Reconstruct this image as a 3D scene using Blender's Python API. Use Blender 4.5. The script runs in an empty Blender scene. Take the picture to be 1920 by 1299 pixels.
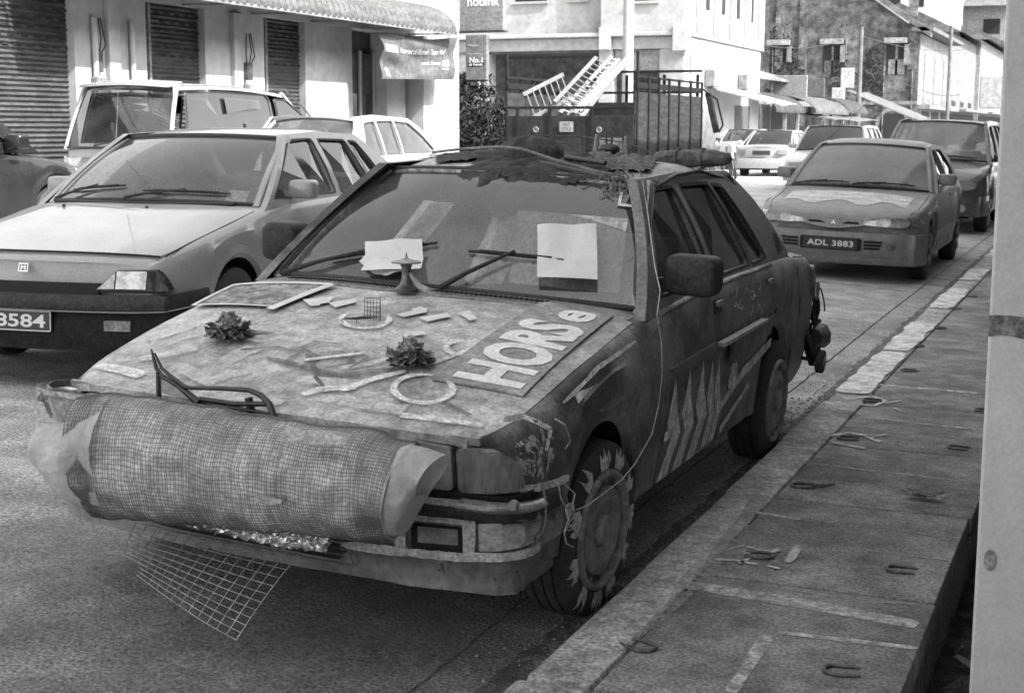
import bpy, bmesh, math, random
from mathutils import Vector, Matrix, Euler, noise
from mathutils.geometry import tessellate_polygon
from mathutils.bvhtree import BVHTree
random.seed(7)
PI = math.pi
sc = bpy.context.scene
col = sc.collection
# ------------------------------------------------------------------ camera
CAM_H = 1.537
YAW, PITCH, ROLL = math.radians(23.0), math.radians(8.72), math.radians(0.18)
cam_d = bpy.data.cameras.new('camera'); cam = bpy.data.objects.new('camera', cam_d); col.objects.link(cam)
cam_d.sensor_width = 36; cam_d.lens = 36 * 2676 / 1920
cam_d.clip_start = .05; cam_d.clip_end = 1000
F_ = Vector((-math.sin(YAW) * math.cos(PITCH), math.cos(YAW) * math.cos(PITCH), -math.sin(PITCH)))
R_ = Vector((math.cos(YAW), math.sin(YAW), 0)); U_ = R_.cross(F_)
R_, U_ = R_ * math.cos(ROLL) + U_ * math.sin(ROLL), (R_ * math.cos(ROLL) + U_ * math.sin(ROLL)).cross(F_)
m = Matrix((R_, U_, -F_)).transposed().to_4x4(); m.translation = (0, 0, CAM_H)
cam.matrix_world = m
cam_d.dof.use_dof = True; cam_d.dof.focus_distance = 5.2; cam_d.dof.aperture_fstop = 11
sc.camera = cam
# ------------------------------------------------------------------ sky, sun, exposure
SUN_EL, SUN_AZ = math.radians(43), math.radians(-15)      # azimuth measured from +X towards +Y
w = bpy.data.worlds.new('World'); sc.world = w; w.use_nodes = True
nt = w.node_tree; bg = nt.nodes['Background']
sky = nt.nodes.new('ShaderNodeTexSky'); sky.sky_type = 'NISHITA'; sky.sun_disc = False
sky.sun_elevation = SUN_EL; sky.sun_rotation = math.radians(90) - SUN_AZ
sky.dust_density = 3.0
bw = nt.nodes.new('ShaderNodeRGBToBW')                     # black and white film
nt.links.new(sky.outputs[0], bw.inputs[0]); nt.links.new(bw.outputs[0], bg.inputs[0])
bg.inputs[1].default_value = 0.15
sd = bpy.data.lights.new('sun', 'SUN'); sd.energy = 2.0; sd.angle = math.radians(.5); sd.color = (1, 1, 1)
sun = bpy.data.objects.new('sun', sd); col.objects.link(sun)
tosun = Vector((math.cos(SUN_EL) * math.cos(SUN_AZ), math.cos(SUN_EL) * math.sin(SUN_AZ), math.sin(SUN_EL)))
sun.rotation_euler = tosun.to_track_quat('Z', 'Y').to_euler(); sun.location = (20, -5, 30)
sc.view_settings.view_transform = 'Standard'; sc.view_settings.look = 'None'
sc.view_settings.gamma = 1; sc.view_settings.exposure = 2.55
sc.render.engine = 'CYCLES'

# ------------------------------------------------------------------ materials
def g3(v): return (v, v, v, 1)
MATS = {}
def mat(name, v=.3, v2=None, scale=4., rough=.6, bump=0., bscale=60., metal=0., spec=.5, coat=0., detail=7., lo=.40, hi=.60, stretch=(1, 1, 1), speck=0., speckv=.1, ss=None, meso=.28, micro=.22):
    if name in MATS: return MATS[name]
    m = bpy.data.materials.new(name); m.use_nodes = True; n = m.node_tree.nodes; l = m.node_tree.links
    p = n['Principled BSDF']; MATS[name] = m
    p.inputs['Base Color'].default_value = g3(v); p.inputs['Roughness'].default_value = rough
    p.inputs['Metallic'].default_value = metal; p.inputs['Specular IOR Level'].default_value = spec
    p.inputs['Coat Weight'].default_value = coat
    m.diffuse_color = g3(v)
    if v2 is not None or bump or speck:
        tc = n.new('ShaderNodeTexCoord'); mp = n.new('ShaderNodeMapping'); mp.inputs['Scale'].default_value = stretch
        l.new(tc.outputs['Object'], mp.inputs[0])
    last = None
    if v2 is not None:
        no = n.new('ShaderNodeTexNoise'); no.inputs['Scale'].default_value = scale; no.inputs['Detail'].default_value = detail
        no.inputs['Roughness'].default_value = .62
        l.new(mp.outputs[0], no.inputs[0])
        cr = n.new('ShaderNodeMapRange'); cr.inputs['From Min'].default_value = lo; cr.inputs['From Max'].default_value = hi
        cr.inputs['To Min'].default_value = v; cr.inputs['To Max'].default_value = v2
        l.new(no.outputs[0], cr.inputs[0]); last = cr.outputs[0]
        rr = n.new('ShaderNodeMapRange'); rr.inputs['From Min'].default_value = .3; rr.inputs['From Max'].default_value = .7
        rr.inputs['To Min'].default_value = max(.02, rough - .12); rr.inputs['To Max'].default_value = min(1, rough + .12)
        l.new(no.outputs[0], rr.inputs[0]); l.new(rr.outputs[0], p.inputs['Roughness'])
    if speck:
        n2 = n.new('ShaderNodeTexNoise'); n2.inputs['Scale'].default_value = ss or scale * 14; n2.inputs['Detail'].default_value = 9; n2.inputs['Roughness'].default_value = .75
        l.new(mp.outputs[0], n2.inputs[0])
        c2 = n.new('ShaderNodeMapRange'); c2.inputs['From Min'].default_value = .66 - speck * .18; c2.inputs['From Max'].default_value = .70 - speck * .18
        l.new(n2.outputs[0], c2.inputs[0])
        mx = n.new('ShaderNodeMix'); mx.data_type = 'FLOAT'; l.new(c2.outputs[0], mx.inputs[0])
        if last is not None: l.new(last, mx.inputs[2])
        else: mx.inputs[2].default_value = v
        mx.inputs[3].default_value = speckv; last = mx.outputs[0]
    if v2 is not None:
        for sc_, de, am in ((scale * 5.3, 8, meso), (ss or 85., 3, micro)):
            if not am: continue
            nn = n.new('ShaderNodeTexNoise'); nn.inputs['Scale'].default_value = sc_; nn.inputs['Detail'].default_value = de; l.new(mp.outputs[0], nn.inputs[0])
            mr = n.new('ShaderNodeMapRange'); mr.inputs['From Min'].default_value = .34; mr.inputs['From Max'].default_value = .66
            mr.inputs['To Min'].default_value = 1 - am; mr.inputs['To Max'].default_value = 1 + am; l.new(nn.outputs[0], mr.inputs[0])
            mu = n.new('ShaderNodeMath'); mu.operation = 'MULTIPLY'; l.new(last, mu.inputs[0]); l.new(mr.outputs[0], mu.inputs[1]); last = mu.outputs[0]
    if last is not None: l.new(last, p.inputs['Base Color'])
    if bump:
        nb = n.new('ShaderNodeTexNoise'); nb.inputs['Scale'].default_value = bscale; nb.inputs['Detail'].default_value = 5
        l.new(mp.outputs[0], nb.inputs[0])
        b = n.new('ShaderNodeBump'); b.inputs['Strength'].default_value = bump; b.inputs['Distance'].default_value = .02
        l.new(nb.outputs[0], b.inputs['Height']); l.new(b.outputs[0], p.inputs['Normal'])
    return m
def worn(name, v=.6, v2=.4, scale=9., cover=.55, sharp=.06, stretch=(1, 1, 1), rough=.75, **kw):
    """paint worn through in patches: where it is gone the surface below shows"""
    m = mat(name, v, v2, 22, rough, **kw); n = m.node_tree.nodes; l = m.node_tree.links
    if 'mixw' in n: return m
    tc = n.new('ShaderNodeTexCoord'); mp = n.new('ShaderNodeMapping'); mp.inputs['Scale'].default_value = stretch
    l.new(tc.outputs['Object'], mp.inputs[0])
    no = n.new('ShaderNodeTexNoise'); no.inputs['Scale'].default_value = scale; no.inputs['Detail'].default_value = 9; no.inputs['Roughness'].default_value = .7
    l.new(mp.outputs[0], no.inputs[0])
    cr = n.new('ShaderNodeMapRange'); c = 1 - cover; c = .3 + c * .4
    cr.inputs['From Min'].default_value = c - sharp; cr.inputs['From Max'].default_value = c + sharp
    l.new(no.outputs[0], cr.inputs[0])
    tr = n.new('ShaderNodeBsdfTransparent'); mx = n.new('ShaderNodeMixShader'); mx.name = 'mixw'
    l.new(cr.outputs[0], mx.inputs[0]); l.new(tr.outputs[0], mx.inputs[1]); l.new(n['Principled BSDF'].outputs[0], mx.inputs[2])
    l.new(mx.outputs[0], n['Material Output'].inputs[0])
    return m
def glass(name, tint=.55, dust=.12, dustv=.35, rough=.03, refl=1.0, dscale=3.):
    if name in MATS: return MATS[name]
    m = bpy.data.materials.new(name); m.use_nodes = True; n = m.node_tree.nodes; l = m.node_tree.links
    n.remove(n['Principled BSDF']); MATS[name] = m
    tr = n.new('ShaderNodeBsdfTransparent'); tr.inputs[0].default_value = g3(tint)
    gl = n.new('ShaderNodeBsdfGlossy'); gl.inputs['Roughness'].default_value = rough; gl.inputs[0].default_value = g3(refl)
    fr = n.new('ShaderNodeFresnel'); fr.inputs[0].default_value = 1.55
    geo = n.new('ShaderNodeNewGeometry')
    fm = n.new('ShaderNodeMath'); fm.operation = 'MULTIPLY_ADD'; fm.inputs[1].default_value = 1.1; fm.inputs[2].default_value = .03
    l.new(fr.outputs[0], fm.inputs[0])
    a = n.new('ShaderNodeMixShader'); l.new(fm.outputs[0], a.inputs[0]); l.new(tr.outputs[0], a.inputs[1]); l.new(gl.outputs[0], a.inputs[2])
    df = n.new('ShaderNodeBsdfDiffuse'); df.inputs[0].default_value = g3(dustv)
    tc = n.new('ShaderNodeTexCoord'); no = n.new('ShaderNodeTexNoise'); no.inputs['Scale'].default_value = dscale; no.inputs['Detail'].default_value = 8
    l.new(tc.outputs['Object'], no.inputs[0])
    mr = n.new('ShaderNodeMapRange'); mr.inputs['From Min'].default_value = .3; mr.inputs['From Max'].default_value = .7
    mr.inputs['To Min'].default_value = dust * .4; mr.inputs['To Max'].default_value = dust * 1.6
    l.new(no.outputs[0], mr.inputs[0])
    b = n.new('ShaderNodeMixShader'); l.new(mr.outputs[0], b.inputs[0]); l.new(a.outputs[0], b.inputs[1]); l.new(df.outputs[0], b.inputs[2])
    l.new(b.outputs[0], n['Material Output'].inputs[0])
    return m

# ------------------------------------------------------------------ mesh helpers
class MB:
    def __init__(s): s.v = []; s.f = []; s.uv = {}; s.M = None
    def add(s, vs, fs):
        o = len(s.v)
        for p in vs:
            p = Vector(p)
            s.v.append(s.M @ p if s.M else p)
        s.f += [tuple(i + o for i in f) for f in fs]
        return s
    def box(s, x0, x1, y0, y1, z0, z1):
        return s.add([(x0, y0, z0), (x1, y0, z0), (x1, y1, z0), (x0, y1, z0), (x0, y0, z1), (x1, y0, z1), (x1, y1, z1), (x0, y1, z1)],
                     [(0, 3, 2, 1), (4, 5, 6, 7), (0, 1, 5, 4), (1, 2, 6, 5), (2, 3, 7, 6), (3, 0, 4, 7)])
    def bbox(s, x0, x1, y0, y1, z0, z1, b=.01):
        """box with bevelled edges"""
        bm = bmesh.new(); bmesh.ops.create_cube(bm, size=1)
        for v in bm.verts: v.co = Vector(((x0 + x1) / 2 + v.co.x * (x1 - x0), (y0 + y1) / 2 + v.co.y * (y1 - y0), (z0 + z1) / 2 + v.co.z * (z1 - z0)))
        b = min(b, .45 * min(abs(x1 - x0), abs(y1 - y0), abs(z1 - z0)))
        bmesh.ops.bevel(bm, geom=bm.edges[:], offset=b, segments=2, affect='EDGES', profile=.5)
        bm.verts.index_update()
        s.add([v.co for v in bm.verts], [tuple(v.index for v in f.verts) for f in bm.faces]); bm.free(); return s
    def bar(s, a, b, w, h=None, up=(0, 0, 1)):
        a, b = Vector(a), Vector(b); d = (b - a).normalized(); h = h or w
        u = Vector(up); x = d.cross(u)
        if x.length < 1e-4: x = d.cross(Vector((1, 0, 0)))
        x.normalize(); y = x.cross(d)
        vs = [p + x * (sx * w / 2) + y * (sy * h / 2) for p in (a, b) for sx, sy in ((-1, -1), (1, -1), (1, 1), (-1, 1))]
        return s.add(vs, [(3, 2, 1, 0), (4, 5, 6, 7), (0, 1, 5, 4), (1, 2, 6, 5), (2, 3, 7, 6), (3, 0, 4, 7)])
    def tube(s, path, r, n=6, caps=True, flat=1.):
        path = [Vector(p) for p in path]; N = len(path); rs = r if isinstance(r, (list, tuple)) else [r] * N
        vs = []; fs = []; px = None
        for i, p in enumerate(path):
            t = (path[min(i + 1, N - 1)] - path[max(i - 1, 0)])
            if t.length < 1e-9: t = Vector((0, 0, 1))
            t.normalize()
            if px is None:
                x = t.cross(Vector((0, 0, 1)))
                if x.length < .05: x = t.cross(Vector((1, 0, 0)))
            else: x = px - t * px.dot(t)
            x.normalize(); px = x; y = t.cross(x)
            for k in range(n):
                a = 2 * PI * k / n
                vs.append(p + (x * math.cos(a) + y * math.sin(a) * flat) * rs[i])
        for i in range(N - 1):
            for k in range(n):
                k2 = (k + 1) % n
                fs.append((i * n + k, i * n + k2, (i + 1) * n + k2, (i + 1) * n + k))
        if caps: fs.append(tuple(range(n - 1, -1, -1))); fs.append(tuple((N - 1) * n + k for k in range(n)))
        return s.add(vs, fs)
    def lathe(s, prof, axis='x', n=32, c=(0, 0, 0), a0=0, a1=2 * PI):
        """prof: list of (axial, radius)"""
        c = Vector(c); vs = []; full = abs(a1 - a0 - 2 * PI) < 1e-6; m_ = n if full else n + 1
        for (h, r) in prof:
            for k in range(m_):
                a = a0 + (a1 - a0) * k / n; p = r * math.cos(a); q = r * math.sin(a)
                vs.append(c + Vector({'x': (h, p, q), 'y': (q, h, p), 'z': (p, q, h)}[axis]))
        fs = []
        for i in range(len(prof) - 1):
            for k in range(n):
                k2 = (k + 1) % m_
                fs.append((i * m_ + k, i * m_ + k2, (i + 1) * m_ + k2, (i + 1) * m_ + k))
        return s.add(vs, fs)
    def grid(s, fn, nu, nv, skip=None, closeu=False):
        vs = [fn(i / nu, j / nv) for j in range(nv + 1) for i in range(nu + 1)]
        fs = []
        for j in range(nv):
            for i in range(nu):
                if skip and skip((i + .5) / nu, (j + .5) / nv): continue
                a = j * (nu + 1) + i; fs.append((a, a + 1, a + nu + 2, a + nu + 1))
        return s.add(vs, fs)
    def sheet(s, fn, nu, nv, t, d=(0, 0, -1)):
        """grid with thickness t towards d"""
        d = Vector(d).normalized() * t
        V = [Vector(fn(i / nu, j / nv)) for j in range(nv + 1) for i in range(nu + 1)]; n = len(V)
        fs = []
        for j in range(nv):
            for i in range(nu):
                a = j * (nu + 1) + i; q = (a, a + 1, a + nu + 2, a + nu + 1); fs.append(q); fs.append(tuple(k + n for k in reversed(q)))
        ring = [i for i in range(nu + 1)] + [j * (nu + 1) + nu for j in range(1, nv + 1)] + [nv * (nu + 1) + i for i in range(nu - 1, -1, -1)] + [j * (nu + 1) for j in range(nv - 1, 0, -1)]
        for i in range(len(ring)):
            a, b = ring[i], ring[(i + 1) % len(ring)]; fs.append((b, a, a + n, b + n))
        return s.add(V + [v + d for v in V], fs)
    def slab(s, poly, fmap, t=0., holes=(), sub=.08, d0=0., closed_back=False):
        """2-D outline (with holes) mapped by fmap(u, v, d) onto a surface, t thick inwards"""
        sub = max(sub, (max(p[0] for p in poly) - min(p[0] for p in poly) + max(p[1] for p in poly) - min(p[1] for p in poly)) / 80)
        loops = []
        for L in [poly] + list(holes):
            o = []
            for i in range(len(L)):
                a, b = L[i], L[(i + 1) % len(L)]; k = max(1, int(math.hypot(b[0] - a[0], b[1] - a[1]) / sub))
                for j in range(k): o.append((a[0] + (b[0] - a[0]) * j / k, a[1] + (b[1] - a[1]) * j / k))
            loops.append(o)
        tri = tessellate_polygon([[Vector((p[0], p[1], 0)) for p in L] for L in loops])
        flat = [p for L in loops for p in L]; n = len(flat)
        # split long triangles so that the sheet follows a curved surface
        ml = max(sub * 1.6, .05, max(max(p[0] for p in flat) - min(p[0] for p in flat), max(p[1] for p in flat) - min(p[1] for p in flat)) / 30); out = []; stack = [tuple(flat[i] for i in x) for x in tri]
        while stack and len(out) < 6000:
            T = stack.pop(); L = [math.hypot(T[i][0] - T[(i + 1) % 3][0], T[i][1] - T[(i + 1) % 3][1]) for i in range(3)]; k = L.index(max(L))
            if L[k] <= ml: out.append(T); continue
            a, b, c = T[k], T[(k + 1) % 3], T[(k + 2) % 3]; m_ = ((a[0] + b[0]) / 2, (a[1] + b[1]) / 2); stack += [(a, m_, c), (m_, b, c)]
        idx = {}; pts = []; fs = []
        for T in out:
            q = []
            for p in T:
                key = (round(p[0], 6), round(p[1], 6))
                if key not in idx: idx[key] = len(pts); pts.append(p)
                q.append(idx[key])
            if len(set(q)) == 3: fs.append(tuple(q))
        s.add([fmap(p[0], p[1], d0) for p in pts], fs)
        vs = [fmap(p[0], p[1], d0) for p in flat]; fs = []
        if t:
            vs += [fmap(p[0], p[1], d0 - t) for p in flat]; o = 0
            for L in loops:
                for i in range(len(L)):
                    a, b = o + i, o + (i + 1) % len(L); fs.append((a, b, b + n, a + n))
                o += len(L)
            if closed_back: fs += [tuple(i + n for i in reversed(x)) for x in tri]
        return s.add(vs, fs)
    def build(s, name, m, parent=None, smooth=None, **kw):
        me = bpy.data.meshes.new(name); me.from_pydata([tuple(v) for v in s.v], [], s.f)
        bm = bmesh.new(); bm.from_mesh(me)
        if kw.get('weld', True): bmesh.ops.remove_doubles(bm, verts=bm.verts, dist=kw.get('dist', 2e-4))
        if kw.get('normals', True): bmesh.ops.recalc_face_normals(bm, faces=bm.faces)
        if smooth is not None:
            a = math.radians(smooth)
            for f in bm.faces: f.smooth = True
            for e in bm.edges:
                if len(e.link_faces) == 2 and e.calc_face_angle(0) > a: e.smooth = False
        bm.to_mesh(me); bm.free()
        o = bpy.data.objects.new(name, me); col.objects.link(o)
        for mm in (m if isinstance(m, (list, tuple)) else [m]): me.materials.append(mm)
        if parent: o.parent = parent
        return o
def split_build(mb, name, m, parent):
    """one object for each connected piece"""
    par = list(range(len(mb.v)))
    def find(i):
        while par[i] != i: par[i] = par[par[i]]; i = par[i]
        return i
    for f in mb.f:
        for k in f[1:]: par[find(f[0])] = find(k)
    G = {}
    for f in mb.f: G.setdefault(find(f[0]), []).append(f)
    for fs in G.values():
        ids = sorted({i for f in fs for i in f}); mp = {i: k for k, i in enumerate(ids)}
        MB().add([mb.v[i] for i in ids], [tuple(mp[i] for i in f) for f in fs]).build(name, m, parent)
def tag(o, label=None, cat=None, group=None, kind=None):
    if label: o['label'] = label
    if cat: o['category'] = cat
    if group: o['group'] = group
    if kind: o['kind'] = kind
    return o
def empty(name, loc=(0, 0, 0), rot=(0, 0, 0), label=None, cat=None, group=None):
    o = bpy.data.objects.new(name, None); col.objects.link(o); o.location = loc; o.rotation_euler = rot
    o.empty_display_size = .2
    return tag(o, label, cat, group)
def struct(o): o['kind'] = 'structure'; return o
def world(o):
    m = Matrix.LocRotScale(o.location, o.rotation_euler.to_quaternion(), Vector((1, 1, 1)))
    return m
def lerp(a, b, t): return a + (b - a) * t
def interp(P, x):
    if x <= P[0][0]: return P[0][1]
    for (a, u), (b, v) in zip(P, P[1:]):
        if x <= b: return lerp(u, v, (x - a) / (b - a))
    return P[-1][1]
def sinterp(P, x):
    """smooth (catmull-rom like) interpolation"""
    n = len(P)
    if x <= P[0][0]: return P[0][1]
    if x >= P[-1][0]: return P[-1][1]
    for i in range(n - 1):
        if x <= P[i + 1][0]:
            x0, y0 = P[i]; x1, y1 = P[i + 1]; h = x1 - x0; t = (x - x0) / h
            m0 = (y1 - P[i - 1][1]) / (x1 - P[i - 1][0]) if i > 0 else (y1 - y0) / h
            m1 = (P[i + 2][1] - y0) / (P[i + 2][0] - x0) if i + 2 < n else (y1 - y0) / h
            t2, t3 = t * t, t * t * t
            return (2 * t3 - 3 * t2 + 1) * y0 + (t3 - 2 * t2 + t) * h * m0 + (-2 * t3 + 3 * t2) * y1 + (t3 - t2) * h * m1
def rnd_poly(P, r, n=3):
    """round the corners of a polygon"""
    o = []
    N = len(P)
    for i in range(N):
        a, b, c = Vector(P[i - 1]), Vector(P[i]), Vector(P[(i + 1) % N])
        rr = min(r, (a - b).length * .45, (c - b).length * .45)
        p, q = b + (a - b).normalized() * rr, b + (c - b).normalized() * rr
        for k in range(n + 1):
            t = k / n; o.append(tuple((1 - t) ** 2 * p + 2 * t * (1 - t) * b + t * t * q))
    return o
def circle(cx, cy, rx, ry=None, n=20, a0=0., a1=2 * PI):
    ry = rx if ry is None else ry
    k = n if abs(a1 - a0 - 2 * PI) < 1e-6 else n + 1
    return [(cx + rx * math.cos(a0 + (a1 - a0) * i / n), cy + ry * math.sin(a0 + (a1 - a0) * i / n)) for i in range(k)]
def text_mesh(txt, size=1., font=None, shear=0., bold=0., extr=0., spacing=1.):
    """returns (verts, faces, width) of a flat text, baseline at 0, laid out in xy"""
    cu = bpy.data.curves.new('t', 'FONT'); cu.body = txt; cu.size = size; cu.shear = shear; cu.offset = bold; cu.extrude = extr
    cu.space_character = spacing; cu.resolution_u = 3
    ob = bpy.data.objects.new('t', cu); col.objects.link(ob)
    bpy.context.view_layer.update()
    me = ob.evaluated_get(bpy.context.evaluated_depsgraph_get()).to_mesh()
    vs = [v.co.copy() for v in me.vertices]; fs = [tuple(p.vertices) for p in me.polygons]
    ob.to_mesh_clear(); bpy.data.objects.remove(ob); bpy.data.curves.remove(cu)
    xs = [v.x for v in vs] or [0]; ys = [v.y for v in vs] or [0]
    return vs, fs, (min(xs), max(xs), min(ys), max(ys))
def text_on(txt, fmap, u0, u1, v0, v1, mb=None, d=.003, **kw):
    """fit a text into the rectangle u0..u1, v0..v1 of a surface"""
    vs, fs, (a, b, c, e) = text_mesh(txt, **kw); mb = mb or MB()
    mb.add([fmap(lerp(u0, u1, (v.x - a) / (b - a)), lerp(v0, v1, (v.y - c) / (e - c)), d + v.z) for v in vs], fs)
    return mb
# a pixel of the 1920-wide photograph to a point on a plane
def pray(u, v): return F_ + R_ * ((u - 960) / 2676) + U_ * ((649.5 - v) / 2676)
def atz(u, v, z=0.):
    d = pray(u, v); return Vector((0, 0, CAM_H)) + d * ((z - CAM_H) / d.z)
def atx(u, v, x):
    d = pray(u, v); return Vector((0, 0, CAM_H)) + d * (x / d.x)
def aty(u, v, y):
    d = pray(u, v); return Vector((0, 0, CAM_H)) + d * (y / d.y)
def road_z(x):
    return interp([(-30, .14), (-12.6, .14), (-9, .17), (-6.5, .165), (-4, .113), (-1.42, 0)], x)
# ================================================================== the ground
M_asph = mat('asphalt', .40, .29, .9, .92, bump=.8, bscale=90, ss=85, meso=.22, micro=.6, speck=.35, speckv=.5)
M_slab = mat('pavement_concrete', .225, .145, 1.6, .85, bump=.5, bscale=80, ss=95, meso=.3, micro=.45)
M_kerb = mat('kerb_concrete', .50, .26, 5., .85, bump=.6, bscale=60, lo=.35, hi=.65, micro=.4)
M_dirt = mat('drain_dirt', .03, .12, 9., .95, bump=.8, bscale=40)
M_dark = mat('black_void', .012, None, rough=.9)
xs = [-90, -30, -14, -12.6, -9, -6.5, -4, -1.42, -1.36]
def rz(x): return road_z(x) if x <= -1.42 else 0.
ys = [-20 + i * 4 for i in range(6)] + [5 + 5 * i for i in range(60)] + [400]
g = MB()
prof = [(x, rz(x)) for x in xs] + [(-.62, -.02), (-.52, -.02), (-.50, -.35), (-.12, -.35), (-.10, .02), (3, .02), (90, .02)]
g.add([(x, y, z) for y in ys for (x, z) in prof], [(j * len(prof) + i, j * len(prof) + i + 1, (j + 1) * len(prof) + i + 1, (j + 1) * len(prof) + i) for j in range(len(ys) - 1) for i in range(len(prof) - 1)])
struct(g.build('road', M_asph))
g = MB().box(-.495, -.125, -8, 60, -.345, -.335); struct(g.build('drain_floor', M_dirt))
# pavement of concrete slabs laid over the drain, kerb band beside the road
YJ = [4.50 - 1.085 * 3 + 1.085 * k for k in range(-4, 46)]
top = .06
g = MB()
rs = random.Random(3)
for a, b in zip(YJ, YJ[1:]):
    dz = rs.uniform(-.0006, .0006); e = rs.uniform(-.008, .008)
    g.bbox(-1.215, -.455 + e, a + .006, b - .006, -.03, top + dz, .008)
struct(g.build('pavement', M_slab, smooth=30))
g = MB()
for k, (a, b) in enumerate(zip(YJ[::1], YJ[1::1])):
    g.bbox(-1.425 + rs.uniform(-.012, .012), -1.222, a + .005, b - .004, -.06, top + .004 + rs.uniform(-.003, .006), .02)
struct(g.build('kerb', M_kerb, smooth=40))
struct(MB().box(-1.40, -.47, -9, 51, -.05, .03).build('pavement_bed', M_dark))
# ground of the arcade right of the drain
struct(MB().bbox(-.13, 3, -8, 3.4, -.36, .10, .01).build('arcade_floor', M_kerb))
struct(MB().bbox(-.13, 3, 3.4, 60, -.36, .045, .01).build('arcade_floor_worn', M_dirt))
# painted marks on the slabs
M_wp = worn('worn_white_paint', .52, .36, 16, .62, .14)
M_wp2 = worn('thin_white_paint', .36, .26, 14, .45, .2, stretch=(1, 2, 1))
def flat_strip(mb, pts, w, z):
    """ribbon along pts (x, y) with ragged edges"""
    L = []; Rr = []; P = [Vector((p[0], p[1])) for p in pts]; Q = []
    for a, b in zip(P, P[1:]):
        k = max(2, int((b - a).length / .03))
        for j in range(k): Q.append(a.lerp(b, j / k))
    Q.append(P[-1])
    for i, p in enumerate(Q):
        t = (Q[min(i + 1, len(Q) - 1)] - Q[max(i - 1, 0)]).normalized(); nrm = Vector((-t.y, t.x))
        ww = w / 2 * (1 + .3 * noise.noise(Vector((p.x * 5, p.y * 5, w * 50)))) * (1 if 0 < i < len(Q) - 1 else .7)
        L.append(p + nrm * ww); Rr.append(p - nrm * ww)
    n = len(Q)
    mb.add([(p.x, p.y, z) for p in L] + [(p.x, p.y, z) for p in Rr], [(i, i + 1, n + i + 1, n + i) for i in range(n - 1)])
def pp(*uv): return [tuple(atz(u, v, top)[:2]) for u, v in uv]
mk = MB(); z = top + .0025
flat_strip(mk, pp((1250, 1090), (1480, 1128), (1720, 1172)), .085, z)
flat_strip(mk, pp((1625, 720), (1838, 738)), .06, z)
flat_strip(mk, pp((1612, 782), (1835, 806)), .03, z)
flat_strip(mk, pp((1400, 958), (1480, 972)), .035, z)
flat_strip(mk, pp((1720, 1216), (1460, 1186)), .03, z)
flat_strip(mk, pp((1440, 1192), (1370, 1299)), .04, z)
struct(mk.build('pavement_paint', M_wp))
mk = MB()
flat_strip(mk, pp((1470, 870), (1300, 1110)), .07, z + .001)
flat_strip(mk, pp((1290, 1110), (1040, 1299)), .07, z + .001)
flat_strip(mk, pp((1500, 868), (1828, 905)), .03, z + .001)
for i in range(26):
    y = rs.uniform(2.6, 9); x = rs.uniform(-1.15, -.5)
    flat_strip(mk, [(x, y), (min(-.47, x + rs.uniform(.1, .4)), y + rs.uniform(-.03, .03))], rs.uniform(.008, .02), z + .001)
struct(mk.build('pavement_scuffs', M_wp2))
# white patches of old kerb paint
mk = MB(); zk = top + .0125
for (a, b) in [(8.0, 9.6), (9.7, 11.2), (12.2, 13.8), (14.6, 15.8), (17.3, 18.6), (20, 21.2)]:
    flat_strip(mk, [(-1.325, a), (-1.325, b)], .185, zk)
struct(mk.build('kerb_paint', worn('kerb_white_paint', .8, .6, 9, .80, .2)))
# crack and drain line in the road
mk = MB()
cr = [atz(u, v, .0) for u, v in ((690, 1299), (790, 1215), (880, 1140), (960, 1080))]
for p in cr: p.z = road_z(p.x) + .004
flat = [(p.x, p.y) for p in cr]
def road_strip(mb, pts, w, dz):
    P = [Vector((p[0], p[1])) for p in pts]; Q = []
    for a, b in zip(P, P[1:]):
        k = max(2, int((b - a).length / .05))
        for j in range(k): Q.append(a.lerp(b, j / k))
    Q.append(P[-1]); n = len(Q); L = []; Rr = []
    for i, p in enumerate(Q):
        t = (Q[min(i + 1, n - 1)] - Q[max(i - 1, 0)]).normalized(); nrm = Vector((-t.y, t.x)); j = .01 * noise.noise(Vector((p.x * 7, p.y * 7, 0)))
        ww = w / 2 * (1 + .6 * noise.noise(Vector((p.x * 11, p.y * 11, 3))))
        for S, sg in ((L, 1), (Rr, -1)):
            q = p + nrm * (ww * sg + j); S.append((q.x, q.y, road_z(q.x) + dz))
    mb.add(L + Rr, [(i, i + 1, n + i + 1, n + i) for i in range(n - 1)])
road_strip(mk, [(-1.72, 2.0), (-1.70, 3.5), (-1.72, 5), (-1.71, 8), (-1.73, 12), (-1.70, 30)], .008, .004)
struct(mk.build('road_crack', M_dark))
mk = MB()
road_strip(mk, [(-1.5, 2), (-1.47, 6), (-1.49, 10), (-1.48, 24)], .09, .005)
struct(mk.build('gutter_grime', worn('gutter_grime_dark', .08, .05, 14, .5, .3)))
mk = MB(); road_strip(mk, [tuple(atz(1520, 536, .01)[:2]), tuple(atz(1700, 548, .01)[:2])], .05, .004)
struct(mk.build('parking_line', worn('thin_line_paint', .3, .2, 9, .6)))
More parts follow.
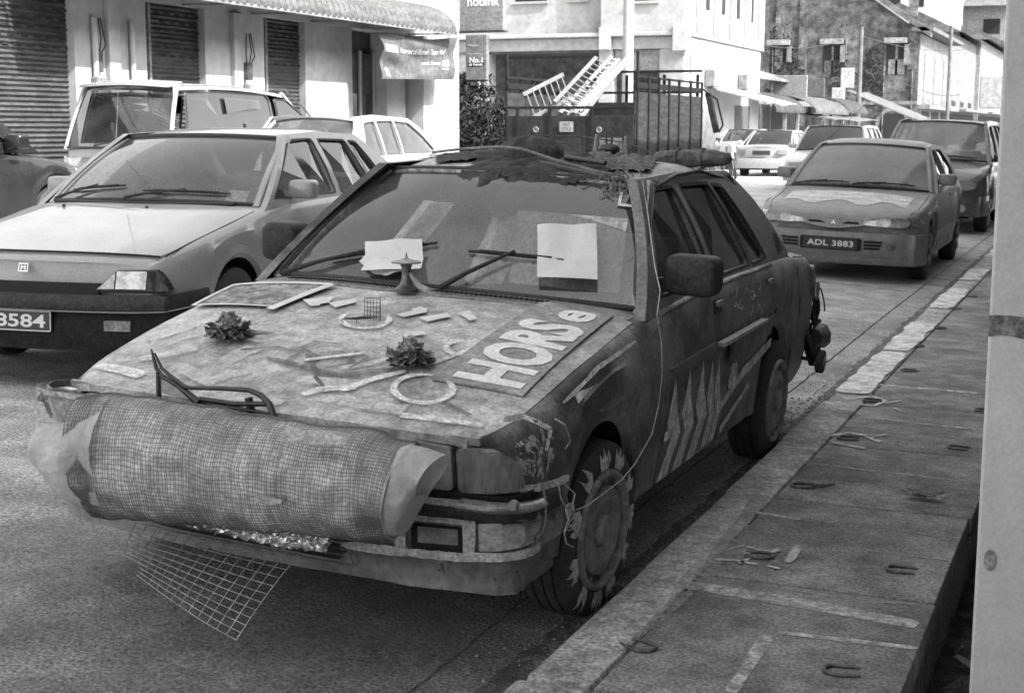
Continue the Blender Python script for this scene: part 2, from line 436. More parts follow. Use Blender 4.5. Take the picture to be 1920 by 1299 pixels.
# shade under and in front of the wreck, painted as a dark patch
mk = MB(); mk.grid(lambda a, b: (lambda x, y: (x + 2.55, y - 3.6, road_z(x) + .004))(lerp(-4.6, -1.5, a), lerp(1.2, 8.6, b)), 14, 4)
om = worn('oil_stain', .20, .14, 2.2, .5, .3, ss=85, micro=.6, rough=.92); ob_ = mk.build('painted_shade_patch', om); ob_.location = (-2.55, 3.6, 0); struct(ob_)
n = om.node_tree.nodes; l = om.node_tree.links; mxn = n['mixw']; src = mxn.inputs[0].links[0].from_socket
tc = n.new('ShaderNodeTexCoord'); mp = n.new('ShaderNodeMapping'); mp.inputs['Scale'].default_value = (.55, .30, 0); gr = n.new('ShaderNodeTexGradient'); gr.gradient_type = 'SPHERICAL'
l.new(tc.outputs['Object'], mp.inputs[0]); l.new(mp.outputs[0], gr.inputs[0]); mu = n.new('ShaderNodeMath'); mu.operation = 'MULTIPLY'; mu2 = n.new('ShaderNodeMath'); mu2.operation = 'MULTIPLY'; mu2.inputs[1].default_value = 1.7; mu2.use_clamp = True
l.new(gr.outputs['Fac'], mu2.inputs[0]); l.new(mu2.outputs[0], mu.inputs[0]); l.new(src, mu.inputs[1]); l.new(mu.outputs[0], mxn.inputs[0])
# grit and leaf litter in the gutter
mk = MB(); rs = random.Random(9)
for i in range(900):
    y = rs.choice([rs.uniform(2.2, 8), rs.uniform(6.8, 8.5)]); x = -1.43 - abs(rs.gauss(0, .12)); s = rs.uniform(.003, .011)
    zz = road_z(x) + .002; a = rs.uniform(0, 6)
    c, q = math.cos(a) * s, math.sin(a) * s
    mk.add([(x - c, y - q, zz), (x + q * .6, y - c * .6, zz + s * .3), (x + c, y + q, zz + s * .2), (x - q * .6, y + c * .6, zz + s * .5), (x, y, zz + s)], [(0, 1, 4), (1, 2, 4), (2, 3, 4), (3, 0, 4)])
tag(mk.build('gutter_litter', mat('litter', .25, .05, 60, .9)), 'fine grit and leaf litter lying in the gutter beside the kerb', 'litter', kind='stuff')
# ================================================================== cars
M_rub = mat('rubber', .022, .04, 20, .75)
M_trim = mat('black_trim', .024, .04, 12, .6, spec=.25)
M_gap = mat('shut_line', .008, None, rough=.9)
M_chrome = mat('chrome', .55, None, rough=.18, metal=1)
M_alloy = mat('alloy', .38, .25, 12, .4, metal=.6)
M_lens = mat('lamp_glass', .35, .22, 30, .12, spec=.8, coat=1)
M_lensd = mat('lamp_dark', .09, .16, 14, .15, spec=.8, coat=1)
M_int = mat('interior_cloth', .10, .06, 8, .9)
M_dash = mat('dashboard', .07, .05, 6, .7)
M_plate = mat('plate_black', .02, None, rough=.4)
M_pw = mat('plate_white', .55, None, rough=.5)
M_under = mat('underbody', .015, None, rough=1)
def fur(x, w): return (abs(x) / w)
class Car:
    """y runs from the end near the camera (0) to the far end, x positive towards the right pavement"""
    def __init__(s, root, **k): s.root = root; s.__dict__.update(k)
    # ---- section of the lower body
    def side_pts(s, y, arch=True):
        hw = sinterp(s.hw, y); zs = sinterp(s.sh, y); zb = interp(s.bot, y)
        if arch:
            for yc in s.wheels:
                d = abs(y - yc)
                if d <= s.ar + 1e-6: zb = max(zb, s.wz + math.sqrt(max(0, s.ar ** 2 - d * d)))
        H = zs - zb; b = getattr(s, 'bulge', .02); lip = .0
        k = min(1, H / .45)
        if arch:
            for yc in s.wheels:
                d = math.hypot(y - yc, zb - s.wz)
                if abs(y - yc) <= s.ar + .05 and s.flare: lip = s.flare
        return [(hw - .05 * k + lip * .8, zb), (hw - .018 * k + lip, zb + .025), (hw - .008 + lip * .7, zb + .06 + .1 * H), (hw + b * .4 + lip * .1, zb + .38 * H), (hw + b * .6, zb + .58 * H),
                (hw + b * .25, zb + .75 * H), (hw - .012, zs - .055), (hw - .03, zs - .018), (hw - .058, zs)]
    def side_x(s, y, z):
        P = s.side_pts(y, False)
        if z <= P[0][1]: return P[0][0]
        for (x0, z0), (x1, z1) in zip(P, P[1:]):
            if z <= z1: return lerp(x0, x1, (z - z0) / (z1 - z0))
        return P[-1][0]
    def top_z(s, x, y):
        hw = sinterp(s.hw, y) - .058; zs = sinterp(s.sh, y); zt = sinterp(s.top, y)
        t = min(1, abs(x) / hw)
        return zt + (zs - zt) * (t ** getattr(s, 'tp', 2.6))
    def sweep(s, x, y):
        """plan view curve of the nose and tail"""
        hw = s.hw[len(s.hw) // 2][1]; L = s.L; q = (abs(x) / hw) ** 2.4
        f = max(0, 1 - y / .9) ** 1.5; r = max(0, 1 - (L - y) / .9) ** 1.5
        return y + s.sw0 * q * f - s.sw1 * q * r
    def nosey(s, z):
        """front face leans: y as a function of z"""
        return interp(s.nose, z) if s.nose else 0
    def fm_side(s, sg=1): return lambda u, v, d: (sg * (s.side_x(u, v) + d), s.sweep(s.side_x(u, v), u), v)
    def fm_front(s, x, z, d): return (x, s.sweep(x, 0) + s.nosey(z) - d, z)
    def fm_rear(s, x, z, d): return (x, s.sweep(x, s.L) - (interp(s.tail, z) if s.tail else 0) + d, z)
    def fm_top(s, x, y, d): return (x, s.sweep(x, y), s.top_z(x, y) + d)
    def shell(s, m, open_=True):
        Y = set(round(i * s.L / 90, 4) for i in range(91)) | {.015, .04, .07, round(s.L - .02, 4), round(s.L - .05, 4)}
        for yc in s.wheels:
            Y -= {y for y in Y if abs(y - yc) < s.ar + .03}
            Y |= {round(yc + s.ar * math.cos(PI * k / 18), 4) for k in range(19)} | {round(yc - s.ar - .004, 4), round(yc + s.ar + .004, 4)}
        Y = sorted(Y); NT = 8; mb = MB(); rows = []
        for y in Y:
            P = s.side_pts(y); hwt = P[-1][0]; row = [(x, z) for x, z in P]
            for k in range(1, NT + 1):
                x = hwt * (1 - k / NT); row.append((x, s.top_z(x, y)))
            full = row + [(-x, z) for x, z in reversed(row[:-1])]
            e = max(0, 1 - y / .06) ** 2 * .03; e2 = max(0, 1 - (s.L - y) / .06) ** 2 * .03   # soften the end edges
            out = []
            for x, z in full:
                zz = z - (e + e2) * (1 if z > .5 * P[-1][1] else -1) * .6; xx = x * (1 - (e + e2) * .6)
                lean = s.nosey(z) * max(0, 1 - y / .35) - (interp(s.tail, z) if s.tail else 0) * max(0, 1 - (s.L - y) / .35)
                out.append((xx, s.sweep(x, y) + lean, zz))
            rows.append(out)
        n = len(rows[0]); V = [p for r in rows for p in r]; Fc = []
        for j in range(len(rows) - 1):
            ym = (Y[j] + Y[j + 1]) / 2
            for i in range(n - 1):
                xm = (rows[j][i][0] + rows[j][i + 1][0]) / 2; top_ = 8 <= i < n - 9
                if top_ and open_:
                    if s.cab0(xm) + .05 < ym < s.cab1(xm) - .05: continue
                a = j * n + i; Fc.append((a, a + 1, a + n + 1, a + n))
        Fc.append(tuple(range(n))); o = (len(rows) - 1) * n; Fc.append(tuple(o + i for i in range(n - 1, -1, -1)))
        mb.add(V, Fc)
        ob = mb.build('body', m, s.root, smooth=38); return ob
    def cab0(s, x): return s.ws0 + s.wsk * (x / s.wb) ** 2
    def cab1(s, x): return s.rw1 - s.rwk * (x / s.rb) ** 2
    def underbody(s):
        mb = MB(); w_ = s.hw[len(s.hw) // 2][1]
        mb.box(-w_ + .23, w_ - .23, .12, s.L - .12, interp(s.bot, 1.5) - .03, interp(s.bot, 1.5) + .28)
        y0, y1 = s.wheels; zb = interp(s.bot, 1.5)
        mb.box(-w_ + .04, w_ - .04, y0 + s.ar + .02, y1 - s.ar - .02, zb + .02, zb + .1)
        for sg in (-1, 1):                                           # wheel housings
            for yc in s.wheels:
                mb.M = None
                P = [(w_ - .03, s.ar + .015), (w_ - .25, s.ar + .015), (w_ - .26, .02)]
                c = (0, yc, s.wz)
                mb.lathe([(sg * h, r) for h, r in P], 'x', 20, c, 0, PI)
        mb.build('underbody', M_under, s.root, normals=False)
    def wheel(s, yc, sg, style='plain', mt=None, steer=0., parts=True, flames=False):
        """tyre with rounded shoulders and tread grooves > rim or hubcap"""
        r, w_ = s.tr, s.tw; xo = s.tx
        M_ = Matrix.Translation((sg * (xo - w_ / 2), yc, s.wz - .0)) @ Matrix.Rotation(steer, 4, 'Z')
        P = [(-.5, .62), (-.5, .80), (-.47, .93), (-.40, .985), (-.24, 1.), (-.235, .975), (-.2, .975), (-.195, 1.), (-.02, 1.), (-.015, .975), (.015, .975), (.02, 1.), (.195, 1.), (.2, .975), (.235, .975), (.24, 1.), (.40, .985), (.47, .93), (.5, .80), (.49, .70), (.46, .66)]
        t = MB(); t.M = M_; t.lathe([(sg * a * w_, b * r) for a, b in P], 'x', 44)
        to = t.build('wheel' if not parts else 'tyre', M_rub, s.root, smooth=35)
        if parts:
            to.name = 'wheel'
        rm = MB(); rm.M = M_; f = sg * w_
        if style == 'cap':      # full-size dished hub cap
            rm.lathe([(f * .47, r * .69), (f * .56, r * .675), (f * .58, r * .64), (f * .50, r * .60), (f * .36, r * .57), (f * .37, r * .54), (f * .50, r * .50), (f * .55, r * .36), (f * .50, r * .33), (f * .46, r * .20), (f * .60, r * .17), (f * .62, r * .04), (f * .62, 0)], 'x', 48)
            for k in range(12):
                a = 2 * PI * k / 12; d = Vector((0, math.cos(a), math.sin(a))); rm.bar(Vector((f * .42, 0, 0)) + d * r * .545, Vector((f * .42, 0, 0)) + d * r * .60, .02, .03, up=(1, 0, 0))
        elif style == 'dish':
            rm.lathe([(f * .47, r * .67), (f * .49, r * .65), (f * .40, r * .60), (f * .30, r * .5), (f * .33, r * .28), (f * .42, r * .2), (f * .42, 0)], 'x', 36)
        else:
            rm.lathe([(f * .47, r * .67), (f * .50, r * .65), (f * .42, r * .6), (f * .36, r * .2), (f * .42, r * .17), (f * .42, 0)], 'x', 32)
            for k in range(7):
                a = 2 * PI * k / 7; d = Vector((0, math.cos(a), math.sin(a))); p = Vector((f * .40, 0, 0))
                rm.bar(p + d * r * .15 + Vector((f * .03, 0, 0)), p + d * r * .62 + Vector((f * .06, 0, 0)), .055, .05, up=(1, 0, 0))
        ro = rm.build('hubcap' if style != 'alloy' else 'rim', mt or M_alloy, to, smooth=40)
        return to, ro, M_
    # ---- greenhouse
    def gx(s, y, z):
        """x of the side glass surface"""
        t = (z - s.zb_) / (s.zr_ - s.zb_)
        wb_ = sinterp(s.hw, y) - .05
        wr = interp(s.rw_, y) if isinstance(s.rw_, list) else s.rw_
        t = max(-.1, min(1.15, t))
        return lerp(wb_, wr, t) + .03 * (1 - (2 * t - 1) ** 2) * .6
    def fm_gh(s, sg=1): return lambda u, v, d: (sg * (s.gx(u, v) + d), u, v)
    def ws_pt(s, u, v, d=0.):
        """windshield surface, u -1..1, v 0 bottom..1 top"""
        b = Vector((u * s.wb, s.cab0(u * s.wb), s.wz0 - s.wsd * u * u)); t = Vector((u * s.wt, s.rf0 + s.rfk * u * u, s.rz0 - s.rcz * u * u))
        p = b.lerp(t, v); nrm = Vector((0, -(t.z - b.z), (t.y - b.y))).normalized()
        return p + nrm * (.03 * (1 - (2 * v - 1) ** 2) + d)
    def rw_pt(s, u, v, d=0.):
        b = Vector((u * s.rb, s.cab1(u * s.rb), s.rwz - s.wsd * u * u)); t = Vector((u * s.rt, s.rr1 - s.rrk * u * u, s.rz1 - s.rcz * u * u))
        p = b.lerp(t, v); nrm = Vector((0, (t.z - b.z), -(t.y - b.y))).normalized()
        return p + nrm * (.02 * (1 - (2 * v - 1) ** 2) + d)
    def roof_pt(s, u, v, d=0.):
        y0 = s.rf0 + s.rfk * u * u; y1 = s.rr1 - s.rrk * u * u; y = lerp(y0, y1, v)
        wr = lerp(s.wt, s.rt, v) + s.rov
        z = lerp(s.rz0, s.rz1, v) + s.crown * (1 - (2 * v - 1) ** 2) * .9 - s.rcz * u * u - .02 * max(0, abs(u) - .85) / .15
        return Vector((u * wr, y, z + d))
    def roof(s, m):
        mb = MB().sheet(lambda a, b: s.roof_pt(2 * a - 1, b), 20, 14, .035); return mb.build('roof', m, s.root, smooth=40)
    def windscreen(s, m, frame=M_rub, name='windscreen', rear=False, fw=.022):
        f = s.rw_pt if rear else s.ws_pt
        g = MB().grid(lambda a, b: f((2 * a - 1) * .985, .01 + b * .98, -.004), 24, 12).build(name, m, s.root, smooth=60)
        fr = MB()
        loop = [f(-1 + 2 * i / 20, 0, .002) for i in range(21)] + [f(1, j / 8, .002) for j in range(1, 9)] + [f(1 - 2 * i / 20, 1, .002) for i in range(1, 21)] + [f(-1, 1 - j / 8, .002) for j in range(1, 8)]
        loop.append(loop[0]); fr.tube(loop, fw / 2 + .002, 6, caps=False)
        fr.build('seal', frame, g, smooth=60); return g
    def sideframe(s, outer, holes, m, sg, thick=.035, name='window_frame', r=.03):
        mb = MB().slab(outer, s.fm_gh(sg), thick, [rnd_poly(h, r) for h in holes], sub=.1)
        return mb.build(name, m, s.root, smooth=40)
    def sideglass(s, h, m, sg, d=-.018, name='side_window'):
        return MB().slab(h, s.fm_gh(sg), 0, sub=.3, d0=d).build(name, m, s.root)
    def seal(s, h, sg, m=M_rub, w=.018, d=.001):
        h2 = rnd_poly(h, .03); cx = sum(p[0] for p in h) / len(h); cy = sum(p[1] for p in h) / len(h)
        def off(p, k):
            v = Vector((p[0] - cx, p[1] - cy)); return (p[0] + v.x / v.length * k, p[1] + v.y / v.length * k)
        return MB().slab([off(p, w) for p in h2], s.fm_gh(sg), .01, [h2], sub=.1, d0=d)
    def side_line(s, pts, sg, m=None, w=.007, d=.0015, name='shut_line', parent=None):
        P = [s.fm_side(sg)(a, b, d - w * .35) for a, b in pts]
        return MB().tube(P, w / 2, 5).build(name, m or M_gap, parent or s.root)
    def pillar(s, m, u, f, r=.035, v0=-.02, v1=1.02, name='pillar', flat=1., dx=0., dd=0.):
        sg = 1 if u > 0 else -1
        P = [f(u, v0 + (v1 - v0) * i / 8, dd) + Vector((sg * dx, 0, 0)) for i in range(9)]
        return MB().tube(P, r, 10, flat=flat).build(name, m, s.root, smooth=60)
    def interior(s, ms=None, yseat=None, wheelx=None, dash=True):
        ms = ms or M_int; y0 = yseat or (s.ws0 + .95); zf = s.zb_ - .45; w_ = s.wb
        if dash:
            MB().sheet(lambda a, b: (lerp(-w_ + .04, w_ - .04, a), s.cab0(lerp(-w_, w_, a) * .9) + .03 + .36 * b, s.wz0 - .035 - .05 * b - .04 * abs(2 * a - 1) ** 3), 14, 4, .25).build('dashboard', M_dash, s.root, smooth=50)
        for x in (-.36, .36):
            sb = MB(); sb.M = Matrix.Translation((x, y0, zf + .08)) @ Matrix.Rotation(math.radians(-16), 4, 'X')
            sb.bbox(-.23, .23, -.05, .10, 0, .55, .05); sb.bbox(-.13, .13, -.03, .08, .58, .74, .035)
            sb.M = Matrix.Translation((x, y0 - .45, zf)); sb.bbox(-.24, .24, 0, .5, -.05, .12, .05)
            sb.build('seat', ms, s.root, smooth=60)
        sb = MB(); sb.M = Matrix.Translation((0, y0 + .85, zf + .05)) @ Matrix.Rotation(math.radians(-18), 4, 'X')
        sb.bbox(-.62, .62, -.05, .1, 0, .52, .05); sb.build('rear_seat', ms, s.root, smooth=60)
        MB().box(-w_ + .02, w_ - .02, s.ws0 + .1, s.rw1 - .1, zf - .2, zf - .17).build('cabin_floor', M_under, s.root)
        if wheelx is not None:
            c = Vector((wheelx, s.ws0 + .48, s.zb_ - .02)); R3 = Matrix.Rotation(math.radians(-25 + 90), 4, 'X')
            P = [c + R3 @ Vector((.18 * math.cos(a), .18 * math.sin(a), 0)) for a in [2 * PI * k / 24 for k in range(25)]]
            sw = MB().tube(P, .013, 8, caps=False); sw.bar(P[0], P[12], .04, .02); sw.bar(c, P[18], .03, .02); sw.build('steering_wheel', M_trim, s.root, smooth=60)
    def mirror(s, m, sg, y, z, w_=.2, h=.12, dpt=.1, x0=None, arm=.05, name='door_mirror', back=None, tilt=0.):
        x0 = x0 if x0 is not None else s.gx(y, z) - .01
        mb = MB(); cx = sg * (x0 + arm + w_ / 2); mb.M = Matrix.Translation((cx, y, z)) @ Matrix.Rotation(sg * tilt, 4, 'Z')
        P = rnd_poly([(-w_ / 2, -h / 2), (w_ / 2, -h / 2), (w_ / 2, h / 2), (-w_ / 2, h / 2)], h * .3, 4)
        n = len(P); rings = [(-.5, .78), (-.42, .93), (-.25, .99), (.5, 1.)]
        V = [(p[0] * k, dpt * q, p[1] * k) for q, k in rings for p in P]
        Fs = [(j * n + i, j * n + (i + 1) % n, (j + 1) * n + (i + 1) % n, (j + 1) * n + i) for j in range(3) for i in range(n)] + [tuple(range(n)), tuple(3 * n + i for i in range(n - 1, -1, -1))]
        mb.add(V, Fs); mb.M = None
        mb.bar((sg * (x0 - .01), y, z - h * .28), (cx - sg * w_ * .3, y, z - h * .25), .05, .045)
        return mb.build(name, m, s.root, smooth=45)
    def plate(s, txt, fmap, x0, x1, z0, z1, name='number_plate', border=True, d=.012, sp=1.0, lo=.2):
        p = MB().slab(rnd_poly([(x0, z0), (x1, z0), (x1, z1), (x0, z1)], .01), fmap, .012, d0=d, sub=.1).build(name, M_plate, s.root)
        mb = MB(); w_, h = x1 - x0, z1 - z0
        text_on(txt, fmap, x0 + w_ * .07, x1 - w_ * .07, z0 + h * lo, z1 - h * lo, mb, d + .002, bold=.02, spacing=sp)
        if border:
            o = rnd_poly([(x0 + .004, z0 + .004), (x1 - .004, z0 + .004), (x1 - .004, z1 - .004), (x0 + .004, z1 - .004)], .01)
            i_ = rnd_poly([(x0 + .009, z0 + .009), (x1 - .009, z0 + .009), (x1 - .009, z1 - .009), (x0 + .009, z1 - .009)], .008)
            mb.slab(o, fmap, 0, [i_], d0=d + .002)
        mb.build('lettering', M_pw, p); return p
    def wiper(s, u0, v0, u1, v1, u2, v2, m=None, f=None, d=.018):
        """arm from pivot (u0,v0) to joint, blade from (u1,v1) to (u2,v2)"""
        f = f or s.ws_pt; m = m or M_trim
        a = f(u0, v0, d); b = f(u1, v1, d); c = f(u2, v2, d); mid = b.lerp(c, .5) + (f(0, .5, 1) - f(0, .5, 0)) * .012
        mb = MB().tube([a, a.lerp(mid, .35) + Vector((0, -.008, .006)), mid], [.012, .009, .006], 6)
        P = [f(lerp(u1, u2, t), lerp(v1, v2, t), d - .01) for t in [k / 8 for k in range(9)]]
        mb.tube(P, .006, 5); P2 = [f(lerp(u1, u2, t), lerp(v1, v2, t), d - .003) for t in (.12, .3, .5, .7, .88)]
        mb.tube(P2, .005, 5)
        return mb.build('wiper', m, s.root, smooth=60)
# ================================================================== the decorated wreck of a saloon
root = empty('decorated_car', (-2.3033, 3.4411, .034), (0, .0439, -.007), 'battered saloon covered in paint, tape and junk, parked at the kerb', 'car')
HM = Matrix.LocRotScale(root.location, root.rotation_euler.to_quaternion(), Vector((1, 1, 1))); HI = HM.inverted()
def hray(u, v): return HI @ Vector((0, 0, CAM_H)), (HI.to_3x3() @ pray(u, v))
def hpl(axis, u, v, val):
    o, d = hray(u, v); return o + d * ((val - o[axis]) / d[axis])
M_hood = mat('chalky_grey_paint', .25, .44, 3.2, .5, bump=.2, bscale=30, speck=.2, speckv=.12, detail=12, ss=90, spec=.3, meso=.3, micro=.3)
M_side = mat('grimy_grey_paint', .055, .19, 2.4, .5, spec=.3, lo=.43, hi=.57, bump=.15, bscale=25, speck=.3, speckv=.04, detail=12, ss=70, meso=.25, micro=.25)
M_pill = mat('faded_pillar_paint', .26, .42, 6, .5, speck=.2, speckv=.07)
M_roofh = mat('rusty_roof_paint', .20, .42, 5, .6, bump=.2, bscale=40, speck=.5, speckv=.06)
def mx2(P, sg): return [(sg * a, b) for a, b in P]
S = Car(root, L=4.25, hw=[(0, .73), (.06, .765), (.2, .80), (.6, .82), (2, .825), (3.4, .812), (4.0, .79), (4.25, .74)],
        sh=[(0, .68), (.1, .70), (.6, .80), (1.25, .893), (2, .93), (3, .93), (3.5, .92), (4.25, .86)],
        top=[(0, .69), (.1, .72), (.6, .835), (1.2, .925), (2, .94), (3.3, .95), (3.6, .95), (4.25, .90)],
        bot=[(0, .27), (.3, .25), (3.7, .25), (4.25, .32)], wheels=(.74, 3.13), ar=.345, wz=.275, flare=.008, bulge=.018,
        tr=.285, tw=.17, tx=.835, sw0=.075, sw1=.06, nose=[(.25, .06), (.45, .05), (.60, .02), (.70, -.005)], tail=[(.3, .05), (.6, .0), (.9, .03)],
        ws0=1.17, wsk=.11, wb=.725, wz0=.93, wsd=.02, wt=.548, rf0=1.75, rfk=.07, rz0=1.330, rcz=.022, crown=.062,
        rw1=3.50, rwk=.08, rb=.66, rwz=.95, rt=.54, rr1=3.02, rrk=.05, rz1=1.335, rov=.012, zb_=.92, zr_=1.32, rw_=.562, tp=3.4)
S.body = S.shell([M_side]); S.underbody()
def hp(u, v):
    o, d = hray(u, v); t0, t1 = (1.02 - o.z) / d.z, (.62 - o.z) / d.z
    f = lambda t: (lambda p: p.z - S.top_z(p.x, max(-.1, p.y)))(o + d * t)
    a = t0
    for k in range(1, 161):                                    # march to the first crossing, then bisect
        b = t0 + (t1 - t0) * k / 160
        if f(b) < 0: break
        a = b
    for _ in range(20):
        c = (a + b) / 2
        if f(c) > 0: a = c
        else: b = c
    p = o + d * a; return (p.x, p.y - (S.sweep(p.x, p.y) - p.y))
def hps(*L): return [hp(*q) for q in L]
# bonnet
def hood_edge(x): return -.012 + 0 * x
hd = MB()
hw_ = lambda y: sinterp(S.hw, y) - .062
hd.sheet(lambda a, b: (lambda y, t: S.fm_top(t * hw_(y), y, .010 + .004 * noise.noise(Vector((t * 2, y * 3, 1))) - .006 * max(0, abs(t) - .93) / .07))(lerp(-.012, S.ws0 - .13 + .09 * (2 * a - 1) ** 2, b), 2 * a - 1), 36, 30, .022)
HOOD = hd.build('bonnet', M_hood, root, smooth=50)
fm = lambda u, v, d: S.fm_top(u, v, d + .014)
# cowl panel under the windscreen with its louvres
MB().sheet(lambda a, b: (lambda x: (x, lerp(S.ws0 - .125 + .09 * (x / .72) ** 2, S.cab0(x) + .01, b), S.top_z(x, 1.15) + .004 + .006 * b))(lerp(-.74, .74, a)), 30, 3, .03).build('cowl', mat('cowl_paint', .24, .16, 7, .6, speck=.3, speckv=.06), root, smooth=40)
lv = MB()
for i in range(56):
    x = -.60 + i * .0185 + (.02 if i > 27 else 0)
    if -.02 < x < .03 or x > .50: continue
    y = S.ws0 - .085 + .09 * (x / .72) ** 2; z = S.top_z(x, 1.15) + .0135
    lv.bar((x, y - .018, z), (x + .012, y + .018, z + .001), .007, .004)
split_build(lv, 'louvre', M_gap, root)
# painted marks on the bonnet
M_tape = mat('white_tape', .62, .54, 20, .6, meso=.05, micro=.06)
M_wpaint = worn('brushed_white_paint', .78, .62, 18, .8, .25)
M_wthin = worn('rubbed_white_paint', .70, .55, 14, .45, .3)
M_blk = worn('dark_brushed_paint', .06, .10, 16, .62, .25)
def hstrip(mb, px, w, d=.004, taper=True, fmp=None, conv=None):
    P = [Vector(q) for q in (conv or hps)(*px)]; Q = []
    for a, b in zip(P, P[1:]):
        k = max(2, int((b - a).length / .012))
        for j in range(k): Q.append(a.lerp(b, j / k))
    Q.append(P[-1]); n = len(Q); A = []; B = []
    for i, p in enumerate(Q):
        t = (Q[min(i + 1, n - 1)] - Q[max(i - 1, 0)]).normalized(); nn = Vector((-t.y, t.x))
        e = (min(1, (i + 1) / (n * .12), (n - i) / (n * .12)) ** .5) if taper else 1
        ww = w / 2 * e * (1 + (.25 * noise.noise(Vector((p.x * 30, p.y * 30, w * 40))) if taper else 0))
        A.append((fmp or fm)(*(p + nn * ww), d)); B.append((fmp or fm)(*(p - nn * ww), d))
    mb.add(A + B, [(i, i + 1, n + i + 1, n + i) for i in range(n - 1)])
# HORSe board
c0, c1, c2, c3 = hps((835, 700), (1020, 578), (1150, 600), (930, 762))
bd = MB()
bv = [(.335, .17), (.335, .96), (.70, 1.06), (.70, .17)]
bx0, bx1 = .462, .690
by0, by1 = .335, 1.07
bd.slab([(bx0 - .045, by0 - .03), (bx0 - .025, by1 + .04), (bx1 + .01, by1 + .04), (bx1 + .015, by0 - .03)], fm, .005, d0=.005, sub=.05)
BRD = bd.build('painted_board', mat('board_grey', .2, .3, 5, .6, spec=.3), root)
lt = MB(); text_on('HORS', lambda u, v, d: fm(v, u, d), by0, lerp(by0, by1, .775), bx1 - .002, bx0 + .002, lt, .0075, bold=.045, extr=.0)
vs, fs, (a, b, c, e) = text_mesh('e', bold=.03)
lt.add([fm(lerp(bx1 - .025, bx0 + .08, (v.y - c) / (e - c)), lerp(lerp(by0, by1, .83), by1, (v.x - a) / (b - a)), .0075) for v in vs], fs)
split_build(lt, 'painted_letter', mat('letter_white', .74, .64, 18, .7, meso=.1, micro=.12), BRD)
# tape pieces
tp = MB()
for L in ([(567, 572), (625, 566), (618, 577), (586, 583)], [(616, 578), (666, 570), (668, 577), (628, 587)], [(570, 574), (588, 571), (600, 583), (582, 584)], [(742, 600), (800, 588), (800, 596), (757, 605)], [(785, 606), (838, 597), (846, 604), (800, 614)], [(858, 597), (880, 593), (895, 608), (880, 612)], [(770, 590), (790, 585), (800, 594), (780, 597)], [(765, 634), (790, 630), (800, 637), (775, 641)]):
    tp.slab(hps(*L), fm, 0, d0=.006, sub=.05)
split_build(tp, 'tape_mark', M_tape, root)
# poster taped to the far corner of the bonnet
po = MB(); po.slab(hps((365, 583), (440, 545), (620, 545), (520, 588)), fm, 0, d0=.008, sub=.04)
PO = po.build('poster', mat('weathered_poster', .33, .12, 14, .8, lo=.4, hi=.6), root)
po = MB()
for L, ww in (([(362, 584), (440, 545)], .02), ([(436, 546), (622, 545)], .03), ([(622, 545), (505, 592)], .035), ([(362, 584), (515, 587)], .012)): hstrip(po, L, ww, .0105, False)
po.build('poster_border', M_tape, PO)
# circles and strokes
st = MB()
def ring(cu, cv, ru, rv, w_, a0=0, a1=360, tilt=0):
    P = []
    for k in range(29):
        a = math.radians(a0 + (a1 - a0) * k / 28); P.append((cu + ru * math.cos(a), cv + rv * math.sin(a)))
    hstrip(st, P, w_, .0045)
ring(793, 738, 55, 26, .022, -35, 290)
ring(866, 662, 30, 13, .018, -60, 280)
ring(685, 608, 45, 17, .02, -20, 230)
hstrip(st, [(640, 742), (700, 720), (760, 705)], .03); hstrip(st, [(566, 750), (600, 740), (668, 736)], .035)
hstrip(st, [(800, 695), (840, 680), (905, 655)], .018)
hstrip(st, [(180, 690), (230, 700), (268, 712)], .05); hstrip(st, [(750, 786), (820, 793), (905, 803)], .028)
hstrip(st, [(570, 685), (610, 680), (680, 672)], .02)
split_build(st, 'brushed_mark', M_wpaint, root)
st = MB()
rh = random.Random(12)
for (u, v, du, dv, w_) in [(300, 640, 70, -22, .03), (260, 680, 110, -20, .05), (330, 690, 60, 35, .05), (420, 690, 60, -30, .07), (380, 730, 90, -25, .05), (420, 760, 110, 5, .035), (310, 655, 60, -18, .02), (640, 700, 120, -26, .03), (560, 720, 70, 4, .05), (520, 640, 40, 8, .03), (640, 760, 60, 8, .06), (700, 770, 60, 6, .06), (600, 735, 50, -8, .06), (430, 640, 60, 10, .02)]:
    hstrip(st, [(u, v), (u + du * .5, v + dv * .5 + rh.uniform(-5, 5)), (u + du, v + dv)], w_, .003)
split_build(st, 'rubbed_mark', M_wthin, root)
st = MB()
for L, w_ in (([(548, 668), (590, 650), (640, 655)], .012), ([(560, 700), (600, 680), (570, 664), (530, 690)], .014), ([(598, 672), (640, 668), (665, 690), (610, 700)], .012), ([(650, 690), (668, 668), (690, 680), (655, 700)], .012), ([(500, 680), (640, 715), (740, 700)], .03), ([(575, 672), (597, 715)], .02), ([(590, 715), (610, 740)], .014), ([(835, 700), (880, 720)], .02), ([(830, 760), (880, 785)], .018), ([(640, 620), (720, 628)], .01), ([(450, 665), (520, 660), (560, 670)], .012)):
    hstrip(st, L, w_, .0035)
split_build(st, 'dark_brush_mark', M_blk, root)
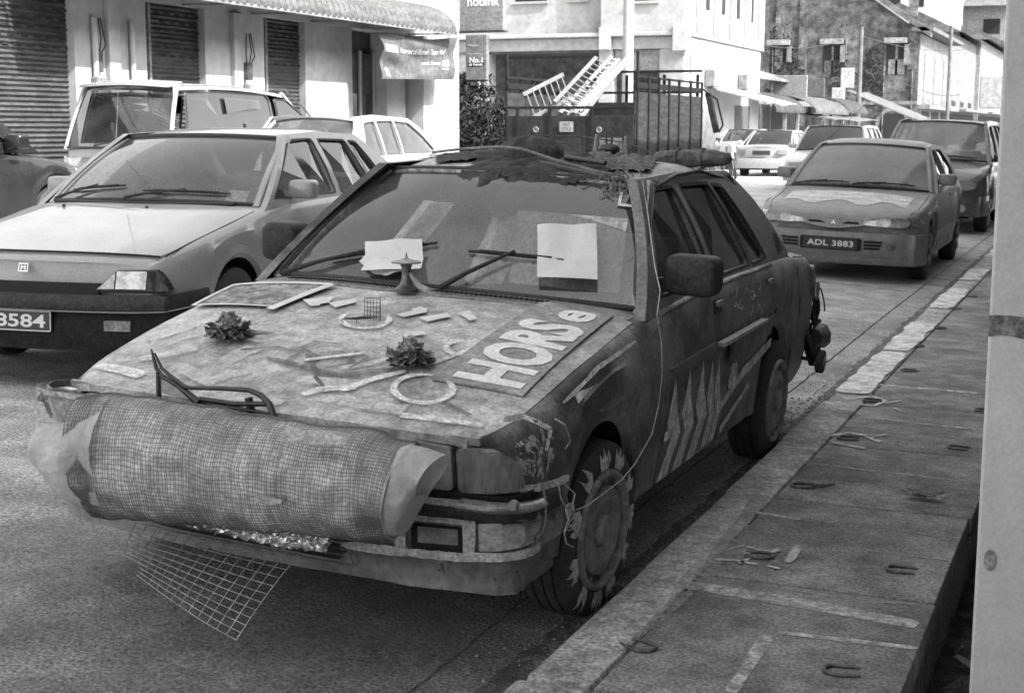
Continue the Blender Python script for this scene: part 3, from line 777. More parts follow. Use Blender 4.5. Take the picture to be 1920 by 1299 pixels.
# roof, pillars, side frames, glass
S.roof(M_roofh)
MB().sheet(lambda a, b: S.roof_pt(2 * a - 1, -.01 + .045 * b, .004 + .006 * math.sin(b * PI)), 20, 4, .012).build('roof_lip', M_roofh, root, smooth=60)
outer = [(1.19, .885), (1.72, 1.335), (2.3, 1.35), (3.02, 1.335), (3.22, 1.20), (3.52, .93), (2.4, .90)]
winf = [(1.40, .945), (1.735, 1.27), (1.80, 1.29), (2.10, 1.295), (2.10, .95)]
winr = [(2.19, .95), (2.19, 1.295), (2.60, 1.29), (2.72, .95)]
winq = [(2.765, .95), (2.645, 1.285), (2.80, 1.27), (3.05, .955)]
G_ws = glass('windscreen_glass', .88, .12, .36, .05, dscale=5)
G_side = glass('filmed_side_glass', .20, .30, .07, .12)
GAPD = []
for sg in (1, -1):
    S.sideframe(outer, [winf, winr, winq], M_side if sg < 0 else mat('window_frame_paint', .11, .17, 9, .5, speck=.3, speckv=.04), sg, .04)
    for h, nm in ((winf, 'door_window'), (winr, 'rear_door_window'), (winq, 'quarter_window')):
        g_ = S.sideglass(h, G_side, sg, name=nm); sl = S.seal(h, sg); o = sl.build('window_seal', M_rub, g_)
    S.pillar(M_pill, sg * 1.0, S.ws_pt, .030, -.03, 1.03, 'a_pillar', dx=.012, dd=-.015)
    S.pillar(M_side, sg * 1.0, S.rw_pt, .03, -.03, 1.03, 'c_pillar', dd=-.015)
    # drip rail
    MB().tube([S.ws_pt(sg * 1.0, v, .012) + Vector((sg * .035, 0, 0)) for v in (0, .25, .5, .75, 1)] + [S.roof_pt(sg, v, .004) + Vector((sg * .012, 0, 0)) for v in (.05, .3, .6, .95)], .007, 6).build('drip_rail', M_trim, root, smooth=60)
    MB().tube([S.rw_pt(sg * 1.0, v, .008) + Vector((sg * .03, 0, 0)) for v in (1, .75, .5, .25, .02)], .008, 6).build('drip_rail', M_trim, root, smooth=60)
    S.side_line([(3.50, .925), (3.56, .86), (3.60, .70), (3.58, .62)], sg, w=.009); S.side_line([(3.62, .905), (3.9, .885), (4.16, .855), (4.2, .80)], sg, w=.009)
    MB().slab(rnd_poly([(3.30, .955), (3.40, .955), (3.36, 1.03), (3.30, 1.05)], .01), S.fm_gh(sg), .0, d0=.006).build('pillar_vent', M_trim, root)
    # belt moulding
    MB().tube([S.fm_side(sg)(y, sinterp(S.sh, y) - .012, .0) for y in [1.35 + .1 * k for k in range(18)]], .012, 6).build('belt_moulding', mat('belt_grey', .25, .12, 8, .45), root, smooth=60)
WS = S.windscreen(G_ws); S.windscreen(glass('rear_glass', .55, .2, .3, .1), rear=True, name='rear_window')
# darker band and stickers at the top of the windscreen
MB().grid(lambda a, b: S.ws_pt((2 * a - 1) * .96, .84 - .12 * max(0, a - .55) / .45 + (.14 + .12 * max(0, a - .55) / .45) * b, -.010), 20, 3).build('sun_strip', glass('sun_strip_film', .35, .12, .12, .1), WS)
mk = MB(); f_ws = lambda u, v, d: tuple(S.ws_pt(u / .65, v, d))
mk.slab([(.555, .76), (.567, .76), (.567, .90), (.555, .90)], f_ws, 0, d0=.003); mk.slab([(.567, .76), (.615, .76), (.615, .785), (.567, .785)], f_ws, 0, d0=.003)
mk.build('corner_mark', M_tape, WS)
S.interior(mat('pale_seat_cloth', .5, .36, 6, .9), yseat=1.95, wheelx=.36)
# shelf and pale headrest-like rolls, posters inside the screen
MB().sheet(lambda a, b: (lerp(.14, .58, a), 1.50 + .06 * b, lerp(.93, 1.20, b)), 4, 4, .004, (0, 1, 0)).build('card_inside', mat('yellowed_card', .45, .36, 8, .8), root)
MB().sheet(lambda a, b: (lerp(-.06, .10, a) + .06 * b, 1.48 + .16 * b + .05 * math.cos(a * PI * 2), lerp(.92, 1.20, b)), 6, 6, .05, (0, 1, 0)).build('seat_cover', mat('pale_cover', .75, .6, 6, .8), root, smooth=50)
MB().sheet(lambda a, b: (lerp(-.46, -.32, a) + .14 * b, 1.48 + .16 * b + .04 * math.cos(a * PI * 2), lerp(.94, 1.2, b)), 6, 6, .05, (0, 1, 0)).build('seat_cover', MATS['pale_cover'], root, smooth=50)
# wheels
def flames(M_, to, sg):
    rf = random.Random(4); mb = MB(); mb.M = M_; r = S.tr; w_ = S.tw
    n = 11
    for k in range(n):
        a0 = 2 * PI * k / n + rf.uniform(-.08, .08); r0 = r * .70
        P = [(-.10, 0), (-.15, .10), (-.10, .19), (-.03, .12), (.0, .23), (.05, .12), (.10, .2), (.13, .09), (.10, 0)]
        if k % 3 == 1: P = [(-.07, 0), (-.10, .13), (-.02, .26), (-.0, .12), (.05, .14), (.09, .24), (.10, .1), (.07, 0)]
        def f(u, v, d):
            rr = r0 + v * r * 1.25 * .9; a = a0 + u * 1.35
            xo = interp([(.0, .49), (.70, .49), (.80, .502), (.93, .472), (.985, .402), (1., .26)], rr / r) * w_ + .003
            rr = min(rr, r * 1.0 + .002)
            return (sg * xo, rr * math.cos(a), rr * math.sin(a))
        mb.slab(P, f, 0, sub=.02)
    split_build(mb, 'painted_flame', worn('flame_paint', .50, .36, 16, .9, .15), to)
for sg in (1, -1):
    for yc, stt in ((S.wheels[0], -.06 if sg > 0 else 0), (S.wheels[1], 0)):
        to, ro, M_ = S.wheel(yc, sg, 'cap', mat('dull_hubcap', .13, .2, 6, .45), steer=stt)
        if sg > 0 and yc < 2: flames(M_, to, sg)
# doors: shut lines, handles, rubbing strips
for sg in (1, -1):
    S.side_line([(1.315, .86), (1.325, .6), (1.335, .28)], sg); S.side_line([(2.13, .93), (2.15, .7), (2.15, .28)], sg, w=.009)
    S.side_line([(3.03, .93), (3.05, .75), (2.98, .58), (2.83, .50), (2.74, .38), (2.72, .28)], sg); S.side_line([(1.33, .275), (2.0, .27), (2.72, .275)], sg)
    for y in (2.03, 2.92):
        h = MB().slab(rnd_poly([(y - .07, .82), (y + .05, .82), (y + .05, .875), (y - .07, .875)], .01), S.fm_side(sg), .01, d0=.003)
        hb = h.build('door_handle', M_trim, root); MB().slab(rnd_poly([(y - .05, .848), (y + .04, .848), (y + .04, .87), (y - .05, .87)], .008), S.fm_side(sg), .012, d0=.016).build('lever', MATS['dull_hubcap'], hb)
# rubbing strip, bent off the doors near its middle
sd = S.fm_side(1)
mb = MB()
mb.slab([(1.34, .655), (1.34, .70), (1.95, .715), (1.95, .675)], sd, .012, d0=.012); mb.slab([(2.16, .60), (2.16, .695), (2.72, .70), (2.72, .62)], sd, .02, d0=.03, sub=.1)
split_build(mb, 'rubbing_strip', mat('strip_grey', .10, .07, 6, .5), root)
MB().slab([(1.95, .70), (2.68, .71), (2.68, .722), (1.95, .716)], sd, .03, d0=.045).build('strip_pale_edge', mat('torn_strip', .38, .28, 20, .5), root)  # pale strip along the upper edge of the rubbing strip
MB().slab([(2.76, .655), (2.76, .70), (3.0, .70), (3.0, .66)], sd, .012, d0=.012).build('rubbing_strip', MATS['strip_grey'], root)
# painted flame shapes on the doors
M_fl = worn('door_flame_paint', .85, .6, 12, .86, .25)
fl = MB()
for y0 in (1.42, 1.60, 1.78):
    fl.slab([(y0 + .01, .67), (y0 + .06, .53), (y0 + .15, .43), (y0 + .05, .28), (y0 - .06, .28), (y0 + .035, .42), (y0 - .05, .50)], sd, 0, d0=.003, sub=.04)
for y0 in (1.92, 2.02): fl.slab([(y0, .65), (y0 + .06, .50), (y0 + .14, .41), (y0 + .08, .29), (y0 + .01, .29), (y0 + .05, .42), (y0 - .03, .50)], sd, 0, d0=.003, sub=.04)
fl.slab([(2.2, .50), (2.27, .66), (2.38, .48), (2.30, .45)], sd, 0, d0=.003, sub=.04)
fl.slab([(2.1, .43), (2.45, .54), (2.95, .60), (2.95, .56), (2.45, .49), (2.1, .39)], sd, 0, d0=.003, sub=.04)
fl.slab([(1.36, .43), (1.36, .47), (1.5, .46), (1.5, .43)], sd, 0, d0=.003, sub=.04)
fl.slab([(2.2, .33), (2.6, .45), (2.62, .42), (2.2, .29)], sd, 0, d0=.003, sub=.04)
split_build(fl, 'door_flame', M_fl, root)
M_haze = worn('door_haze', .34, .24, 5, .42, .45); M_soot = worn('door_soot', .02, .035, 4, .5, .4)
MB().slab([(1.36, .29), (2.1, .29), (2.12, .60), (1.75, .66), (1.36, .50)], sd, 0, d0=.0018, sub=.05).build('spray_haze', M_haze, root)
MB().slab([(2.18, .56), (2.95, .62), (3.0, .90), (2.2, .88)], sd, 0, d0=.0018, sub=.05).build('spray_haze', M_haze, root)
MB().slab([(.75, .66), (1.28, .72), (1.30, .86), (.9, .80), (.4, .70)], sd, 0, d0=.0018, sub=.05).build('spray_haze', M_haze, root)
fl = MB(); rsx = random.Random(17)
for k in range(14):
    y, z = rsx.uniform(2.25, 2.8), rsx.uniform(.70, .86); hstrip(fl, [(y, z), (y + rsx.uniform(.02, .06), z + rsx.uniform(-.04, .04)), (y + rsx.uniform(.03, .10), z + rsx.uniform(-.02, .03))], .007, .003, True, sd, lambda *L: L)
split_build(fl, 'scribble', M_fl, root)
MB().slab([sp_ for sp_ in [(.10, .58), (.20, .55), (.28, .60), (.30, .70), (.16, .68), (.08, .66)]], sd, 0, d0=.003, sub=.02).build('flaking_paint', worn('flaking', .42, .3, 30, .48, .04), root)
fl = MB()
# marks on the front wing
def sp(u, v):
    p = hpl(0, u, v, .81); return (p.y, p.z)
def sps(*L): return [sp(*q) for q in L]
hstrip(fl, [(1082, 800), (1082, 748), (1130, 720), (1180, 690)], .024, .003, True, sd, sps)
hstrip(fl, [(985, 800), (1010, 790), (1030, 812), (1015, 850)], .018, .003, True, sd, sps)
hstrip(fl, [(975, 930), (1020, 912), (1050, 898)], .024, .003, True, sd, sps)
hstrip(fl, [(1040, 790), (1052, 800), (1055, 830), (1045, 845)], .006, .003, True, sd, sps)
hstrip(fl, [(1060, 760), (1130, 690), (1195, 640)], .012, .003, True, sd, sps)
split_build(fl, 'wing_mark', M_fl, root)
# door mirrors
S.mirror(M_trim, 1, 1.50, 1.02, .20, .145, .10, x0=.72, arm=.035, tilt=0.)
S.mirror(M_trim, -1, 1.42, 1.02, .16, .155, .12, x0=.72, arm=.0)
# wipers
S.wiper(.03, -.02, .09, .26, .62, .26); 
S.wiper(-.95, -.01, -.72, .12, -.12, .30)
# ---- front end
def yf(x, z, d): return (x, S.sweep(x, 0) + S.nosey(z) - d, z)
def fr_map(s, z, d):
    """front face that turns the corner on to the wing: s is measured along the surface"""
    sg = 1 if s > 0 else -1; a = abs(s); R = .06; x0 = .715
    if a <= x0: return yf(s, z, d)
    t = min(1, (a - x0) / (R * PI / 2)); c = yf(x0, z, 0); ang = t * PI / 2
    x = x0 + (R + d) * math.sin(ang); y = c[1] + R - (R + d) * math.cos(ang)
    if t >= 1: y += (a - x0 - R * PI / 2); x = min(max(x0 + R + d * .4, S.side_x(max(0, y), z) + d * .4), x)
    return (sg * x, y, z)
M_face = mat('dusty_front', .20, .34, 6, .6, speck=.5, speckv=.05, ss=50)
M_lensc = mat('clouded_lens', .42, .28, 6, .35, coat=.6, micro=.1, meso=.15); M_lensa = mat('dim_amber_lens', .14, .24, 14, .3, coat=.6, stretch=(3, 3, .1), meso=.1, micro=.03)
MB().slab(rnd_poly([(-.40, .51), (.40, .51), (.40, .665), (-.40, .665)], .01), yf, .02, d0=.006).build('grille', M_trim, root)
for sg in (1, -1):
    MB().slab(rnd_poly(mx2([(.40, .53), (.625, .535), (.625, .665), (.40, .68)], sg), .015), fr_map, .03, d0=.026, sub=.04).build('headlight', M_lensc, root, smooth=30)
    MB().slab(rnd_poly(mx2([(.64, .53), (.82, .545), (.80, .62), (.75, .665), (.64, .665)], sg), .02), fr_map, .03, d0=.024, sub=.02).build('corner_lamp', M_lensa, root, smooth=30)
# lip of dusty paint under the bonnet, torn film stuck over the far corner
def band(s0, s1, z0, z1, off, m, name, th=.03, bul=.0, ns=40, sm=50, nz=0.):
    mb = MB().sheet(lambda a, b: (lambda s_, z: fr_map(s_, z, off + bul * math.sin(PI * b) + nz * noise.noise(Vector((s_ * 9, z * 20, off * 90)))))(lerp(s0, s1, a), lerp(z0, z1, b)), ns, 6, th, (0, 1, 0))
    return mb.build(name, m, root, smooth=sm)
band(-.70, .70, .672, .694, .004, M_face, 'nose_panel', .015, nz=.006)
band(-.86, .90, .508, .532, .030, M_trim, 'lamp_sill')
band(-.90, .93, .455, .506, .062, M_trim, 'bumper_top', .05, .012)
band(-.98, 1.04, .352, .456, .046, mat('bumper_grey', .12, .22, 7, .45, speck=.4, speckv=.04, ss=40), 'bumper_face', .04, .008)
band(-.98, 1.04, .235, .350, .024, mat('lower_valance', .08, .15, 6, .5, speck=.5, speckv=.03, ss=40), 'valance', .04, -.012, nz=.012)
M_btape = worn('bumper_tape_white', .46, .32, 14, .88, .1)
def bx(u, v):
    p = hpl(1, u, v, -.01); return (p.x, p.z)
mb = MB(); bq = lambda x, z, d: fr_map(x, z, .058 + d)
def bstrip(px, w_, m_=None, d=.010):
    hstrip(mb, px, w_, d, True, bq, lambda *L: [bx(*q) for q in L])
bstrip([(738, 932), (800, 940), (886, 952)], .022); bstrip([(742, 970), (800, 977), (868, 985)], .018)
bstrip([(868, 982), (868, 1020), (866, 1052)], .036, d=.013); bstrip([(745, 965), (746, 1040)], .032, d=.013)
bstrip([(640, 1020), (740, 1035), (860, 1052), (930, 1052), (978, 1040)], .026, d=.016); bstrip([(975, 952), (978, 1000), (974, 1045)], .013, d=.018)
split_build(mb, 'bumper_tape', M_btape, root)
def bp(L, d0, t, m_, nm, par=root, sub=.03): return MB().slab([bx(*q) for q in L], bq, t, d0=d0, sub=sub).build(nm, m_, par)
pn = bp([(762, 984), (856, 996), (856, 1046), (762, 1036)], .002, 0, M_gap, 'bumper_recess')
bp([(775, 990), (846, 1000), (846, 1030), (775, 1021)], .005, 0, mat('lamp_plate_grey', .2, .14, 6, .5), 'lamp_plate')
bp([(884, 990), (966, 982), (966, 1034), (884, 1044)], .008, .004, mat('corner_plate_grey', .34, .14, 5, .4, stretch=(1, 1, 2)), 'corner_plate')
band(.66, .80, .492, .522, .075, mat('rolled_film', .2, .09, 8, .25, coat=.5), 'rolled_film', .03, .02, 16)
q_ = bx(912, 943); MB().lathe([(-.0, 0), (0, .013), (.02, .015), (.02, 0)], 'y', 14, fr_map(q_[0], q_[1], .125)).build('bolt', MATS['lamp_plate_grey'], root)
mb = MB(); rt = random.Random(8)
for k in range(26): s_ = lerp(.46, .64, k / 25); mb.add([fr_map(s_, .350 + .0, .062), fr_map(s_ + .005, .350, .062), fr_map(s_ + .003, .350 + rt.uniform(.006, .02), .066)], [(0, 1, 2)])
mb.build('torn_edge', M_btape, root)
# clear film and tape wrapped over the far front corner
mb = MB().sheet(lambda a, b: (lambda s_, z: fr_map(s_, z, .045 + .03 * noise.noise(Vector((s_ * 14, z * 14, 2)))))(lerp(-.86, -.44, a), lerp(.40, .67, b)), 20, 14, .002, (0, 1, 0))
mb.build('wrapped_film', mat('wrapped_film_grey', .34, .2, 7, .3, bump=.5, bscale=16, coat=.4), root, smooth=60)
mb = MB(); hstrip(mb, [(-.74, .66), (-.80, .60), (-.82, .50), (-.81, .42)], .02, .0, True, lambda s_, z, d: fr_map(s_, z, .085), lambda *L: L); hstrip(mb, [(-.80, .655), (-.6, .665), (-.45, .66)], .018, .0, True, lambda s_, z, d: fr_map(s_, z, .08), lambda *L: L); mb.build('film_tape', M_btape, root)
# slots of the valance (cut band)

mb = MB()
vf = lambda x, z, d: fr_map(x, z, .03 + d)
for k in range(3):
    z0 = .318 - k * .018
    mb.slab([(-.35, z0), (.30 - k * .01, z0), (.30 - k * .01, z0 + .010), (-.35, z0 + .010)], vf, 0, d0=.004, sub=.06)
split_build(mb, 'air_slot', M_gap, root)
mb = MB(); P = [(-.4, .268), (.29, .266), (.325, .272), (.305, .335), (-.4, .338)]
mb.tube([vf(a, b, .006) for a, b in P], .003, 4); mb.build('slot_frame', MATS['lamp_plate_grey'], root)
# ---- rear end, battered: boot lid edge, tail lamp, hanging wires and a castor wheel
MB().slab(rnd_poly([(3.98, .68), (4.17, .66), (4.19, .80), (4.02, .84)], .015), sd, .02, d0=.02, sub=.04).build('tail_lamp', M_lensd, root)
MB().slab(rnd_poly([(.5, .66), (.74, .66), (.74, .8), (.5, .8)], .015), S.fm_rear, .02, d0=.03).build('tail_lamp', M_lensd, root)
mb = MB()
mb.bbox(.68, .79, 4.06, 4.24, .62, .74, .03); mb.build('tape_wrapped_block', mat('dull_tape', .2, .12, 10, .5), root, smooth=40)
MB().tube([(-.78, 4.3, .42), (0, 4.36, .42), (.74, 4.31, .42), (.82, 4.22, .44), (.83, 4.0, .46)], [.05, .05, .05, .05, .03], 8, flat=1.4).build('rear_bumper', M_trim, root, smooth=60)
cw = MB(); cw.lathe([(-.02, .0), (-.02, .055), (-.015, .062), (.015, .062), (.02, .055), (.02, 0)], 'x', 20, (.86, 4.02, .33)); CW = cw.build('castor_wheel', M_rub, root, smooth=40)
cw = MB().lathe([(.02, .03), (.026, .03), (.026, 0)], 'x', 16, (.86, 4.02, .33)); cw.build('castor_hub', MATS['lamp_plate_grey'], CW)
mb = MB(); mb.bar((.78, 3.9, .36), (.84, 4.02, .33), .02); mb.bar((.78, 3.95, .45), (.81, 4.05, .30), .03, .01); mb.bar((.80, 3.86, .5), (.84, 3.98, .36), .02, .04)
rr = random.Random(2)
for k in range(16):
    y = rr.uniform(3.9, 4.3); P = [(.76 + rr.uniform(0, .03), y, rr.uniform(.5, .72))]
    for j in range(4): q = P[-1]; P.append((q[0] + rr.uniform(-.02, .025), q[1] + rr.uniform(-.03, .04), q[2] - rr.uniform(.02, .07)))
    mb.tube(P, rr.uniform(.003, .012), 5)
mb.build('loose_wires', M_trim, root, smooth=60)
# ================================================================== things fixed on, hung from and laid on the wreck
def W(p): return HM @ Vector(p)
def wpl(axis, u, v, val): return W(hpl(axis, u, v, val))
M_filmw = mat('milky_film', .30, .17, 5, .35, coat=.3, bump=.3, bscale=14)
M_roll = mat('bubble_wrap_roll', .40, .70, 4.5, .4, bump=.6, bscale=45, coat=.3, lo=.3, hi=.7)
M_net = mat('dark_netting', .13, None, rough=.7)
M_wire = mat('galvanised_wire', .30, .2, 30, .45, metal=.4)
M_black = mat('black_tube', .018, .03, 10, .4)
def bag_glass(name, v, a):
    m = mat(name, v, v * .8, 8, .3, bump=.7, bscale=22, meso=.08, micro=.05); n = m.node_tree.nodes; l = m.node_tree.links
    tr = n.new('ShaderNodeBsdfTransparent'); mx = n.new('ShaderNodeMixShader'); mx.inputs[0].default_value = a
    l.new(tr.outputs[0], mx.inputs[1]); l.new(n['Principled BSDF'].outputs[0], mx.inputs[2]); l.new(mx.outputs[0], n['Material Output'].inputs[0]); return m
M_bag = bag_glass('clear_plastic_bag', .6, .5)
def px_roll(tops, bots, y, ry, nz=.01, ns=24, nt=28, seed=0, f=14):
    """lumpy roll whose upper and lower outline run through the given points (car coordinates, plane y)"""
    T = [hpl(1, u, v, y) for u, v in tops]; B = [hpl(1, u, v, y) for u, v in bots]
    def at(L, t):
        k = t * (len(L) - 1); i = min(int(k), len(L) - 2); return L[i].lerp(L[i + 1], k - i)
    def fn(a, b):
        t, bo = at(T, a), at(B, a); c = (t + bo) / 2; h = (t - bo) / 2; an = 2 * PI * b; r = ry * min(1, h.length / .06)
        p = c + h * math.sin(an) + Vector((0, -r * math.cos(an), 0))
        q = Vector((p.x * f, p.y * f, p.z * f + seed)); return p + Vector((0, 1, .6)) * nz * noise.noise(q) + (p - c) * .8 * nz * 8 * noise.noise(q * .45)
    return fn
TOP = [(150, 748), (200, 742), (300, 748), (400, 765), (480, 785), (600, 800), (700, 812), (772, 832)]
BOT = [(190, 962), (225, 966), (300, 970), (400, 976), (480, 985), (600, 1000), (700, 1006), (745, 1004)]
bundle = empty('netted_bundle', (0, 0, 0), label='long roll of plastic film in fine netting, strapped across the nose of the wreck', cat='bundle')
fr = px_roll(TOP, BOT, -.16, .115, .010)
RL = MB(); RL.grid(lambda a, b: W(fr(a, b)), 60, 32); RL.build('film_roll', M_roll, bundle, smooth=60)
net = MB(); f2 = lambda a, b: W(fr(a, b) + (lambda c: c)(Vector((0, -.006 * math.cos(2 * PI * b), .006 * math.sin(2 * PI * b)))))
for i in range(1, 150):
    a = i / 150 + .0015 * math.sin(i * 2.1); net.tube([f2(a + .004 * noise.noise(Vector((a * 9, b_ * 5, 0))), -.22 + .72 * b_) for b_ in [k / 22 for k in range(23)]], .0009, 3, caps=False)
for j in range(0, 62):
    b = -.22 + .72 * j / 62; net.tube([f2(a_, b + .006 * noise.noise(Vector((a_ * 7, b * 9, 4)))) for a_ in [k / 50 for k in range(51)]], .0009, 3, caps=False)
net.build('netting', M_net, bundle, weld=False, normals=False)
fl_ = px_roll([(62, 806), (88, 793), (130, 795), (165, 765), (215, 738)], [(64, 812), (85, 838), (120, 905), (150, 945), (225, 968)], -.17, .11, .02, f=11, seed=5)
MB().grid(lambda a, b: W(fl_(a, b)), 26, 24).build('plastic_bag', M_bag, bundle, smooth=50)
fl2 = px_roll([(740, 842), (765, 833), (792, 838), (828, 853)], [(740, 1002), (760, 1000), (772, 975), (792, 930)], -.19, .085, .012, f=12, seed=9)
MB().grid(lambda a, b: W(fl2(a, b)), 14, 26).build('plastic_end', bag_glass('milky_plastic_end', .62, .5), bundle, smooth=50)
for L, nm in (([(528, 803), (655, 815), (650, 835), (528, 825)], 0), ([(487, 925), (535, 935), (530, 945), (480, 938)], 1)):
    P = [hpl(1, u, v, -.30) for u, v in L]
    MB().sheet(lambda a, b: W(P[0].lerp(P[1], a).lerp(P[3].lerp(P[2], a), b) + Vector((0, -.012 + .03 * (1 - b) * (nm == 0), .006 * noise.noise(Vector((a * 5, b * 5, nm)))))), 12, 3, .002, (0, 1, 0)).build('paper_strip', mat('stuck_paper', .34, .24, 30, .8), bundle)
# foil
foil = MB(); FT = [hpl(1, u, v, -.12) for u, v in ((335, 968), (430, 975), (520, 985), (622, 992))]; FB = [hpl(1, u, v, -.14) for u, v in ((345, 985), (430, 1003), (520, 1025), (612, 1035))]
def ff(a, b):
    k = a * 3; i = min(2, int(k)); p = FT[i].lerp(FT[i + 1], k - i).lerp(FB[i].lerp(FB[i + 1], k - i), b)
    q = Vector((a * 26, b * 7, 1)); return W(p + Vector((.008 * noise.noise(q * 1.3), .03 * noise.noise(q), .012 * noise.noise(q + Vector((9, 9, 9))))))
foil.sheet(ff, 60, 12, .001, (0, 1, 0))
tag(foil.build('foil_strip', mat('crumpled_foil', .8, .65, 9, .28, metal=.9), smooth=12), 'strip of crumpled bright foil tucked under the netted bundle', 'foil')
# welded mesh panel hanging under the bumper
TL, TR, BR_, BL = hpl(1, 255, 980, -.08), hpl(1, 562, 1036, -.05), hpl(1, 443, 1193, -.20), hpl(1, 233, 1060, -.16)
def mp(a, b): return W(TL.lerp(TR, a).lerp(BL.lerp(BR_, a), b) + Vector((0, -.035 * math.sin(PI * a) * b - .02 * math.sin(PI * b), .012 * math.sin(PI * a * 1.3) * b)))
mb = MB()
for i in range(15): mb.tube([mp(i / 14, (k / 10) * (1 if i > 3 else .8)) for k in range(11)], .0016, 4, caps=False)
for j in range(12): mb.tube([mp(k / 20, j / 11) for k in range(0 if j < 9 else 3, 21)], .0016, 4, caps=False)
tag(mb.build('wire_mesh_panel', M_wire, weld=False), 'sagging panel of square wire mesh hanging below the battered saloon front bumper', 'wire mesh')
# black bent tube frame stuck behind the bundle
fr_ = empty('tube_frame', (0, 0, 0), label='bent black metal tubing like handlebars standing up between bonnet and bundle', cat='metal frame')
mb = MB()
yy = -.03
def T(L, r, n=8):
    mb.tube([wpl(1, u, v, y) for u, v, y in L], r, n)
T([(284, 655, -.02), (288, 672, -.03), (293, 690, -.03), (304, 705, -.04), (333, 722, -.04), (353, 738, -.05), (372, 755, -.05)], [.003, .005, .007, .008, .008, .010, .013])
T([(290, 662, -.05), (303, 690, -.05), (318, 703, -.05), (345, 724, -.05), (360, 728, -.05)], [.003, .005, .006, .007, .006])
T([(297, 697, -.04), (298, 745, -.04)], .008)
mb.build('horn', M_black, fr_, smooth=60); mb = MB()
T([(355, 727, -.05), (417, 728, -.04), (467, 731, -.03), (490, 741, -.03), (505, 757, -.04), (516, 788, -.05)], [.006, .007, .008, .009, .010, .011])
T([(374, 748, -.04), (440, 757, -.03), (505, 757, -.03)], .008)
T([(466, 745, -.02), (474, 782, -.02)], .012); T([(360, 752, -.04), (520, 778, -.04)], .004)
mb.build('hoop', M_black, fr_, smooth=60)
sk = MB(); sk.slab([(0, 0), (1, 0), (1, 1), (0, 1)], lambda u, v, d: wpl(1, *(lerp(lerp(300, 372, u), lerp(299, 340, u), 1 - v), lerp(lerp(735, 757, u), lerp(700, 726, u), 1 - v)), -.045), sub=.3)
sk.build('netting', bag_glass('dark_gauze', .05, .55), fr_)
# crumpled flower bows
def bow(px, label, seed, r=.055, dark=.16, light=.46):
    c = hp(*px); base = Vector((c[0], c[1], S.top_z(*c) + .012)); rb = random.Random(seed)
    e = empty('flower_bow', W(base), label=label, cat='ribbon bow', group='crumpled flower bows on the bonnet')
    m1 = mat('bow_dark', dark, .2, 30, .4); m2 = mat('bow_light', light, .18, 25, .4)
    for nm, mm, k0, n, sz in (('cup', m1, 0, 110, 1.1), ('petals', m2, 1, 260, .8)):
        mb = MB()
        for i in range(n):
            a = rb.uniform(0, 2 * PI); el = rb.uniform(.05, .5) if nm == 'cup' else rb.uniform(.4, 1.5)
            d = Vector((math.cos(a) * math.cos(el), math.sin(a) * math.cos(el), math.sin(el)))
            p0 = d * r * rb.uniform(.25, .55); p1 = d * r * sz * rb.uniform(.8, 1.1); p1.z = max(.004, p1.z)
            s = Vector((-math.sin(a), math.cos(a), rb.uniform(-.6, .6))) * r * rb.uniform(.08, .26)
            mid = (p0 + p1) / 2 + Vector((0, 0, rb.uniform(-.01, .012)))
            mb.add([p0 - s * .5, p0 + s * .5, mid + s, p1 + s * .5 + Vector((0, 0, rb.uniform(-.01, .006))), p1 - s * .7, mid - s], [(0, 1, 2, 5), (5, 2, 3, 4)])
        for v in mb.v: v.z = max(v.z * 1.45, .002)
        mb.build(nm, mm, e, weld=False)
    return e
bow((432, 640), 'crumpled ribbon flower bow with a pointed tip, on the bonnet nearer the light saloon', 3, .072)
bow((770, 690), 'crumpled flower bow in a square dark cup, on the bonnet beside the painted lettering', 8, .068, .12)
mb = MB(); c = Vector((*hp(470, 640), 0)); c.z = S.top_z(c.x, c.y) + .03; mb.tube([W(c), W(c + Vector((.10, -.02, .012)))], [.012, .001], 5)
tag(mb.build('paper_cone', MATS['bow_dark']), 'small dark paper cone pointing away from the flower bow on the bonnet', 'paper cone')
# spool-like ornament
c = hp(762, 556); base = Vector((c[0], c[1], S.top_z(*c) + .018)); sp_ = empty('spool_ornament', W(base), label='turned spool with a flat wire-edged cap, standing on the bonnet below the windscreen', cat='ornament')
MB().lathe([(0, .0), (0, .042), (.010, .043), (.018, .034), (.028, .022), (.058, .016), (.085, .017), (.096, .022), (.100, 0)], 'z', 20).build('stem', mat('dull_brass', .12, .06, 20, .35, metal=.3), sp_, smooth=40)
MB().lathe([(.101, 0), (.101, .052), (.106, .055), (.112, .024), (.120, .005), (.138, .002), (.140, 0)], 'z', 24).build('cap', mat('cap_grey', .3, .2, 20, .5), sp_, smooth=40)
mb = MB().tube([Vector((.01, 0, .07)), Vector((.03, .0, .045)), Vector((.045, .01, .02)), Vector((.075, .01, .008)), Vector((.085, .015, .015))], [.005, .010, .012, .012, .004], 8); mb.build('trailing_film', M_bag, sp_, smooth=60)
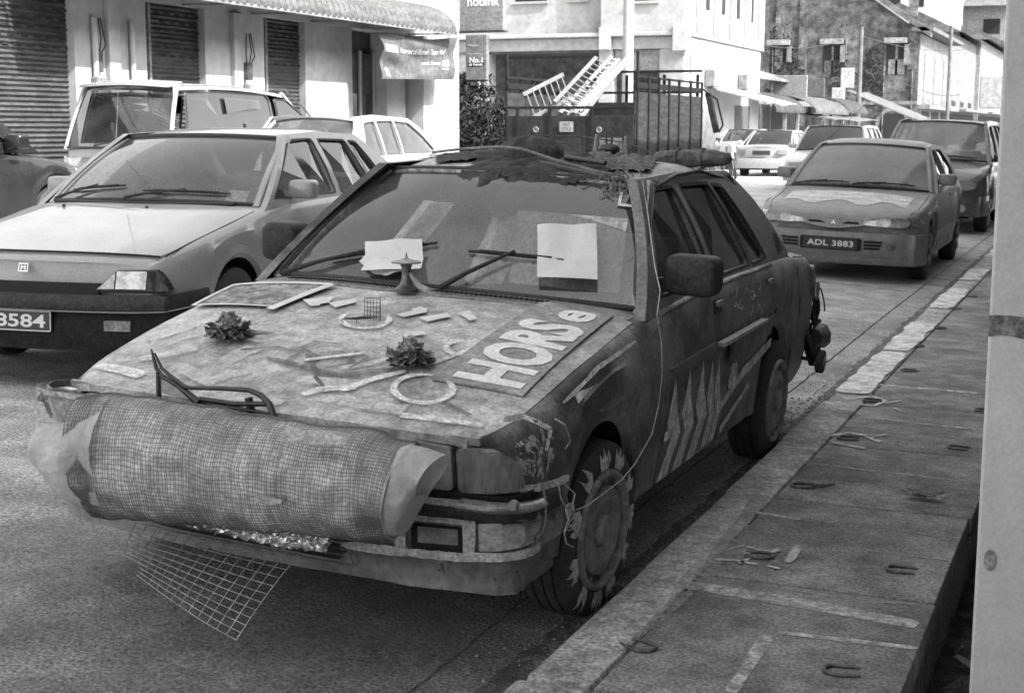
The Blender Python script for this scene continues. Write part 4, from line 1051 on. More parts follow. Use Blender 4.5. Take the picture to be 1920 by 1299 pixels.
# little wire chair
c = hp(690, 612); base = Vector((c[0], c[1], S.top_z(*c) + .016)); mb = MB(); mb.M = Matrix.Translation(W(base))
for k in range(6): mb.tube([(-.03 + .011 * k, .03, .0), (-.031 + .0115 * k, .035, .075)], .0011, 4)
for k in range(5): mb.tube([(-.03, .03 + .001 * k, .015 * (k + 1)), (.027, .03 + .001 * k, .015 * (k + 1))], .0011, 4)
for k in range(5): mb.tube([(-.03 + .013 * k, .03, .012), (-.07 + .013 * k, -.05, .012)], .0011, 4)
mb.tube([(-.07, -.05, .012), (-.015, -.05, .012)], .0014, 4); mb.tube([(-.07, -.05, .012), (-.07, -.05, 0)], .0014, 4); mb.tube([(-.015, -.05, .012), (-.015, -.05, 0)], .0014, 4); mb.tube([(.03, .03, 0), (.03, .03, .08)], .0014, 4)
tag(mb.build('wire_chair', mat('rusty_wire', .06, .03, 20, .6), weld=False), 'tiny chair bent from thin rusty wire, standing in the middle of the bonnet', 'wire figure')
# letters and papers under the wipers
def wsuv(u, v):
    o, d = hray(u, v); d = d.normalized(); best = None; a0, b0, ra, rb2 = 0, .5, 1.1, .6
    for it in range(7):
        for i in range(-6, 7):
            for j in range(-6, 7):
                a, b = a0 + ra * i / 6, b0 + rb2 * j / 6; p = S.ws_pt(a, b); e = (p - o) - d * (p - o).dot(d)
                if best is None or e.length < best[0]: best = (e.length, a, b)
        a0, b0 = best[1], best[2]; ra *= .35; rb2 *= .35
    return a0, b0
M_paper = mat('paper', .62, .57, 6, .8, bump=.15, bscale=20, meso=.03, micro=.04)
def paper(L, lab, lift=.03, cv=.02, seed=0):
    Q = [wsuv(*q) for q in L]
    def fn(a, b):
        u = lerp(lerp(Q[0][0], Q[1][0], a), lerp(Q[3][0], Q[2][0], a), b); v = lerp(lerp(Q[0][1], Q[1][1], a), lerp(Q[3][1], Q[2][1], a), b)
        return W(S.ws_pt(u, v, lift * .3 + cv * abs(b - .45) * 1.6 + .008 * noise.noise(Vector((a * 2.5, b * 2.5, seed)))))
    return tag(MB().sheet(fn, 14, 16, .0008, (0, .3, -1)).build('paper_sheet', M_paper, smooth=50), lab, 'paper', 'sheets of paper under the wipers')
paper([(1010, 432), (1120, 430), (1123, 537), (1010, 532)], 'upright white sheet of paper pinned to the windscreen by the wiper nearer the pavement', .02, .03)
paper([(690, 470), (796, 465), (795, 524), (684, 527)], 'drooping white sheet of paper under the far wiper, behind the spool ornament', .03, .05, 4)
paper([(676, 500), (700, 478), (770, 520), (726, 529)], 'lower folded sheet of paper slipping onto the cowl behind the spool ornament', .02, .03, 7)
# string from the a-pillar down to the front wheel
L = [(1188, 300, .62), (1203, 330, .64), (1212, 380, .66), (1220, 440, .72), (1228, 500, .80), (1238, 545, .86), (1232, 590, .87), (1240, 640, .87), (1242, 700, .87), (1235, 760, .87), (1222, 815, .88), (1190, 870, .89), (1165, 900, .89), (1125, 930, .89), (1100, 948, .89), (1082, 955, .89)]
P = [wpl(0, u, v, x) for u, v, x in L]; mb = MB(); mb.tube(P, .0022, 5)
c = hpl(0, 1068, 962, .88)
for k in range(4):
    mb.tube([W(c + Vector((.006 * math.sin(a * 2 + k), .022 * math.cos(a) * (1 + .2 * k / 3) + .004 * k, .03 * math.sin(a) - .008 * k))) for a in [2 * PI * i / 14 for i in range(15)]], .002, 5)
mb.tube([wpl(0, u, v, .89) for u, v in ((1068, 962), (1052, 935), (1047, 905))], .002, 5); mb.tube([wpl(0, u, v, .89) for u, v in ((1072, 955), (1078, 925), (1050, 900))], .002, 5)
mb.tube([wpl(0, u, v, .89) for u, v in ((1065, 975), (1058, 1000), (1062, 1018), (1075, 1025))], .0025, 5)
tag(mb.build('string', mat('pale_string', .38, .3, 20, .8), weld=False), 'pale string hanging from the windscreen pillar down to a knot at the front wheel', 'string')
# ---- on the roof
M_rag = mat('dark_cloth', .022, .05, 9, .95, bump=.6, bscale=18)
def rz_(x, y):
    u = max(-1, min(1, x / (S.wt + .0))); y0 = S.rf0 + S.rfk * u * u; v = (y - y0) / (S.rr1 - S.rrk * u * u - y0)
    if v >= 0: return S.roof_pt(u, v).z
    return S.roof_pt(u, 0).z + (y - y0) * .8
def drape(P, lab, name='rag', h=.02, m=None, seed=0, f=9):
    mb = MB(); xs_ = [p[0] for p in P]; ys_ = [p[1] for p in P]; x0, x1, y0, y1 = min(xs_), max(xs_), min(ys_), max(ys_); n = 44
    def inside(x, y):
        c = False
        for i in range(len(P)):
            (a, b), (e, g_) = P[i - 1], P[i]
            if (b > y) != (g_ > y) and x < (e - a) * (y - b) / (g_ - b) + a: c = not c
        return c
    def fn(a, b):
        x, y = lerp(x0, x1, a), lerp(y0, y1, b); k = abs(noise.noise(Vector((x * f, y * f, seed)))) + .5 * abs(noise.noise(Vector((x * f * 2.3, y * f * 2.3, seed + 3))))
        return W((x, y, rz_(x, y) + .006 + h * k))
    mb.grid(fn, n, n, skip=lambda a, b: not inside(lerp(x0, x1, a) + .008 * noise.noise(Vector((a * 30, b * 30, 1))), lerp(y0, y1, b)))
    o = mb.build(name, m or M_rag, smooth=60); return tag(o, lab, 'cloth')
drape([(-.30, 2.15), (-.17, 1.80), (-.20, 1.70), (-.13, 1.56), (-.06, 1.60), (-.01, 1.72), (.03, 1.70), (.0, 1.55), (.08, 1.53), (.16, 1.63), (.32, 1.75), (.40, 1.80), (.36, 1.95), (.1, 2.3), (-.1, 2.4)], 'dark ragged cloth over the roof front, torn tips hanging on the windscreen', 'ragged_cloth', .03)
mb = MB(); hc = Vector((-.03, 2.08, 1.385))
mb.grid(lambda a, b: (lambda th, ph: W(hc + Vector((.14 * math.cos(th) * math.cos(ph) * (1 + .15 * noise.noise(Vector((math.cos(th) * 3, math.sin(th) * 3, ph * 3)))), .12 * math.sin(th) * math.cos(ph), .095 * math.sin(ph) ** .8 - .012 - .01 * math.sin(th * 7) * math.cos(ph)))))(2 * PI * a, PI / 2 * b), 36, 12)
tag(mb.build('cloth_hump', M_rag, smooth=60), 'rounded hump under black cloth in the middle of the battered saloon roof', 'cloth')
drape([(-.48, 2.1), (-.36, 1.86), (-.22, 1.92), (-.20, 2.2), (-.3, 2.5)], 'flat dark scrap of cloth on the roof nearer the light grey saloon', 'cloth_scrap', .02, seed=4)
drape([(.10, 2.35), (.20, 2.0), (.40, 1.92), (.50, 2.05), (.42, 2.4), (.25, 2.6)], 'tangled grey netting heaped behind the black hump on the battered saloon roof', 'netting_heap', .028, mat('netting_heap_grey', .13, .07, 30, .9), 7, 16)
mb = MB().tube([W((x, y, rz_(x, y) + dz)) for x, y, dz in ((-.52, 2.15, .03), (-.3, 2.0, .045), (-.1, 1.9, .07), (.02, 1.85, .075), (.2, 1.8, .05), (.38, 1.78, .035), (.46, 1.80, .03))], .006, 6)
tag(mb.build('hose', mat('grey_hose', .16, .1, 12, .6), smooth=60), 'thin grey hose running across the roof over the black cloth', 'hose')
mb = MB().tube([W((.10, 1.86, rz_(.1, 1.86) + .02)), W((.44, 1.78, rz_(.44, 1.78) + .02))], .013, 8); mb.tube([W((.16, 1.98, rz_(.1, 1.9) + .04)), W((.36, 1.9, rz_(.34, 1.9) + .04))], .010, 8)
tag(mb.build('metal_bars', M_black, weld=False), 'pair of short black bars lying beside the hose on the battered saloon roof', 'metal bar')
mb = MB(); rw = random.Random(11)
for k in range(26):
    p = Vector((rw.uniform(.38, .50), rw.uniform(1.70, 1.86), 0)); P = []
    for j in range(9):
        p += Vector((rw.uniform(-.03, .035), rw.uniform(-.035, .03), 0)); p.x = min(.6, p.x)
        P.append(W((p.x, p.y, rz_(p.x, p.y) + rw.uniform(.005, .04))))
    mb.tube(P, .0028, 4)
for k in range(6):
    a = rw.uniform(0, 3); P = [W((.50 + .008 * k + .01 * math.sin(j), 1.72 - .015 * j, rz_(.52, 1.72) - .004 * j + rw.uniform(-.005, .01))) for j in range(6)]; mb.tube(P, .0028, 4)
tag(mb.build('wire_tangle', mat('tangled_string', .22, .12, 20, .8), weld=False), 'tangle of string and wire at the roof corner above the windscreen pillar', 'string')
# thin wire cage at the back of the roof
mb = MB()
def R3(x, y, h): return W((x, y, rz_(x, y) + h))
top_ = [R3(-.42, 2.9, .10), R3(-.38, 2.88, .11), R3(-.1, 2.85, .10), (R3(.1, 2.8, .08)), R3(.22, 2.75, .06), R3(.30, 2.7, .03)]
mb.tube(top_, .003, 4); mb.tube([p - Vector((0, 0, .035)) for p in top_], .0025, 4)
for k, p in enumerate(top_[:-1]): mb.tube([p, Vector((p.x, p.y, p.z - .10 + .01 * k))], .0025, 4)
mb.tube([top_[1] - Vector((0, 0, .0)), top_[4] - Vector((0, 0, .06))], .002, 4)
tag(mb.build('wire_cage', MATS['rusty_wire'], weld=False), 'low cage of thin wire along the back of the battered saloon roof', 'wire cage')
for (x, lab) in ((.10, 'short pale upright post on the roof, between the black hump and the dark lump'), (.235, 'short pale upright post on the roof, between the dark lump and the wrapped parcel')):
    z0 = rz_(x, 2.5); mb = MB(); mb.M = HM @ Matrix.Translation((x, 2.5, z0)); mb.lathe([(0, .018), (.03, .016), (.07, .010), (.095, .009), (.095, 0)], 'z', 10)
    tag(mb.build('roof_post', mat('pale_post', .24, .16, 12, .7), smooth=50), lab, 'post', 'short pale posts on the roof')
mb = MB(); c = W((.175, 2.45, rz_(.175, 2.45) + .035))
mb.grid(lambda a, b: c + Vector((.05 * math.cos(2 * PI * a) * math.sin(PI * b), .03 * math.sin(2 * PI * a) * math.sin(PI * b), .026 * math.cos(PI * b))), 18, 10)
mb.tube([c + Vector((-.01, 0, .02)), c + Vector((-.012, 0, .048))], .004, 6); mb.tube([c + Vector((.012, 0, .02)), c + Vector((.014, 0, .052))], .005, 6)
tag(mb.build('dark_lump', M_black, smooth=60), 'small black round object with two stubs on the roof between two pale posts', 'ornament')
mb = MB(); c = W((.50, 2.62, rz_(.45, 2.62) + .03))
mb.grid(lambda a, b: c + Vector(((b - .5) * .36, 0, 0)) + Vector((0, .055 * math.cos(2 * PI * a), .038 * math.sin(2 * PI * a))) * (math.sin(PI * min(1, max(0, b))) ** .25) * (1 + .25 * noise.noise(Vector((math.cos(2 * PI * a) * 2, math.sin(2 * PI * a) * 2, b * 6)))), 20, 20)
for b in (-.06, .05): mb.tube([c + Vector((b, .060 * math.cos(a), .043 * math.sin(a))) for a in [2 * PI * k / 16 for k in range(17)]], .004, 5)
tag(mb.build('wrapped_parcel', mat('parcel_wrap', .14, .07, 10, .8, bump=.4, bscale=20), smooth=60), 'lumpy grey parcel tied with string at the pavement side of the battered saloon roof', 'parcel')
# ---- horseshoes fixed to the pavement
SH = [((-.63, 3.80), .2), ((-1.19, 3.76), 2.7), ((-.61, 4.80), .0), ((-1.08, 4.77), 3.3), ((-1.15, 5.81), .3), ((-.63, 6.82), -.1), ((-1.14, 6.82), .1), ((-1.19, 7.85), .2), ((-.60, 7.81), 0), ((-1.14, 8.94), .4), ((-1.23, 9.99), .1), ((-1.19, 10.98), .2), ((-1.21, 12.23), .0), ((-1.17, 13.2), .1)]
HL = ['largest horseshoe, nearest on the drain side of the pavement, open to the right', 'dark horseshoe lying near the kerb on the nearest slab, open to the left', 'horseshoe on bare grey slab near the drain, just past the wide white paint line',
      'horseshoe inside the painted cross strokes, beside the saloon front wheel', 'half-broken horseshoe on the kerb side of the slab beside the crumpled wire', 'thin horseshoe on the drain side, two slabs past the crumpled wire', 'horseshoe inside the white painted loop with crossed strokes', 'horseshoe ringed by white paint between two painted lines',
      'horseshoe cut off by the pale pillar, on the drain side', 'faint horseshoe near the kerb just past the farthest painted line', 'worn horseshoe beyond the painted slabs, behind the saloon tail', 'small dark horseshoe farther along, beside the white kerb patch', 'tiny dark horseshoe near the pillar, second from the far end of the row', 'farthest tiny horseshoe of the row along the kerb']
M_shoe = mat('rusty_iron', .055, .13, 40, .6, metal=.2, bump=.3)
for (c, a), lab in zip(SH, HL):
    mb = MB(); mb.M = Matrix.Translation((c[0], c[1], .0665)) @ Matrix.Rotation(a, 4, 'Z')
    P = [(.055, .030, 0), (.02, .034, 0)] + [(-.01 + .034 * -math.sin(t) - .0, .035 * math.cos(t), 0) for t in [PI * k / 12 for k in range(13)]] + [(.02, -.034, 0), (.055, -.030, 0)]
    mb.tube(P, [.004, .006] + [.0065] * 13 + [.006, .004], 7)
    tag(mb.build('horseshoe', M_shoe, smooth=60), lab, 'horseshoe', 'horseshoes fixed in rows on the pavement')
mb = MB(); rw = random.Random(6); c = Vector((-.66, 5.80, .075))
for k in range(7):
    P = [c + Vector((rw.uniform(-.08, .08), rw.uniform(-.05, .05), rw.uniform(0, .02))) for _ in range(5)]; mb.tube(P, .003, 4)
mb.add([c + Vector(v) for v in ((-.09, -.03, .004), (.07, -.05, .004), (.09, .0, .012), (-.03, .02, .014))], [(0, 1, 2, 3)])
tag(mb.build('crumpled_wire', mat('pale_scrap', .2, .1, 20, .7), weld=False), 'crumpled wire and flattened scrap on the drain side of the pavement', 'scrap')
mb = MB(); c = Vector((-1.09, 5.80, .073))
for k in range(3): mb.tube([c + Vector((.02 * k - .02, .02 * math.sin(k * 2), 0)), c + Vector((.02 * k + .03, -.03 + .03 * k, .008))], .005, 5)
tag(mb.build('bent_nails', M_shoe, weld=False), 'few bent nails beside the half-broken horseshoe on the kerb side', 'nails')
# white paint strokes round the horseshoes
mk = MB(); zz = top + .0048
for L, w_ in (([(1340, 1050), (1380, 1052), (1420, 1060)], .03), ([(1400, 1030), (1450, 1036), (1462, 1030)], .025), ([(1415, 1018), (1400, 1040)], .03), ([(1370, 1030), (1395, 1024)], .02), ([(1500, 1022), (1478, 1056)], .03), ([(1440, 1062), (1462, 1068)], .02), ([(1385, 1058), (1405, 1048)], .02),
              ([(1560, 818), (1590, 812), (1625, 818), (1650, 830)], .035), ([(1560, 830), (1600, 838), (1622, 842)], .03), ([(1625, 820), (1665, 816)], .02), ([(1590, 750), (1635, 744), (1660, 752), (1640, 762), (1600, 758)], .025), ([(1660, 757), (1690, 752)], .02), ([(1676, 766), (1690, 772)], .02), ([(1500, 975), (1478, 972)], .02)):
    flat_strip(mk, pp(*L), w_, zz)
struct(mk.build('pavement_strokes', worn('stroke_paint', .5, .4, 9, .75)))
# ================================================================== the other vehicles
def mkcar(name, label, loc, rot, paint, sp, group=None, cat='car'):
    e = empty(name, loc, rot, label, cat, group); c = Car(e, **sp); c.shell([paint]); c.underbody(); return c
def greenhouse(c, paint, outer, wins, glz, wsg, rwg=None, pr=.028, pill=None, frame=None):
    c.roof(paint)
    for sg in (1, -1):
        c.sideframe(outer, wins, frame or paint, sg, .04)
        for i, h in enumerate(wins):
            g_ = c.sideglass(h, glz, sg, name='side_window'); c.seal(h, sg).build('window_seal', M_rub, g_)
        c.pillar(pill or paint, sg * 1., c.ws_pt, pr, -.03, 1.03, 'a_pillar', dx=.008, dd=-.012)
        c.pillar(pill or paint, sg * 1., c.rw_pt, pr, -.03, 1.03, 'rear_pillar', dx=.004, dd=-.012)
    c.windscreen(wsg); c.windscreen(rwg or wsg, rear=True, name='rear_window')
def quad(x0, x1, z0, z1, r=.02): return rnd_poly([(x0, z0), (x1, z0), (x1, z1), (x0, z1)], r)
def mx_(P, sg): return [(sg * a, b) for a, b in P]
G_clear = glass('car_glass', .6, .05, .3, .03)
G_dusty = glass('dusty_glass', .45, .45, .27, .12, dscale=2.2)
G_dark = glass('tinted_glass', .16, .03, .3, .02)
# ---- light grey hatchback-like saloon on the left, front towards the camera
P_h = mat('silver_grey_paint', .23, .26, 1.4, .4, spec=.5, coat=.7, ss=90, meso=.06, micro=.12)
c = mkcar('grey_saloon', 'light grey saloon with dark bumper and square headlamp, left of the decorated car', (-5.36, 5.93, .155), (0, 0, .10), P_h,
    dict(L=4.3, hw=[(0, .74), (.08, .78), (.3, .82), (2, .835), (3.5, .82), (4.3, .77)], sh=[(0, .68), (.12, .70), (.35, .745), (.9, .83), (1.3, .895), (2.2, .93), (3.4, .93), (4.3, .88)],
         top=[(0, .69), (.12, .715), (.6, .82), (1.2, .92), (2, .94), (3.5, .96), (4.3, .93)], bot=[(0, .24), (4.3, .26)], wheels=(.86, 3.32), ar=.345, wz=.30, flare=.022, bulge=.015,
         tr=.29, tw=.18, tx=.825, sw0=.10, sw1=.06, nose=[(.3, .0), (.5, .01), (.7, .06)], tail=None, ws0=1.20, wsk=.14, wb=.70, wz0=.94, wsd=.025, wt=.575, rf0=1.93, rfk=.08, rz0=1.325, rcz=.02, crown=.055,
         rw1=3.75, rwk=.08, rb=.66, rwz=.97, rt=.56, rr1=3.12, rrk=.05, rz1=1.325, rov=.012, zb_=.93, zr_=1.32, rw_=.59, tp=3.2))
greenhouse(c, P_h, [(1.28, .885), (1.96, 1.33), (2.5, 1.35), (3.10, 1.33), (3.30, 1.22), (3.78, .95), (2.4, .90)], [[(1.44, .95), (1.98, 1.285), (2.34, 1.30), (2.34, .955)], [(2.44, .955), (2.44, 1.295), (2.86, 1.285), (2.98, .96)], [(3.03, .96), (2.92, 1.28), (3.05, 1.27), (3.30, .97)]], G_clear, glass('hazy_windscreen', .7, .11, .4, .04, dscale=2))
yf_ = c.fm_front; r_ = c.root
MB().sheet(lambda a, b: (lambda y, t: c.fm_top(t * (sinterp(c.hw, y) - .062), y, .006 - .006 * max(0, abs(t) - .95) / .05))(lerp(.13, c.ws0 - .05 + .10 * (2 * a - 1) ** 2, b), 2 * a - 1), 30, 20, .02).build('bonnet', P_h, r_, smooth=50)
MB().tube([c.fm_top(x, .122, .002) for x in [-.74 + .074 * k for k in range(21)]], .0055, 5).build('shut_line', M_gap, r_)
MB().tube([c.fm_top(.765 - .03 * 0, y, .0) for y in (.13, .4, .7, 1.0, 1.2)], .004, 5).build('shut_line', M_gap, r_)
MB().slab([(-.80, .52), (.80, .52), (.80, .60), (.52, .60), (.46, .555), (-.46, .555), (-.52, .60), (-.80, .60)], yf_, .02, d0=.004).build('lamp_band', M_trim, r_)
MB().slab([(-.46, .50), (.46, .50), (.46, .565), (-.46, .565)], yf_, .02, d0=.009).build('grille', M_gap, r_)
for sg in (1, -1):
    b = MB().slab(mx_([(.44, .53), (.55, .635), (.76, .64), (.82, .53)], sg), yf_, .03, d0=.015, sub=.05).build('headlight', mat('lamp_bezel', .035, .06, 8, .5, spec=.2), r_)
    MB().slab(mx_([(.555, .54), (.555, .632), (.715, .632), (.715, .54)], sg), yf_, .01, d0=.022).build('lens', mat('bright_lens', .5, .25, 16, .2, metal=.3, coat=1, meso=.1, micro=.05), b)
    MB().slab(mx_([(.455, .538), (.545, .625), (.545, .54)], sg), yf_, .01, d0=.020).build('lens', M_lens, b)
    MB().slab([(.0, .53), (.0, .635), (.07, .63), (.13, .53)], c.fm_side(sg), .01, d0=.010, sub=.04).build('side_lamp', MATS['lamp_bezel'], r_)
def fr_bump(c, z0, z1, off, m, name, xw=.80, wrap=.42, th=.06, side=.0, bul=.012, rear=False):
    mb = MB(); K = 28
    fm_ = c.fm_rear if rear else c.fm_front
    def pt(a, b):
        t = 2 * a - 1; x = t * xw; z = lerp(z0, z1, b); k = bul * math.sin(PI * b)
        q = max(0, abs(t) - .86) / .14; p = Vector(fm_(x, z, off * (1 - q * .5) + k)); p.x += (1 if t > 0 else -1) * (q ** .7) * (.035 + side); return p
    mb.sheet(pt, K, 4, th, (0, -1 if rear else 1, 0))
    for sg in (-1, 1):
        e = pt(1 if sg > 0 else 0, .5)
        mb.sheet(lambda a, b: Vector((sg * lerp(abs(e.x), c.side_x(wrap if not rear else c.L - wrap, .5) + .012 + k_(b), a ** .6), lerp(pt(1 if sg > 0 else 0, b).y, wrap if not rear else c.L - wrap, a), lerp(z0, z1, b))), 8, 4, .03, (-sg, 0, 0))
    return mb.build(name, m, c.root, smooth=45)
def k_(b): return .01 * math.sin(PI * b)
fr_bump(c, .42, .51, .09, mat('bumper_plastic', .022, .035, 8, .6, spec=.2), 'bumper_top', wrap=.50); fr_bump(c, .22, .425, .075, mat('bumper_black', .012, .018, 8, .7, spec=.12), 'bumper', wrap=.50)
fr_bump(c, .424, .432, .105, mat('bumper_bright_strip', .30, None, rough=.3, metal=.5), 'bumper_strip', wrap=.50, th=.02)
for sg in (1, -1): MB().slab(mx_([(.54, .33), (.68, .33), (.68, .385), (.54, .385)], sg), yf_, .01, d0=.098).build('fog_lamp', M_lensd, r_)
c.plate('B 8584', yf_, -.25, .25, .315, .43, d=.104)
MB().slab([(-.03, .615), (.03, .615), (.03, .66), (-.03, .66)], yf_, .004, d0=.012, holes=[[(-.024, .621), (.024, .621), (.024, .654), (-.024, .654)]]).slab([(-.016, .625), (-.008, .625), (-.009, .636), (.009, .636), (.008, .625), (.016, .625), (.014, .65), (.007, .65), (.007, .642), (-.007, .642), (-.007, .65), (-.014, .65)], yf_, .003, d0=.012).build('badge', M_chrome, r_)
c.interior(mat('grey_seat', .16, .10, 6, .9), wheelx=-.34, yseat=2.2)
c.mirror(P_h, 1, 1.66, 1.0, .17, .115, .10, arm=.03, tilt=.1); c.mirror(P_h, -1, 1.66, 1.0, .17, .115, .10, arm=.03)
MB().sheet(lambda a, b: (lerp(-.66, .60, a), c.cab0(lerp(-.66, .6, a)) - .055 + .05 * b, .928 + .006 * b), 20, 2, .012).build('cowl', M_trim, r_)
c.wiper(-.15, 0, -.02, .10, .78, .10); c.wiper(-.98, 0, -.85, .12, -.25, .16)
MB().slab([(.52, .04), (.64, .04), (.64, .17), (.52, .17)], lambda u, v, d: tuple(c.ws_pt(u / .7, v, -.008)), 0).build('road_tax_sticker', mat('sticker', .45, .3, 50, .6), r_)
for x in (-.42, .15): MB().bbox(x - .008, x + .008, 1.02, 1.035, .90, .915, .003).build('washer_nozzle', M_trim, r_)
for sg in (1, -1):
    for yc in c.wheels: c.wheel(yc, sg, 'dish', mat('dark_rim', .08, .05, 8, .5))
    c.side_line([(1.34, .87), (1.36, .5), (1.36, .3)], sg); c.side_line([(2.40, .93), (2.42, .6), (2.42, .3)], sg); MB().slab(quad(2.18, 2.32, .80, .84, .01), c.fm_side(sg), .015, d0=.012).build('door_handle', M_trim, r_)
MB().tube([(-.50, 1.75, 1.30), (-.22, 1.35, 1.58)], [.004, .002], 5).build('aerial', M_chrome, r_)
# ---- grey saloon behind the wreck, front towards the camera
P_w = mat('dusty_green_grey', .14, .18, 2., .45, spec=.35, coat=.08, meso=.15, micro=.2)
WL = (-2.61, 14.17, .04)
c = mkcar('dusty_saloon', 'dusty mid grey saloon with plate ADL 3883, parked behind the decorated car', WL, (0, .035, -.004), P_w,
    dict(L=4.27, hw=[(0, .60), (.05, .70), (.16, .78), (.5, .83), (2, .845), (3.5, .82), (4.27, .70)], sh=[(0, .57), (.08, .64), (.4, .72), (.9, .78), (1.3, .845), (2.2, .90), (3.4, .93), (4.27, .88)],
         top=[(0, .60), (.08, .66), (.4, .74), (1.2, .885), (2, .92), (3.5, .98), (4.27, .95)], bot=[(0, .20), (4.27, .24)], wheels=(.84, 3.34), ar=.34, wz=.29, flare=.0, bulge=.03,
         tr=.29, tw=.18, tx=.83, sw0=.16, sw1=.12, nose=[(.2, .05), (.3, -.0), (.5, -.01), (.62, .05)], tail=None, ws0=1.14, wsk=.24, wb=.73, wz0=.905, wsd=.035, wt=.575, rf0=1.95, rfk=.13, rz0=1.325, rcz=.03, crown=.055,
         rw1=3.75, rwk=.1, rb=.66, rwz=.98, rt=.55, rr1=3.0, rrk=.06, rz1=1.35, rov=.005, zb_=.90, zr_=1.33, rw_=.585, tp=2.4))
greenhouse(c, P_w, [(1.38, .84), (2.06, 1.315), (2.5, 1.345), (3.0, 1.33), (3.25, 1.25), (3.75, .97), (2.4, .91)], [[(1.60, .92), (2.12, 1.26), (2.42, 1.285), (2.42, .925)], [(2.52, .925), (2.52, 1.285), (2.9, 1.27), (3.16, 1.10), (3.2, .94)]], G_dark, G_dusty, pr=.03)
yf_ = c.fm_front; r_ = c.root
mk = MB(); mk.grid(lambda a, b: (lambda t, y: c.fm_top(t * .66, y, .005))(2 * a - 1, lerp(.42, .98, b)), 40, 30, skip=lambda a, b: b < .14 + .14 * math.sin(a * 17) + .12 * noise.noise(Vector((a * 7, 3, 1))) or b > .93 + .05 * noise.noise(Vector((a * 9, 1, 1))) or abs(2 * a - 1) > .94)
mk.build('peeled_lacquer', worn('peeled_lacquer_paint', .75, .6, 5, .76, .3, stretch=(1, 2.4, 1)), r_)
for sg in (1, -1):
    P = rnd_poly(mx_([(.26, .575), (.30, .615), (.45, .655), (.66, .66), (.72, .62), (.70, .565), (.45, .56)], sg), .03)
    b = MB().slab(P, yf_, .03, d0=.012, sub=.04).build('headlight', mat('lamp_bezel_light', .22, .14, 10, .2, coat=.8), r_)
    MB().slab(rnd_poly(mx_([(.29, .578), (.33, .612), (.45, .644), (.54, .648), (.54, .568), (.43, .568)], sg), .02), yf_, .005, d0=.018, sub=.04).build('lens', mat('mottled_lens', .6, .3, 10, .15, coat=1), b)
    MB().slab([(.10, .57), (.08, .66), (.26, .655), (.34, .60)], c.fm_side(sg), .01, d0=.008, sub=.04).build('indicator', M_lensd, r_)
MB().slab(rnd_poly([(-.29, .565), (-.27, .625), (.27, .625), (.29, .565), (.06, .535), (-.06, .535)], .012), yf_, .02, d0=.012, holes=[mx_([(.08, .575), (.13, .60), (.24, .60), (.25, .578)], 1), mx_([(.08, .575), (.13, .60), (.24, .60), (.25, .578)], -1)], sub=.04).build('grille', P_w, r_)
MB().slab([(-.26, .57), (.26, .57), (.25, .605), (-.25, .605)], yf_, .004, d0=.004).build('grille_opening', M_gap, r_)
bd_ = MB()
for k in range(3):
    a = math.radians(90 + 120 * k); C0 = Vector((0, .587))
    def rp(r, t): return (C0.x + r * math.cos(a + t), C0.y + r * math.sin(a + t))
    bd_.slab([(C0.x, C0.y), rp(.014, .5), rp(.026, 0), rp(.014, -.5)], yf_, .004, d0=.02)
bd_.build('badge', M_chrome, r_)
fr_bump(c, .27, .50, .05, P_w, 'bumper', xw=.74, wrap=.46, side=.0, bul=.02); fr_bump(c, .19, .28, .035, P_w, 'bumper_lip', xw=.74, wrap=.46)
for sg in (1, -1):
    mb = MB()
    for k in range(3): z = .345 + .032 * k; mb.slab(mx_([(.32, z), (.32, z + .022), (.48 + .012 * k, z + .022), (.46 + .012 * k, z)], sg), yf_, 0, d0=.078)
    split_build(mb, 'air_slot', M_gap, r_); MB().slab(rnd_poly(mx_([(.53, .345), (.53, .405), (.63, .40), (.60, .345)], sg), .015), yf_, 0, d0=.077).build('fog_lamp_recess', mat('recess_grey', .10, .06, 8, .6), r_)
MB().slab(quad(-.30, .30, .325, .45), yf_, 0, d0=.077).build('plate_recess', M_gap, r_)
c.plate('ADL 3883', yf_, -.262, .262, .335, .445, d=.09, sp=1.05, border=False, lo=.24)
c.interior(mat('grey_seat', .16), wheelx=.34); c.mirror(P_w, 1, 1.70, .99, .18, .12, .12, arm=.02, tilt=.2); c.mirror(P_w, -1, 1.66, .99, .18, .12, .12, arm=.02, tilt=.2)
c.wiper(-.05, 0, .0, .05, .8, .07); c.wiper(-.95, 0, -.8, .06, -.1, .05)
for sg in (1, -1):
    for yc in c.wheels: c.wheel(yc, sg, 'alloy', mat('grey_rim', .16, .1, 8, .45))
    c.side_line([(1.36, .88), (1.38, .5), (1.38, .27)], sg); c.side_line([(2.46, .92), (2.48, .6), (2.46, .27)], sg); MB().slab(quad(2.22, 2.38, .80, .84, .01), c.fm_side(sg), .015, d0=.012).build('door_handle', P_w, r_)
    c.side_line([(1.2, .50), (2.4, .52), (3.1, .52)], sg, M_trim, .02, .004, 'rubbing_strip')
    MB().tube([c.fm_top(sg * (.745 - .05 * (y < .5)), y, .0) for y in (.22, .5, .9, 1.2)], .004, 5).build('shut_line', M_gap, r_)
MB().tube([(-.50, 2.05, 1.36), (-.12, 2.3, 1.80)], [.004, .002], 5).build('aerial', M_trim, r_)
